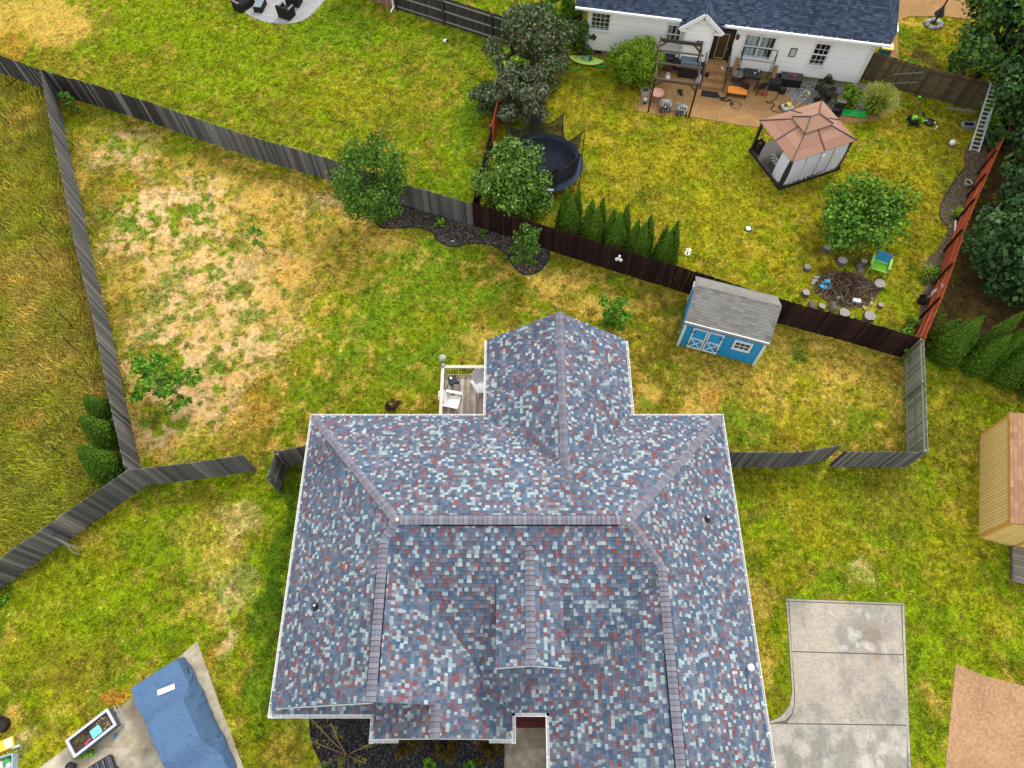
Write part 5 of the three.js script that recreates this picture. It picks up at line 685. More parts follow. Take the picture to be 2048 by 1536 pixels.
tree('shade_tree', 'large dark green tree at the top right corner', 'tree', [26.97, -34.71], { seed: 8, h: 7, r: 4.0, y0: 1.2, clumps: 40, leaves: 11000, leaf: 0.26, cols: GREEN.concat(DARK), sprigs: 60, cs: 0.72, tr: 0.2, lean: [0.8, -0.3] });
for (const [p, h, r0, s, l] of [[[27.18, -29.36], 6.5, 2.6, 21, 'dark leafy tree of the wood level with the ladder'], [[26.6, -25.45], 7, 2.9, 22, 'dark leafy tree of the wood beyond the middle of the red fence'], [[25.01, -22.51], 5.5, 2.3, 23, 'dark leafy tree of the wood right of the fire pit'], [[23.62, -20.06], 5.5, 2.5, 24, 'dark leafy tree of the wood just above the tall conifers'], [[25.49, -18.32], 6.5, 2.6, 25, 'dark leafy tree of the wood at the right edge above the conifers'], [[27.33, -21.88], 8, 3.2, 26, 'tallest dark tree of the wood at the right edge'], [[30.02, -32.05], 6, 2.6, 27, 'dark leafy tree of the wood at the right edge beside the big corner tree']])
  tree('wood_tree', l, 'tree', p, { seed: s, h, r: r0, y0: 0.8, clumps: 26, leaves: 6500, leaf: 0.24, cols: DARK, sprigs: 40, cs: 0.82, tr: 0.13, group: 'trees of the wood behind the red fence' });
// shrubs along the boundary by the white house
tree('overgrown_shrub', 'big overgrown grey green shrub with brown twigs beside the kayak', 'shrub', [1.12, -34.92], { seed: 31, h: 4.2, r: 3.0, y0: 0.5, clumps: 40, leaves: 9000, leaf: 0.16, cols: GREYG.concat(DARK, [[0.13, 0.06, 0.03]]), sprigs: 110, cs: 0.66, tr: 0.06 });
tree('overgrown_shrub', 'silvery green shrub just behind the trampoline net', 'shrub', [0.74, -31.78], { seed: 32, h: 3.0, r: 2.2, y0: 0.5, clumps: 26, leaves: 5600, leaf: 0.15, cols: GREYG, sprigs: 90, cs: 0.66, tr: 0.05 });
tree('overgrown_shrub', 'darker shrub left of the silvery green shrub', 'shrub', [-1.4, -32.25], { seed: 33, h: 1.9, r: 1.15, y0: 0.3, clumps: 14, leaves: 2200, leaf: 0.13, cols: DARK.concat(GREYG), sprigs: 40, cs: 0.7, tr: 0.04 });
tree('lime_shrub', 'small lime green sapling among the grey green shrubs', 'shrub', [-0.06, -33.46], { seed: 34, h: 3.0, r: 1.0, y0: 1.2, clumps: 9, leaves: 520, leaf: 0.19, cols: LIME, sprigs: 30, cs: 0.6, tr: 0.03 });
tree('climbing_vine', 'dark green vine climbing the left corner of the white house', 'vine', [4.02, -36.99], { seed: 35, h: 2.2, r: 1.1, y0: 0.2, clumps: 12, leaves: 2400, leaf: 0.15, cols: DARK.concat(GREEN), cs: 0.75, tr: 0.03 });
tree('reed_clump', 'tall strap leaved green clump beside the dark air conditioner', 'plant', [2.71, -39.25], { seed: 36, h: 2.6, r: 1.2, y0: 0.3, clumps: 10, leaves: 1500, leaf: 0.42, cols: BRIGHT, slim: 0.1, cs: 0.9, tr: 0.03 });
tree('green_shrub', 'fresh green shrub behind the large grey green shrub', 'shrub', [0.79, -38.66], { seed: 37, h: 2.2, r: 1.4, y0: 0.3, clumps: 12, leaves: 2200, leaf: 0.17, cols: GREEN.concat(GREYG), sprigs: 40, cs: 0.7, tr: 0.04 });
tree('round_bush', 'big round lacy yellow green bush beside the pergola', 'bush', [7.21, -34.79], { seed: 38, h: 2.5, r: 1.65, y0: 0.15, clumps: 34, leaves: 13000, leaf: 0.15, cols: [[0.15, 0.26, 0.012], [0.19, 0.31, 0.018], [0.11, 0.2, 0.01], [0.24, 0.34, 0.025]], cs: 0.85, slim: 0.22, topheavy: 0.65 });
tree('purple_shrub', 'dusky grey green shrub against the white house wall', 'shrub', [17.78, -33.26], { seed: 39, h: 1.5, r: 0.85, y0: 0.1, clumps: 16, leaves: 3000, leaf: 0.11, cols: [[0.055, 0.06, 0.03], [0.08, 0.08, 0.045], [0.04, 0.045, 0.025], [0.09, 0.07, 0.05]], cs: 0.7, slim: 0.2, tr: 0.03 });
tree('green_bush', 'bright green bush left of the pampas grass', 'bush', [19.01, -32.69], { seed: 40, h: 1.3, r: 0.85, y0: 0.1, clumps: 16, leaves: 2200, leaf: 0.14, cols: [[0.15, 0.27, 0.015], [0.2, 0.33, 0.02], [0.11, 0.2, 0.012]], cs: 0.7, tr: 0.03 });
tree('corner_bush', 'bright green bush under the top of the leaning ladder', 'bush', [26.92, -31.66], { seed: 51, h: 1.6, r: 1.5, y0: 0.1, clumps: 16, leaves: 2600, leaf: 0.16, cols: BRIGHT, cs: 0.7, tr: 0.03 });
tree('low_bush', 'low green plants beside the foot of the ladder', 'bush', [26.31, -29.93], { seed: 52, h: 0.8, r: 0.8, y0: 0.05, clumps: 9, leaves: 900, leaf: 0.14, cols: BRIGHT.concat(GREEN), cs: 0.7, tr: 0.02 });
tree('fence_weed', 'leafy weed growing at the corner of the black fence', 'weed', [18.22, -16.07], { seed: 53, h: 0.9, r: 0.45, y0: 0.1, clumps: 5, leaves: 90, leaf: 0.12, cols: GREEN, cs: 0.8, tr: 0.01 });
tree('fence_weed', 'bright weeds along the black fence below the fire pit', 'weed', [18.31, -16.99], { seed: 54, h: 0.6, r: 0.9, y0: 0.1, clumps: 8, leaves: 500, leaf: 0.12, cols: BRIGHT, cs: 0.7, tr: 0.01 });
tree('corner_shrub', 'small shrub in the corner where the two grey fences meet', 'shrub', [-24.9, -32.25], { seed: 55, h: 1.5, r: 0.6, y0: 0.3, clumps: 7, leaves: 420, leaf: 0.13, cols: GREEN, sprigs: 10, cs: 0.8, tr: 0.02 });
tree('bed_plant', 'pale yellow green plant in the middle of the mulch bed', 'plant', [-3.72, -24.02], { seed: 56, h: 0.6, r: 0.38, y0: 0.1, clumps: 5, leaves: 130, leaf: 0.14, cols: LIME.concat(GREEN), cs: 0.8, tr: 0.01 });
tree('bed_plant', 'small green plant in the mulch bed left of the young tree', 'plant', [-1.46, -23.4], { seed: 57, h: 0.4, r: 0.3, y0: 0.05, clumps: 5, leaves: 110, leaf: 0.12, cols: GREEN, cs: 0.8, tr: 0.01 });
tree('bed_plant', 'green ground plants at the foot of the young tree', 'plant', [-0.05, -22.13], { seed: 58, h: 0.5, r: 0.55, y0: 0.05, clumps: 6, leaves: 240, leaf: 0.12, cols: GREEN, cs: 0.8, tr: 0.01 });
tree('bed_plant', 'green sprouts round the trunk of the leafy tree', 'plant', [-6.92, -24.25], { seed: 59, h: 0.4, r: 0.4, y0: 0.05, clumps: 6, leaves: 220, leaf: 0.11, cols: GREEN, cs: 0.8, tr: 0.01 });
tree('plum_plant', 'small dark purple plant behind the house left of the deck', 'plant', [-5.39, -13.68], { seed: 60, h: 0.35, r: 0.42, y0: 0.03, clumps: 8, leaves: 320, leaf: 0.09, cols: [[0.06, 0.03, 0.03], [0.09, 0.05, 0.045], [0.04, 0.022, 0.025]], cs: 0.7, tr: 0.01 });
tree('front_shrub', 'small green shrub in the front bed at the bottom edge', 'shrub', [-2.98, 0.53], { seed: 61, h: 0.7, r: 0.32, y0: 0.05, clumps: 8, leaves: 420, leaf: 0.1, cols: BRIGHT, cs: 0.7, tr: 0.01 });
tree('front_shrub', 'small green shrub in the front bed nearest the walk', 'shrub', [-1.55, 0.56], { seed: 62, h: 0.6, r: 0.3, y0: 0.05, clumps: 8, leaves: 360, leaf: 0.1, cols: BRIGHT, cs: 0.7, tr: 0.01 });
for (const [p, l, s] of [[[-3.8, -0.08], 'rusty brown grassy shrub left of the middle of the front bed', 63], [[-2.29, 0.02], 'rusty brown grassy shrub in the middle of the front bed', 64], [[-0.89, -0.03], 'rusty brown grassy shrub beside the front walk', 65]]) tree('rusty_shrub', l, 'shrub', p, { seed: s, h: 0.7, r: 0.6, y0: 0.05, clumps: 12, leaves: 1100, leaf: 0.13, cols: [[0.12, 0.075, 0.012], [0.16, 0.1, 0.018], [0.08, 0.06, 0.012], [0.1, 0.09, 0.02]], slim: 0.15, cs: 0.7, tr: 0.01, group: 'rusty shrubs of the front bed' });
{ // the nearly bare sapling in the front bed
  const t = thing('bare_sapling', 'nearly leafless sapling with long pale branches in the front bed', 'tree', [-5.95, 0.21]), r = rng(66), br = [], pts = [];
  for (const [x, y, z] of [[-1.3, 1.6, -1.35], [-0.3, 1.9, -1.0], [-0.9, 1.3, 0.4], [0.9, 1.2, 0.25], [0.6, 1.4, 0.9], [-0.2, 1.5, 0.9], [1.3, 0.9, -0.5], [0.2, 2.2, 0.2], [-1.2, 1.2, -0.5]]) { br.push(tube([[0, 0, 0], [x * 0.4, y * 0.55, z * 0.4], [x, y, z]], 0.018, 8, 5)); for (let k = 0; k < 16; k++) { const q = rr(0.45, 1.05, r); pts.push([x * q + rr(-0.12, 0.12, r), y * q + rr(-0.1, 0.1, r), z * q + rr(-0.12, 0.12, r), 0, 1, 0]); } }
  part(t, 'branches', br, M(0.3, 0.2, 0.11)); part(t, 'crown', leafCloud(pts, 0.13, [[0.12, 0.15, 0.02], [0.2, 0.17, 0.03], [0.08, 0.12, 0.02]], r), LM);
}
// upright conifers: a core and thousands of small sprays turned up along it
const CON = [[0.062, 0.135, 0.008], [0.085, 0.17, 0.011], [0.042, 0.1, 0.008], [0.12, 0.215, 0.016]];
function conifer(label, at, spires, o = {}) { // spires: [dx, dz, height, radius]
  const t = thing('conifer', label, 'conifer', at, 0, o.group), r = rng(o.seed), cores = [], pts = [];
  for (const [dx, dz, h, rad] of spires) {
    const prof = (v) => rad * 1.32 * Math.pow(Math.max(0, 1 - v), 0.72) * (0.72 + 0.28 * Math.min(1, v * 5));
    cores.push(lathe([0, 0.08, 0.2, 0.4, 0.6, 0.8, 0.93, 1].map((v) => [Math.max(0.005, prof(v) * 0.86), v * h]), 10).translate(dx, 0.05, dz));
    const n = Math.round(1900 * h * rad * (o.dense || 1)); for (let i = 0; i < n; i++) { const v = 1 - Math.sqrt(r()) * 0.995, a = r() * 6.283, lump = 1 + 0.16 * Math.sin(a * 5 + v * 19) * Math.sin(v * 31 + a * 3), q = prof(v) * rr(0.82, 1.06, r) * lump; pts.push([dx + Math.cos(a) * q, 0.05 + v * h, dz + Math.sin(a) * q, Math.cos(a), 0.5, Math.sin(a)]); }
  }
  part(t, 'trunk', spires.map(([dx, dz]) => rod([dx, -0.02, dz], [dx, 0.3, dz], 0.05, 0.04)), bark);
  part(t, 'core', cores, M(0.075, 0.15, 0.011, { roughness: 1 })); part(t, 'crown', leafCloud(pts, o.leaf || 0.1, o.cols || CON, r, { slim: 0.3, mess: 0.5, flat: 0.15 }), LM);
}
const rowC = 'conifers standing in a row behind the black fence';
conifer('narrow conifer at the left end of the row behind the black fence', [2.85, -23.4], [[0, 0.1, 3.1, 0.5], [-0.2, -0.4, 3.15, 0.4], [0.35, -0.4, 3.1, 0.36]], { seed: 71, group: rowC });
conifer('second narrow conifer from the left behind the black fence', [4.08, -22.82], [[0, 0.1, 2.95, 0.5], [-0.25, -0.35, 3.0, 0.4], [0.28, -0.45, 3.0, 0.34]], { seed: 72, group: rowC });
conifer('middle conifer of the five behind the black fence', [5.14, -22.35], [[-0.05, 0.1, 3.1, 0.52], [0.33, -0.35, 3.25, 0.38], [-0.3, -0.3, 2.9, 0.34]], { seed: 73, group: rowC });
conifer('fourth narrow conifer from the left behind the black fence', [6.24, -21.91], [[0, 0.1, 2.95, 0.48], [-0.3, -0.15, 2.9, 0.38], [0.4, -0.1, 2.8, 0.3], [0.35, -0.45, 2.9, 0.3]], { seed: 74, group: rowC });
conifer('narrow conifer at the right end of the row behind the black fence', [7.51, -21.51], [[-0.1, 0.05, 2.8, 0.46], [0.3, -0.05, 2.7, 0.33], [0.28, -0.45, 2.95, 0.32], [-0.2, -0.35, 2.75, 0.3]], { seed: 75, group: rowC });
const rowR = 'conifers at the edge of the wood beside the greenish fence';
conifer('broad conifer beside the corner of the red and greenish fences', [20.11, -16.34], [[0, 0, 3.1, 0.7], [0.3, -0.3, 3.0, 0.5], [-0.1, -0.7, 2.1, 0.42]], { seed: 76, group: rowR });
conifer('pointed conifer in the middle of the right hand group', [21.28, -15.7], [[0, 0, 3.0, 0.58], [0.15, -0.55, 4.0, 0.42], [0.55, -0.05, 3.8, 0.45]], { seed: 77, group: rowR });
conifer('conifer at the right edge of the picture above the lawn', [22.51, -15.18], [[0, 0, 3.4, 0.66], [0.5, -0.4, 3.7, 0.55]], { seed: 78, group: rowR });
conifer('lowest conifer at the right edge of the picture', [23.64, -14.43], [[0, 0, 3.2, 0.66], [0.6, -0.3, 3.4, 0.6]], { seed: 79, group: rowR });
const rowL = 'small conifers between the meadow and the grey fence';
conifer('topmost of the three small conifers by the left fence', [-18.1, -13.25], [[0, 0, 2.0, 0.48], [-0.12, 0.12, 1.7, 0.34]], { seed: 80, group: rowL });
conifer('middle one of the three small conifers by the left fence', [-17.61, -12.05], [[0, 0, 2.6, 0.55], [-0.15, 0.1, 2.2, 0.4]], { seed: 81, group: rowL });
conifer('lowest and largest of the three small conifers by the left fence', [-17, -10.51], [[0, 0, 3.2, 0.58], [-0.2, 0.15, 2.6, 0.42]], { seed: 82, group: rowL });
function blades(name, label, category, at, n, L, spread, cols, w, seed, mats) { // fountain of strap leaves
  const t = thing(name, label, category, at), r = rng(seed), P = [], Cc = [];
  for (let i = 0; i < n; i++) { const a = r() * 6.283, s = spread * rr(0.2, 1, r), l = L * rr(0.7, 1.1, r), c = pick(cols, r), k = rr(0.7, 1.3, r), dx = Math.cos(a), dz = Math.sin(a), bx = rr(-0.25, 0.25, r) * spread, bz = rr(-0.25, 0.25, r) * spread, pt = (u, e) => { const x = bx + dx * s * u * u, z = bz + dz * s * u * u, y = l * (u * 1.15 - 0.55 * u * u * s / spread); return [x - dz * w * e * (1 - u * 0.8), y, z + dx * w * e * (1 - u * 0.8)]; };
    for (let q = 0; q < 3; q++) { const u0 = q / 3, u1 = (q + 1) / 3; P.push(...pt(u0, -1), ...pt(u0, 1), ...pt(u1, 1), ...pt(u0, -1), ...pt(u1, 1), ...pt(u1, -1)); for (let j = 0; j < 6; j++) { const tip = q === 2 ? 1.25 : 1; Cc.push(c[0] * k * tip, c[1] * k, c[2] * k); } } }
  const g = new THREE.BufferGeometry(); g.setAttribute('position', new THREE.Float32BufferAttribute(P, 3)); g.setAttribute('color', new THREE.Float32BufferAttribute(Cc, 3)); g.setAttribute('uv', new THREE.Float32BufferAttribute(new Float32Array(P.length / 3 * 2), 2)); g.computeVertexNormals(); part(t, 'leaves', g, LM); return t;
}
{ const t = blades('ornamental_grass', 'large fountain of ornamental grass with tan plumes by the patio', 'grass clump', [20.54, -32.37], 900, 1.5, 1.35, [[0.14, 0.28, 0.02], [0.2, 0.34, 0.03], [0.28, 0.36, 0.06], [0.24, 0.36, 0.05]], 0.024, 90), r = rng(91), p = []; for (let i = 0; i < 80; i++) { const a = r() * 6.3, s = 1.25 * Math.sqrt(r()), y = 1.45 - s * s * 0.45; for (let k = 0; k < 4; k++) p.push([Math.cos(a) * (s + k * 0.03), y + rr(-0.05, 0.2, r), Math.sin(a) * (s + k * 0.03), 0, 1, 0]); } part(t, 'plumes', leafCloud(p, 0.13, [[0.42, 0.3, 0.11], [0.5, 0.4, 0.18], [0.36, 0.3, 0.1]], r, { slim: 0.16 }), LM); }
blades('strap_plant', 'yellow green spiky plant in the small bed by the red fence', 'plant', [23.08, -24.71], 70, 0.6, 0.45, LIME, 0.025, 92);
blades('strap_plant', 'yellow green spiky plant beside the red fence right of the green chair', 'plant', [20.58, -21.02], 80, 0.6, 0.5, LIME, 0.025, 93);
tree('low_bush', 'low weeds along the foot of the red fence', 'bush', [20.91, -20.66], { seed: 94, h: 0.5, r: 0.8, y0: 0.05, clumps: 8, leaves: 500, leaf: 0.1, cols: GREEN, cs: 0.7, tr: 0.01 });
tree('low_bush', 'green weeds where the red fence meets the black fence', 'bush', [19.03, -17.76], { seed: 95, h: 0.5, r: 0.7, y0: 0.05, clumps: 8, leaves: 500, leaf: 0.1, cols: GREEN, cs: 0.7, tr: 0.01 });
tree('low_bush', 'small green plants at the left edge of the front lawn', 'bush', [-20.13, -5.18], { seed: 96, h: 0.3, r: 0.4, y0: 0.03, clumps: 6, leaves: 160, leaf: 0.1, cols: BRIGHT, cs: 0.8, tr: 0.01 });

// ---------- deck behind the house ----------
console.log('objects');
const BLK = M(0.012, 0.012, 0.013, { roughness: 0.45 }), STEEL = M(0.5, 0.51, 0.52, { roughness: 0.35, metalness: 0.7 }), WHT = M(0.8, 0.8, 0.79, { roughness: 0.4 });
{
  const o = thing('timber_deck', 'weathered timber deck with railing in the corner behind the house', 'deck', [-3.02, 0, -14.95]);
  part(o, 'frame', [box(2.0, 0.25, 3.3, 1.0, 0.43, 1.68)], WOOD.deck[2]);
  const bg = box(0.134, 0.03, 3.32); for (let i = 0; i < 14; i++) { const m = part(o, 'deck_board', bg, WOOD.deck[(i * 3) % 4]); m.position.set(0.09 + i * 0.14, 0.585 + (i % 3) * 0.002, 1.68); }
  part(o, 'top_rail', [box(2.1, 0.04, 0.14, 1.0, 1.5, 0)], WOOD.deck[3]); part(o, 'top_rail', [box(0.14, 0.04, 3.1, -0.02, 1.502, 1.62)], WOOD.deck[3]); part(o, 'bottom_rail', [box(1.9, 0.06, 0.05, 1.0, 0.72, 0)], WOOD.deck[0]); part(o, 'bottom_rail', [box(0.05, 0.06, 3.0, 0, 0.72, 1.6)], WOOD.deck[0]);
  for (const [x, z] of [[0, 0], [1.95, 0], [0, 1.6], [0, 3.1]]) part(o, 'post', [box(0.1, 1.48, 0.1, x, 0.74, z)], WOOD.deck[1]);
  const bl2 = cyl(0.012, 0.012, 0.74, 0, 0, 0, 0, 0, 0, 6); for (let i = 1; i < 17; i++) { const m = part(o, 'baluster', bl2, BLK); m.position.set(i * 0.115, 1.11, 0); } for (let i = 1; i < 26; i++) if (i % 13) { const m = part(o, 'baluster', bl2, BLK); m.position.set(0, 1.11, i * 0.12); }
  const lp = thing('lamp_post', 'small solar lantern on a post at the deck corner', 'lantern', [-3.02, 1.52, -14.95]); part(lp, 'pole', [rod([0, 0, 0], [0, 0.5, -0.1], 0.015)], BLK); part(lp, 'lantern', [lathe([[0.02, 0.12], [0.15, 0.02], [0.12, -0.1], [0.05, -0.16]], 8).translate(0, 0.6, -0.12)], M(0.55, 0.55, 0.55, { roughness: 0.3 })); part(lp, 'dial', [cyl(0.09, 0.09, 0.03, 0, 0.08, -0.05, 0.3)], M(0.6, 0.6, 0.58)); part(lp, 'dial_rim', [new THREE.TorusGeometry(0.09, 0.015, 6, 16).rotateX(Math.PI / 2 + 0.3).translate(0, 0.1, -0.05)], BLK);
  // small black grill on a wooden stand
  const gr = thing('tabletop_grill', 'black square grill on a small wooden stand in the deck corner', 'grill', [-2.58, 0.6, -14.45], 0.35); for (const [x, z] of [[-0.17, -0.17], [0.17, -0.17], [-0.17, 0.17], [0.17, 0.17]]) part(gr, 'leg', [beam([x * 1.2, 0, z * 1.2], [x, 0.42, z], 0.05, 0.05)], WOOD.deck[1]); part(gr, 'shelf', [box(0.42, 0.03, 0.42, 0, 0.43, 0)], WOOD.deck[2]); part(gr, 'lid', [rbox(0.46, 0.2, 0.44, 0.07, 0, 0.55, 0)], M(0.014, 0.016, 0.02, { roughness: 0.25 })); part(gr, 'gauge', [cyl(0.06, 0.06, 0.02, -0.08, 0.66, -0.1)], WHT); part(gr, 'handle', [rod([-0.1, 0.6, 0.26], [0.1, 0.6, 0.26], 0.015)], STEEL);
}
function adirondack(label, pos, turn) { // moulded white garden chair; faces +z
  const o = thing('garden_chair', label, 'chair', pos, turn, 'white garden chairs on the deck'), m = M(0.82, 0.82, 0.81, { roughness: 0.35 });
  part(o, 'seat', [0, 1, 2, 3, 4].map((i) => box(0.52, 0.022, 0.112, 0, 0.37 - i * 0.018, 0.22 - i * 0.11, -0.16)), m);
  part(o, 'backrest', [-2, -1, 0, 1, 2].map((i) => { const h = 0.78 - Math.abs(i) * 0.07; return box(0.112, h, 0.022, i * 0.108 * 1.02, 0.3 + h * 0.46, -0.3 - h * 0.2, -0.42, 0, -i * 0.04); }).concat([box(0.6, 0.05, 0.03, 0, 0.62, -0.46, -0.42)]), m);
  for (const s of [-1, 1]) { part(o, 'armrest', [rbox(0.13, 0.03, 0.72, 0.012, s * 0.35, 0.56, -0.06)], m); part(o, 'leg', [box(0.05, 0.56, 0.1, s * 0.34, 0.28, 0.24)], m); part(o, 'leg', [beam([s * 0.31, 0.02, -0.55], [s * 0.31, 0.5, -0.2], 0.05, 0.1)], m); }
  return o;
}
{ const a = [-2.56, -13.52], b = [-1.28, -14.25]; adirondack('white plastic garden chair in the middle of the deck', [a[0], 0.6, a[1]], 1.35); adirondack('white plastic garden chair half hidden under the roof edge', [b[0], 0.6, b[1]], 0.5); }

// ---------- trampoline ----------
{
  const o = thing('trampoline', 'black round trampoline with sagging safety net', 'trampoline', [1.65, 0, -27.7]), Rt = 2.1;
  part(o, 'jumping_mat', [cyl(1.82, 1.82, 0.02, 0, 0.78, 0, 0, 0, 0, 48)], M(0.012, 0.015, 0.024, { roughness: 0.95 }));
  const pad = part(o, 'edge_pad', [lathe([[1.8, 0.79], [1.84, 0.83], [2.1, 0.82], [2.14, 0.76], [2.1, 0.74]], 48)], M(0.04, 0.055, 0.085, { roughness: 0.8 })); part(pad, 'pad_label', [box(0.4, 0.006, 0.13, 0.3, 0.835, 1.96, 0, -0.15)], M(0.7, 0.7, 0.7));
  part(o, 'frame', [new THREE.TorusGeometry(2.1, 0.03, 8, 48).rotateX(Math.PI / 2).translate(0, 0.72, 0)], M(0.25, 0.27, 0.3, { roughness: 0.3, metalness: 0.8 }));
  const netM = new THREE.MeshStandardMaterial({ color: lin(0.008, 0.009, 0.012), roughness: 0.9, side: THREE.DoubleSide, transparent: true, alphaMap: null, opacity: 0.75 }), top = []; 
  const n = 8, r = rng(150); for (let i = 0; i < n; i++) {
    const a = i / n * 6.283 + 0.5, x = Math.cos(a) * 2.2, z = Math.sin(a) * 2.2, h = 2.45; top.push([x * 0.95, h - 0.1, z * 0.95]);
    part(o, 'pole', [tube([[x, 0.0, z], [x, 1.8, z], [x * 0.98, h, z * 0.98]], 0.025, 8, 6)], BLK); if (i % 2 === 0) part(o, 'leg', [tube([[x * 0.95, 0.72, z * 0.95], [x * 0.98, 0.03, z * 0.98], [Math.cos(a + 0.4) * 2.08, 0.03, Math.sin(a + 0.4) * 2.08], [Math.cos(a + 0.4) * 2.0, 0.72, Math.sin(a + 0.4) * 2.0]], 0.022, 12, 6)], M(0.2, 0.21, 0.23, { metalness: 0.6, roughness: 0.4 }));
  }
  // net of thin cords hung between the poles, sagging at its hem
  const P = [], seg = 9, q3 = (a, b, t, k) => { const x = a[0] + (b[0] - a[0]) * t, z = a[2] + (b[2] - a[2]) * t, y = a[1] + (b[1] - a[1]) * t - 0.55 * Math.sin(Math.PI * t) * k, s = 1 - 0.1 * Math.sin(Math.PI * t) * k; return [x * s, y, z * s]; };
  const loops = []; for (let i = 0; i < n; i++) { const a = top[i], b = top[(i + 1) % n], dip = i === 6 ? 1.9 : 1, A = [a[0] / 0.95 * 0.87, 0.82, a[2] / 0.95 * 0.87], B = [b[0] / 0.95 * 0.87, 0.82, b[2] / 0.95 * 0.87]; for (let k = 0; k < seg; k++) { const t0 = k / seg, t1 = (k + 1) / seg, u0 = q3(a, b, t0, dip), u1 = q3(a, b, t1, dip), l0 = q3(A, B, t0, 0), l1 = q3(A, B, t1, 0); P.push(...l0, ...l1, ...u1, ...l0, ...u1, ...u0); } loops.push(tube([0, 0.25, 0.5, 0.75, 1].map((t) => q3(a, b, t, dip)), 0.02, 10, 5)); }
  const g = tri(P); part(o, 'safety_net', [g], netM); part(o, 'net_hem', loops, BLK);
  const lad = part(o, 'enclosure_strap', [tube([[1.75, 0.85, -0.9], [1.85, 1.2, -0.8], [1.8, 1.5, -0.95]], 0.02)], M(0.7, 0.7, 0.68));
}
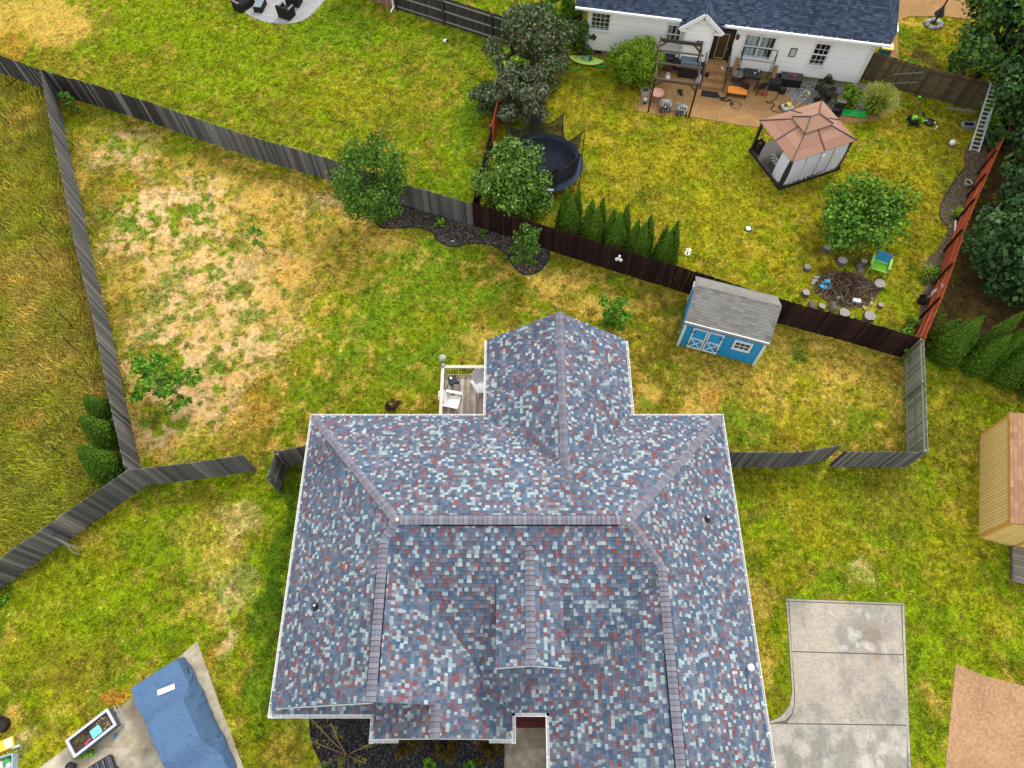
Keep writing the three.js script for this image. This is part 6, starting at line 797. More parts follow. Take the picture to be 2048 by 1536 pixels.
// ---------- gazebo ----------
{
  const o = thing('gazebo', 'gazebo with pale terracotta two tier roof, black posts and white curtains', 'gazebo', [14.25, -26.59], 0.392), W = 3.62, D = 2.86, eh = 2.12; // x along the near long side, z negative goes back
  part(o, 'platform', [box(W + 0.2, 0.16, D + 0.25, W / 2, 0.08, -D / 2)], M(0.03, 0.022, 0.02));
  const cols = [M(0.055, 0.042, 0.038, { roughness: 0.6 }), M(0.065, 0.05, 0.046, { roughness: 0.6 }), M(0.048, 0.037, 0.034, { roughness: 0.6 })]; for (let i = 0; i < 20; i++) part(o, 'floor_board', [box(W + 0.2, 0.03, 0.146, W / 2, 0.176 + (i % 2) * 0.002, 0.04 - i * 0.155)], cols[(i * 2) % 3]);
  const roofM = [M(0.34, 0.185, 0.125, { roughness: 0.7 }), M(0.315, 0.165, 0.11, { roughness: 0.7 }), M(0.36, 0.2, 0.14, { roughness: 0.7 })], rib = M(0.035, 0.025, 0.022, { roughness: 0.5 });
  for (const [x, z] of [[0, 0], [W, 0], [0, -D], [W, -D]]) { part(o, 'post', [box(0.13, eh - 0.15, 0.13, x, eh / 2 + 0.08, z)], M(0.02, 0.024, 0.03, { roughness: 0.4 })); part(o, 'post_foot', [box(0.22, 0.03, 0.22, x, 0.205, z)], M(0.02, 0.024, 0.03)); }
  part(o, 'beam', [box(W, 0.12, 0.08, W / 2, eh - 0.08, 0.001), box(W, 0.12, 0.08, W / 2, eh - 0.08, -D), box(0.08, 0.12, D, 0, eh - 0.081, -D / 2), box(0.08, 0.12, D, W, eh - 0.081, -D / 2)], rib);
  // lower tier: four slopes cut by an opening, each of panels; upper tier sits above it
  const e = 0.14, cx = W / 2, cz = -D / 2, tier = (x0, x1, z0, z1, y0, X0, X1, Z0, Z1, y1, name, split) => {
    const C = [[x0, y0, z1], [x1, y0, z1], [x1, y0, z0], [x0, y0, z0]], T = [[X0, y1, Z1], [X1, y1, Z1], [X1, y1, Z0], [X0, y1, Z0]];
    for (let s = 0; s < 4; s++) { const a = C[s], b = C[(s + 1) % 4], c = T[(s + 1) % 4], d = T[s], lp = (p, q, t) => [p[0] + (q[0] - p[0]) * t, p[1] + (q[1] - p[1]) * t, p[2] + (q[2] - p[2]) * t];
      const rows = split ? 3 : 1, cn = split ? 2 : 1; for (let i = 0; i < rows; i++) for (let j = 0; j < cn; j++) { const t0 = i / rows + (i ? 0.006 : 0), t1 = (i + 1) / rows, l0 = lp(a, d, t0), r0 = lp(b, c, t0), l1 = lp(a, d, t1), r1 = lp(b, c, t1), p = lp(l0, r0, j / cn), q = lp(l0, r0, (j + 1) / cn), u = lp(l1, r1, (j + 1) / cn), v = lp(l1, r1, j / cn), th = 0.02, dn = (w) => [w[0], w[1] - th, w[2]]; const up = i === 0 ? 0 : 0.004 * i; const U = (w) => [w[0], w[1] + up, w[2]]; const [P, Q, S, V4] = [U(p), U(q), U(u), U(v)]; part(o, name, [tri([...P, ...Q, ...S, ...P, ...S, ...V4, ...dn(P), ...dn(S), ...dn(Q), ...dn(P), ...dn(V4), ...dn(S), ...P, ...dn(P), ...dn(Q), ...P, ...dn(Q), ...Q, ...S, ...dn(S), ...dn(V4), ...S, ...dn(V4), ...V4])], roofM[(s + i + j) % 3]); }
      const off = (w, k = 0.02) => [w[0], w[1] + k, w[2]]; part(o, 'roof_rib', [beam(off(a), off(d), 0.05, 0.035)], rib); if (split) { const m0 = lp(a, b, 0.5), m1 = lp(d, c, 0.5); part(o, 'roof_rib', [beam(off(m0), off(m1), 0.045, 0.035)], rib); }
    }
  };
  tier(-e, W + e, -D - e, e, eh, cx - 0.62, cx + 0.62, cz - 0.42, cz + 0.42, eh + 0.62, 'roof_panel', true);
  tier(cx - 0.85, cx + 0.85, cz - 0.62, cz + 0.62, eh + 0.66, cx - 0.26, cx + 0.26, cz - 0.01, cz + 0.01, eh + 1.0, 'upper_roof_panel', false); part(o, 'roof_rib', [beam([cx - 0.26, eh + 1.02, cz], [cx + 0.26, eh + 1.02, cz], 0.05, 0.035)], rib);
  const cur = (x0, x1, z0, z1, seed, low) => { const r = rng(seed), P = [], n = 14, f = (t, y) => { const wv = 0.035 * Math.sin(t * n * 1.7 + seed) * (1 - (y - 0.3) / 2.4), x = x0 + (x1 - x0) * t, z = z0 + (z1 - z0) * t, nx = (z1 - z0), nz = -(x1 - x0), l = Math.hypot(nx, nz), bulge = 0.1 * Math.sin(Math.PI * (eh - y) / eh * 0.9); return [x + nx / l * (wv + bulge * -1), y, z + nz / l * (wv + bulge * -1)]; }; for (let i = 0; i < n; i++) for (let k = 0; k < 5; k++) { const yb = low + 0.06 * Math.sin(i * 1.3), y0 = yb + (eh - 0.15 - yb) * k / 5, y1 = yb + (eh - 0.15 - yb) * (k + 1) / 5, a = f(i / n, y0), b = f((i + 1) / n, y0), c = f((i + 1) / n, y1), d = f(i / n, y1); P.push(...a, ...b, ...c, ...a, ...c, ...d); } part(o, 'curtain', [tri(P)], new THREE.MeshPhysicalMaterial({ color: lin(0.74, 0.75, 0.84), roughness: 0.9, transmission: 0.2, thickness: 0, side: THREE.DoubleSide })); };
  cur(0.12, 0.92, 0, 0, 1, 0.24); cur(0.98, 1.82, 0, 0, 2, 0.26); cur(1.88, 2.6, 0, 0, 3, 0.34); cur(2.66, 3.5, 0, 0, 4, 0.24); cur(0, 0, -0.75, -0.1, 5, 0.3);
  const ls = thing('sign_tag', 'small white tag hanging from the gazebo roof edge', 'tag', [0, 0, 0]); { const p = [15.94, -26.97]; part(ls, 'tag', [box(0.2, 0.14, 0.02, p[0], 1.95, p[1], 0, 0.39)], WHT); part(ls, 'tag_hole', [cyl(0.02, 0.02, 0.024, p[0], 1.96, p[1], Math.PI / 2)], BLK); }
  const pl = thing('tall_planter', 'tall square black planter on the gazebo floor', 'planter', [13.41, -29.07], 0.392); part(pl, 'planter', [lathe([[0.2, 0.2], [0.26, 0.9], [0.22, 0.9], [0.2, 0.75]], 4).rotateY(Math.PI / 4)], BLK); part(pl, 'soil', [box(0.26, 0.02, 0.26, 0, 0.78, 0)], M(0.05, 0.04, 0.03));
  const ch = thing('outdoor_chair', 'teal cushioned patterned chair inside the gazebo', 'chair', [14.24, -27.9], 0.392); for (const [x, z] of [[-0.28, 0.25], [0.28, 0.25], [-0.28, -0.25], [0.28, -0.25]]) part(ch, 'leg', [rod([x, 0.18, z], [x * 0.9, 0.55, z * 0.9], 0.02)], BLK); part(ch, 'seat', [rbox(0.6, 0.12, 0.55, 0.04, 0, 0.6, 0)], M(0.01, 0.09, 0.12)); part(ch, 'backrest', [rbox(0.12, 0.5, 0.58, 0.03, -0.3, 0.85, 0, 0, 0, 0.15)], new THREE.MeshStandardMaterial({ map: tex(64, (u, v) => { const k = (Math.floor(u * 6) + Math.floor(v * 4)) % 2 ? 0.5 : 0.03; return [k, k * 1.02, k * 1.03]; }), roughness: 0.9 }));
  const sh = thing('shoe', 'brown shoes at the near corner of the gazebo', 'shoe', [14.15, -27.11], 0.4); for (const s of [0, 1]) part(sh, 'shoe', [ball(0.1, s * 0.12, 0.25, s * -0.3, 0.9, 0.6, 1.4, 8)], M(0.12, 0.05, 0.03));
}
// ---------- things on the patio of the white house ----------
{
  const WA = WH.a, W2 = (x, z, y = 0.03) => { const p = whW(x, z); return [p[0], y, p[1]]; };
  const o = thing('pergola', 'weathered brown timber pergola frame over the grill', 'pergola', W2(4.2, 4.2), WA), brn = WOOD.post[0], b2 = woodM(0.11, 0.075, 0.055), L = 2.3, D = 3.25;
  for (const [x, z] of [[0, 0], [L, 0], [0, -D], [L, -D]]) { part(o, 'post', [box(0.09, 2.2, 0.09, x, 1.1, z)], woodM(0.03, 0.022, 0.018)); part(o, 'brace', [beam([x, 1.75, z], [x + (x ? -0.42 : 0.42), 2.15, z], 0.05, 0.08)], brn); }
  for (const z of [0, -D]) part(o, 'beam', [box(L + 0.12, 0.17, 0.09, L / 2, 2.2, z)], z ? brn : b2); for (const x of [0, L]) part(o, 'side_rail', [box(0.07, 0.08, D + 0.2, x, 2.33, -D / 2)], b2); for (const z of [-1.05, -2.1]) part(o, 'cross_bar', [box(L + 0.3, 0.07, 0.06, L / 2, 2.41, z)], b2);
  const gr = thing('gas_grill', 'large gas grill with blue grey lid under the pergola', 'grill', [[10.25, -35.26][0], 0.03, [10.25, -35.26][1]], WA); part(gr, 'cabinet', [box(1.0, 0.75, 0.5, 0, 0.42, 0)], BLK); part(gr, 'lid', [rbox(1.02, 0.3, 0.58, 0.06, 0, 0.95, 0)], M(0.11, 0.155, 0.2, { roughness: 0.3 })); part(gr, 'side_shelf', [box(0.42, 0.04, 0.5, 0.72, 0.85, 0)], BLK); part(gr, 'side_shelf', [box(0.42, 0.04, 0.5, -0.72, 0.85, 0)], BLK); part(gr, 'front_panel', [box(1.0, 0.12, 0.06, 0, 0.8, 0.28)], M(0.03, 0.03, 0.03)); for (let i = 0; i < 6; i++) part(gr, 'knob', [cyl(0.035, 0.035, 0.05, -0.4 + i * 0.16, 0.8, 0.33, Math.PI / 2)], STEEL); part(gr, 'handle', [rod([-0.4, 0.92, 0.36], [0.4, 0.92, 0.36], 0.018)], STEEL); for (const x of [-0.45, 0.45]) part(gr, 'wheel', [cyl(0.08, 0.08, 0.04, x, 0.08, 0.24, 0, 0, Math.PI / 2)], BLK);
  const tank = (label, p, m) => { const t = thing('gas_cylinder', label, 'gas cylinder', [p[0], 0.03, p[1]]); part(t, 'tank', [lathe([[0.001, 0], [0.14, 0], [0.155, 0.06], [0.155, 0.3], [0.12, 0.4], [0.05, 0.43], [0.001, 0.43]], 16)], m); part(t, 'collar', [new THREE.CylinderGeometry(0.1, 0.1, 0.1, 12, 1, true).translate(0, 0.47, 0)], M(0.8, 0.8, 0.8, { side: THREE.DoubleSide })); part(t, 'valve', [cyl(0.025, 0.025, 0.1, 0, 0.47, 0)], STEEL); };
  tank('white propane cylinder under the left side of the pergola', [9.06, -34.79], WHT); tank('pale blue propane cylinder under the right side of the pergola', [10.88, -34.62], M(0.45, 0.58, 0.68, { roughness: 0.3 }));
  const sm = thing('covered_smoker', 'black covered smoker left of the grill with white tag', 'smoker', [[9.4, -35.9][0], 0.03, [9.4, -35.9][1]], WA); part(sm, 'cover', [rbox(1.1, 0.8, 0.5, 0.15, 0, 0.45, 0)], BLK); for (let i = 0; i < 5; i++) part(sm, 'fold', [tube([[-0.5 + i * 0.13, 0.8, -0.2], [-0.46 + i * 0.13, 0.87, 0], [-0.52 + i * 0.13, 0.78, 0.22]], 0.02)], M(0.05, 0.055, 0.06, { roughness: 0.3 })); part(sm, 'tag', [box(0.16, 0.01, 0.22, 0.2, 0.87, 0)], WHT);
  const bn = thing('storage_bench', 'brown storage bench against the wall behind the pergola', 'bench', W2(4.6, 0.45), WA); part(bn, 'chest', [rbox(1.3, 0.55, 0.5, 0.03, 0, 0.3, 0)], M(0.09, 0.06, 0.045)); part(bn, 'lid', [rbox(1.34, 0.05, 0.54, 0.02, 0, 0.6, 0)], M(0.13, 0.1, 0.08));
  const tb = thing('round_table', 'round pink topped side table at the patio corner', 'table', [[8.3, -33.26][0], 0.03, [8.3, -33.26][1]]); part(tb, 'table_top', [cyl(0.37, 0.37, 0.025, 0, 0.5, 0, 0, 0, 0, 28)], M(0.55, 0.25, 0.2, { roughness: 0.6 })); for (const a of [0.3, 2.4, 4.5]) part(tb, 'leg', [rod([Math.cos(a) * 0.25, 0, Math.sin(a) * 0.25], [Math.cos(a) * 0.2, 0.49, Math.sin(a) * 0.2], 0.015)], BLK);
  const kt = thing('kettle_grill', 'black kettle grill beside the round bush', 'grill', [[7.83, -34.16][0], 0.02, [7.83, -34.16][1]]); part(kt, 'bowl', [ball(0.25, 0, 0.55, 0, 1, 0.8, 1)], M(0.012, 0.012, 0.014, { roughness: 0.15 })); for (const a of [0, 2.1, 4.2]) part(kt, 'leg', [rod([Math.cos(a) * 0.25, 0, Math.sin(a) * 0.25], [Math.cos(a) * 0.12, 0.42, Math.sin(a) * 0.12], 0.012)], STEEL); part(kt, 'handle', [rod([-0.07, 0.78, 0], [0.07, 0.78, 0], 0.015)], M(0.5, 0.5, 0.5));
  const cr = thing('milk_crate', 'pale plastic crate full of odds and ends at the patio corner', 'crate', [[7.68, -33.75][0], 0.02, [7.68, -33.75][1]], 0.2); part(cr, 'side', [box(0.42, 0.3, 0.02, 0, 0.16, 0.2), box(0.42, 0.3, 0.02, 0, 0.16, -0.2), box(0.02, 0.3, 0.38, -0.2, 0.16, 0), box(0.02, 0.3, 0.38, 0.2, 0.16, 0)], M(0.5, 0.48, 0.4)); part(cr, 'contents', [rod([-0.15, 0.15, 0.1], [0.15, 0.28, -0.1], 0.03), rod([0.1, 0.12, 0.15], [-0.1, 0.25, -0.12], 0.03), ball(0.09, 0.05, 0.14, 0.02, 1, 1, 1, 8)], M(0.12, 0.1, 0.08));
  const gl = thing('gazing_ball', 'pale blue gazing ball on the patio corner', 'ball', [[7.61, -32.98][0], 0.03, [7.61, -32.98][1]]); part(gl, 'globe', [ball(0.13, 0, 0.24, 0)], M(0.35, 0.52, 0.6, { roughness: 0.12 })); part(gl, 'stand', [lathe([[0.1, 0], [0.05, 0.06], [0.08, 0.13]], 10)], BLK);
  function logCart(label, p, n, seed) { const t = thing('log_cart', label, 'log cart', [p[0], 0.03, p[1]], 0.1), r = rng(seed); part(t, 'tray', [box(0.5, 0.03, 0.4, 0, 0.1, 0.1)], STEEL); for (const s of [-1, 1]) part(t, 'handle', [tube([[s * 0.2, 0.1, 0.25], [s * 0.22, 0.5, -0.2], [s * 0.2, 1.0, -0.4]], 0.018)], M(0.35, 0.33, 0.28)); for (let i = 0; i < n; i++) { const x = -0.22 + (i % 4) * 0.145, y = 0.2 + Math.floor(i / 4) * 0.14, m = part(t, 'log', [cyl(0.06, 0.065, 0.62, 0, 0, 0, 1.05, rr(-0.2, 0.2, r), 0, 9)], [M(0.42, 0.42, 0.4), M(0.5, 0.5, 0.48), M(0.3, 0.29, 0.27)][i % 3]); m.position.set(x, y + 0.1, rr(-0.05, 0.05, r)); const e = part(m, 'log_end', [cyl(0.045, 0.045, 0.012, 0, -0.16, 0.28, 1.05)], BLK); } for (const s of [-1, 1]) part(t, 'wheel', [cyl(0.1, 0.1, 0.04, s * 0.27, 0.1, 0.25, 0, 0, Math.PI / 2)], BLK); }
  logCart('metal cart stacked with pale logs nearer the left pergola post', [8.69, -32.49], 12, 160); logCart('metal cart with fewer pale logs nearer the right pergola post', [9.57, -32.21], 9, 161);
  const mt = thing('floor_mat', 'small black folded mat in the middle of the pergola floor', 'mat', [[9.72, -33.83][0], 0.03, [9.72, -33.83][1]], WA); part(mt, 'mat', [rbox(0.28, 0.05, 0.24, 0.015, 0, 0.03, -0.13), rbox(0.28, 0.05, 0.24, 0.015, 0.04, 0.03, 0.14)], BLK);
  const dm = thing('door_mat', 'black rubber door mat at the foot of the steps', 'mat', W2(7.55, 2.15, 0.032), WA); part(dm, 'mat', [rbox(0.95, 0.02, 0.5, 0.008, 0, 0.012, 0)], M(0.02, 0.024, 0.028, { roughness: 0.9 })); for (let i = 0; i < 7; i++) part(dm, 'rib', [box(0.88, 0.008, 0.02, 0, 0.026, -0.2 + i * 0.066)], M(0.035, 0.04, 0.045));
  { const p = [12.25, -33.06], r = rng(162), pts = []; for (let i = 0; i < 46; i++) pts.push([p[0] - 0.7 + 1.2 * i / 46 + rr(-0.22, 0.22, r), 0.05 + r() * 0.05, p[1] - 0.6 + 0.8 * i / 46 + rr(-0.2, 0.2, r)]); solo('garden_hose', 'tangled black hose on the patio in front of the steps', 'hose', merge([tube(pts, 0.016, 160, 5), new THREE.TorusGeometry(0.3, 0.012, 5, 28).rotateX(Math.PI / 2).translate(p[0] + 0.55, 0.05, p[1] + 0.25)]), BLK); }
  { const p = [14.84, -33.06], q = [15.51, -33.96]; solo('black_cable', 'looping black cable on the patio left of the yellow mower', 'cable', merge([tube([[q[0], 0.05, q[1]], [p[0] + 0.35, 0.05, p[1] - 0.25], [p[0], 0.05, p[1]], [p[0] - 0.25, 0.05, p[1] - 0.05], [p[0] - 0.1, 0.06, p[1] + 0.15], [p[0] + 0.1, 0.06, p[1] + 0.05], [p[0] + 0.15, 0.06, p[1] + 0.35], [p[0] - 0.05, 0.06, p[1] + 0.5], [p[0] + 0.05, 0.06, p[1] + 0.75], [p[0] + 0.35, 0.05, p[1] + 0.85]], 0.02, 60, 5)]), BLK); }
  const or = thing('orange_tray', 'bright orange tray in a dark frame beside the steps', 'tray', W2(9.05, 1.95), WA); part(or, 'panel', [rbox(1.1, 0.06, 0.46, 0.02, 0, 0.34, 0, 0.35)], M(0.75, 0.24, 0.01, { roughness: 0.5 })); part(or, 'rim', [box(1.16, 0.07, 0.05, 0, 0.44, -0.24), box(1.16, 0.07, 0.04, 0, 0.26, 0.24)], M(0.12, 0.06, 0.03)); for (const x of [-0.5, 0.5]) part(or, 'leg', [box(0.05, 0.32, 0.4, x, 0.15, 0)], BLK);
  const sw = thing('swing_frame', 'black metal swing frame in front of the double window', 'swing frame', W2(8.9, 1.0), WA); for (const x of [0, 1.85]) { part(sw, 'leg', [rod([x, 0, 0.75], [x + 0.02, 2.0, -0.65], 0.028)], BLK); part(sw, 'leg', [rod([x, 0, -0.75], [x + 0.02, 2.0, -0.62], 0.022)], BLK); part(sw, 'brace', [rod([x, 0.9, 0.1], [x, 0.9, -0.7], 0.015)], BLK); } part(sw, 'top_bar', [rod([0, 2.0, -0.63], [1.87, 2.0, -0.63], 0.022)], BLK); part(sw, 'cross_bar', [rod([0, 1.15, -0.68], [1.87, 1.15, -0.68], 0.015)], BLK); 
  const tt = thing('patio_table', 'dark slatted patio table under the double window', 'table', W2(9.75, 0.85), WA); for (let i = 0; i < 9; i++) part(tt, 'slat', [box(0.09, 0.03, 0.72, -0.42 + i * 0.105, 0.74, 0)], M(0.03, 0.03, 0.034, { roughness: 0.6 })); part(tt, 'apron', [box(0.95, 0.06, 0.76, 0, 0.69, 0)], BLK); for (const [x, z] of [[-0.4, 0.3], [0.4, 0.3], [-0.4, -0.3], [0.4, -0.3]]) part(tt, 'leg', [box(0.05, 0.68, 0.05, x, 0.34, z)], BLK); for (const [x, z] of [[0.1, 0.05], [0.32, -0.15]]) solo('cup', x < 0.2 ? 'white cup at the middle of the dark patio table' : 'white cup near the corner of the dark patio table', 'cup', cyl(0.04, 0.03, 0.1), WHT, [W2(9.75 + x, 0.85 + z)[0], 0.83, W2(9.75 + x, 0.85 + z)[2]]);
  const pc = (label, x, z, ry) => { const t = thing('patio_chair', label, 'chair', W2(x, z), WA + ry, 'dark chairs at the patio table'); part(t, 'seat', [rbox(0.48, 0.06, 0.46, 0.02, 0, 0.42, 0)], M(0.025, 0.027, 0.032, { roughness: 0.4 })); part(t, 'backrest', [rbox(0.48, 0.5, 0.05, 0.02, 0, 0.68, -0.25, -0.2)], BLK); for (const [a, b] of [[-0.2, 0.2], [0.2, 0.2], [-0.2, -0.2], [0.2, -0.2]]) part(t, 'leg', [box(0.035, 0.42, 0.035, a, 0.21, b)], BLK); };
  pc('dark patio chair at the front left of the slatted table', 9.45, 1.6, 2.8); pc('dark patio chair at the right of the slatted table', 10.3, 1.45, 3.6);
  for (const [x, z, l, t] of [[8.75, 0.5, 'tan wooden board leaning on the wall left of the table', 0.0], [10.95, 0.75, 'tan wooden board leaning inside the swing frame at the right', 0.0]]) solo('leaning_board', l, 'board', merge([box(0.22, 1.25, 0.05, 0, 0.62, 0, -0.25)]), M(0.3, 0.17, 0.07), W2(x, z), WA);
  const rt = thing('cable_spool', 'round grey topped spool left of the patio table', 'spool', W2(9.0, 0.75)); part(rt, 'top_disc', [cyl(0.33, 0.33, 0.04, 0, 0.5, 0, 0, 0, 0, 22)], M(0.22, 0.21, 0.2)); part(rt, 'drum', [cyl(0.2, 0.2, 0.46, 0, 0.25, 0)], M(0.08, 0.07, 0.06)); part(rt, 'base_disc', [cyl(0.33, 0.33, 0.04, 0, 0.03, 0, 0, 0, 0, 22)], M(0.12, 0.1, 0.09));
  const db = thing('deck_box', 'long dark brown deck box against the white wall', 'box', W2(12.05, 0.45), WA); part(db, 'box', [rbox(1.2, 0.5, 0.55, 0.02, 0, 0.26, 0)], M(0.02, 0.018, 0.017)); part(db, 'lid', [rbox(1.24, 0.06, 0.6, 0.015, 0, 0.55, 0)], M(0.05, 0.043, 0.04, { roughness: 0.6 })); part(db, 'lid_items', [rod([-0.3, 0.61, -0.1], [0.05, 0.61, -0.06], 0.025), ball(0.08, 0.1, 0.63, 0, 1.4, 0.7, 1, 8), rod([0.1, 0.62, 0.05], [0.32, 0.6, -0.1], 0.025)], M(0.4, 0.1, 0.12));
  const bb = thing('black_bin', 'square black bin left of the deck box', 'bin', W2(11.15, 0.95), WA); part(bb, 'bin', [rbox(0.62, 0.5, 0.5, 0.03, 0, 0.25, 0)], BLK); part(bb, 'lid', [rbox(0.64, 0.04, 0.52, 0.015, 0, 0.52, 0)], M(0.03, 0.03, 0.032)); const pt = thing('black_pot', 'round black pot in front of the deck box', 'pot', W2(11.65, 1.25)); part(pt, 'pot', [lathe([[0.001, 0], [0.16, 0], [0.2, 0.3], [0.17, 0.3], [0.15, 0.2], [0.001, 0.2]], 16)], BLK);
  const rd = solo('red_toy', 'small red plastic item between the chairs', 'toy', ball(0.12, 0, 0.15, 0, 0.8, 1.3, 0.6, 8), M(0.5, 0.03, 0.02), W2(10.55, 1.7));
  const bt = thing('white_bottle', 'white bottle lying on the top step', 'bottle', W2(8.0, 0.85, 0.8), 0.4); part(bt, 'bottle', [cyl(0.04, 0.04, 0.2, 0, 0.04, 0, Math.PI / 2)], WHT); part(bt, 'cap', [cyl(0.02, 0.03, 0.06, 0, 0.04, 0.13, Math.PI / 2)], M(0.5, 0.5, 0.5)); const pt2 = solo('small_pot', 'small black pot on the left of the middle step', 'pot', lathe([[0.001, 0], [0.1, 0], [0.13, 0.17], [0.11, 0.17], [0.1, 0.1], [0.001, 0.1]], 14), M(0.02, 0.03, 0.045), W2(7.2, 1.25, 0.5));
}
function mower(label, pos, turn, deckM, capM, barM) { // push mower; handle runs to -z
  const o = thing('lawn_mower', label, 'lawn mower', pos, turn); part(o, 'deck', [rbox(0.5, 0.2, 0.62, 0.07, 0, 0.22, 0)], deckM); part(o, 'motor_cover', [lathe([[0.18, 0], [0.17, 0.1], [0.1, 0.16], [0.001, 0.17]], 14).translate(0, 0.32, -0.02)], capM); for (const [x, z] of [[-0.27, 0.25], [0.27, 0.25], [-0.27, -0.24], [0.27, -0.24]]) { const w = part(o, 'wheel', [cyl(0.11, 0.11, 0.06, x, 0.11, z, 0, 0, Math.PI / 2)], BLK); part(w, 'hub', [cyl(0.06, 0.06, 0.066, x, 0.11, z, 0, 0, Math.PI / 2)], capM); }
  for (const s of [-1, 1]) part(o, 'handle_bar', [tube([[s * 0.2, 0.3, -0.25], [s * 0.2, 0.65, -0.7], [s * 0.2, 0.98, -1.05]], 0.016)], barM); part(o, 'handle_grip', [rod([-0.21, 0.98, -1.05], [0.21, 0.98, -1.05], 0.02)], barM); part(o, 'control_box', [rbox(0.14, 0.08, 0.1, 0.02, 0.05, 0.96, -1.0)], capM); part(o, 'battery', [box(0.16, 0.05, 0.2, 0, 0.42, 0.14, 0.2)], BLK); return o;
}
mower('white and yellow mower with silver handle on the patio', [[15.64, -32.41][0], 0.03, [15.64, -32.41][1]], -1.25, M(0.5, 0.52, 0.53), M(0.6, 0.55, 0.08), STEEL); mower('black and green mower on the lawn by the brown fence', [22.58, -31.42], -0.15, M(0.012, 0.014, 0.013), M(0.22, 0.6, 0.02), BLK);
{ const o = thing('leaf_blower', 'small green leaf blower beside the black and green mower', 'leaf blower', [23.18, -31.54], -0.3); part(o, 'body', [rbox(0.2, 0.2, 0.32, 0.06, 0, 0.11, 0)], M(0.22, 0.6, 0.02)); part(o, 'nozzle', [cyl(0.06, 0.04, 0.5, 0, 0.12, -0.4, Math.PI / 2)], BLK); part(o, 'handle', [tube([[0, 0.2, 0.1], [0, 0.32, 0], [0, 0.2, -0.12]], 0.025)], BLK);
  const q = thing('round_trimmer', 'black round robot like tool with white sides on the lawn', 'garden tool', [23.52, -31.35]); part(q, 'shell', [ball(0.3, 0, 0.12, 0, 1, 0.5, 0.85)], BLK); part(q, 'side_plate', [ball(0.16, 0.14, 0.16, 0.1, 1, 0.5, 0.5, 8)], WHT); part(q, 'side_plate', [ball(0.14, -0.17, 0.16, -0.06, 0.8, 0.5, 0.6, 8)], WHT); part(q, 'red_grip', [rod([0.28, 0.12, -0.05], [0.36, 0.1, 0.02], 0.025)], M(0.5, 0.04, 0.02));
  const t = thing('plastic_tub', 'grey plastic tub of dark water near the ladder', 'tub', [25.64, -31.15], -0.1); part(t, 'tub', [box(0.65, 0.2, 0.03, 0, 0.12, 0.18), box(0.65, 0.2, 0.03, 0, 0.12, -0.18), box(0.03, 0.2, 0.36, -0.31, 0.12, 0), box(0.03, 0.2, 0.36, 0.31, 0.12, 0), box(0.62, 0.02, 0.34, 0, 0.03, 0)], M(0.28, 0.3, 0.32)); part(t, 'water', [box(0.6, 0.01, 0.33, 0, 0.14, 0)], M(0.01, 0.014, 0.02, { roughness: 0.1 }));
  solo('white_ball', 'white ball on the lawn left of the ladder foot', 'ball', ball(0.17, 0, 0.17, 0), WHT, [24.31, -29.74]); const d = thing('lawn_disc', 'round white cover in a dark ring in the middle of the lawn', 'cover', [12.18, -23.85]); part(d, 'disc', [cyl(0.13, 0.13, 0.04, 0, 0.05, 0, 0, 0, 0, 20)], WHT); part(d, 'ring', [new THREE.TorusGeometry(0.16, 0.035, 8, 24).rotateX(Math.PI / 2).translate(0, 0.03, 0)], BLK);
  solo('lawn_spigot', 'small white fitting beside the black round tool', 'fitting', merge([rod([0, 0, 0], [0.02, 0.16, 0], 0.04), ball(0.06, 0, 0.17, 0, 1, 0.7, 1, 8)]), WHT, [23.78, -30.96]); }
{ const o = thing('green_sled', 'bright green plastic sled lying at the patio edge', 'sled', [[19.4, -32.09][0], 0.03, [19.4, -32.09][1]], -0.12); part(o, 'tray', [rbox(1.3, 0.03, 0.42, 0.012, 0, 0.03, 0)], M(0.01, 0.55, 0.09, { roughness: 0.35 })); part(o, 'rim', [rbox(1.34, 0.07, 0.04, 0.015, 0, 0.07, 0.21), rbox(1.34, 0.07, 0.04, 0.015, 0, 0.07, -0.21), rbox(0.04, 0.07, 0.42, 0.015, 0.66, 0.07, 0)], M(0.012, 0.62, 0.1, { roughness: 0.35 }));
  const s = thing('black_stand', 'black metal shelf stand between the gazebo and the green bush', 'stand', [[18.59, -32.01][0], 0.03, [18.59, -32.01][1]], -0.3); for (const [x, z] of [[0, -0.16], [0, 0.16]]) part(s, 'upright', [box(0.06, 1.0, 0.06, x, 0.5, z)], BLK); for (const y of [0.1, 0.5, 0.95]) part(s, 'shelf', [box(0.5, 0.03, 0.34, -0.24, y, 0)], BLK); }
{ // aluminium ladder leaning over the bushes on to the brown fence
  const o = thing('ladder', 'long aluminium ladder leaning on the bushes by the red fence', 'ladder'), b = [25.4, -29.21], t = [26.33, -32.2], A = [b[0], 0.05, b[1]], B = [t[0], 2.0, t[1]], dx = B[0] - A[0], dz = B[2] - A[2], l = Math.hypot(dx, dz), sx = -dz / l * 0.23, sz = dx / l * 0.23, al = M(0.82, 0.83, 0.84, { roughness: 0.35, metalness: 0.3 });
  for (const s of [-1, 1]) part(o, 'stile', [beam([A[0] + sx * s, A[1], A[2] + sz * s], [B[0] + sx * s, B[1], B[2] + sz * s], 0.06, 0.1)], al); for (let i = 0; i < 16; i++) { const k = (i + 0.4) / 16, p = [A[0] + dx * k, A[1] + 1.95 * k, A[2] + dz * k]; part(o, 'rung', [rod([p[0] - sx, p[1], p[2] - sz], [p[0] + sx, p[1], p[2] + sz], 0.032)], al); } part(o, 'lock', [beam([A[0] + dx * 0.55 + sx * 0.5, 1.2, A[2] + dz * 0.55 + sz * 0.5], [A[0] + dx * 0.3 + sx * 0.5, 0.72, A[2] + dz * 0.3 + sz * 0.5], 0.08, 0.02)], M(0.5, 0.55, 0.6, { metalness: 0.4 })); }
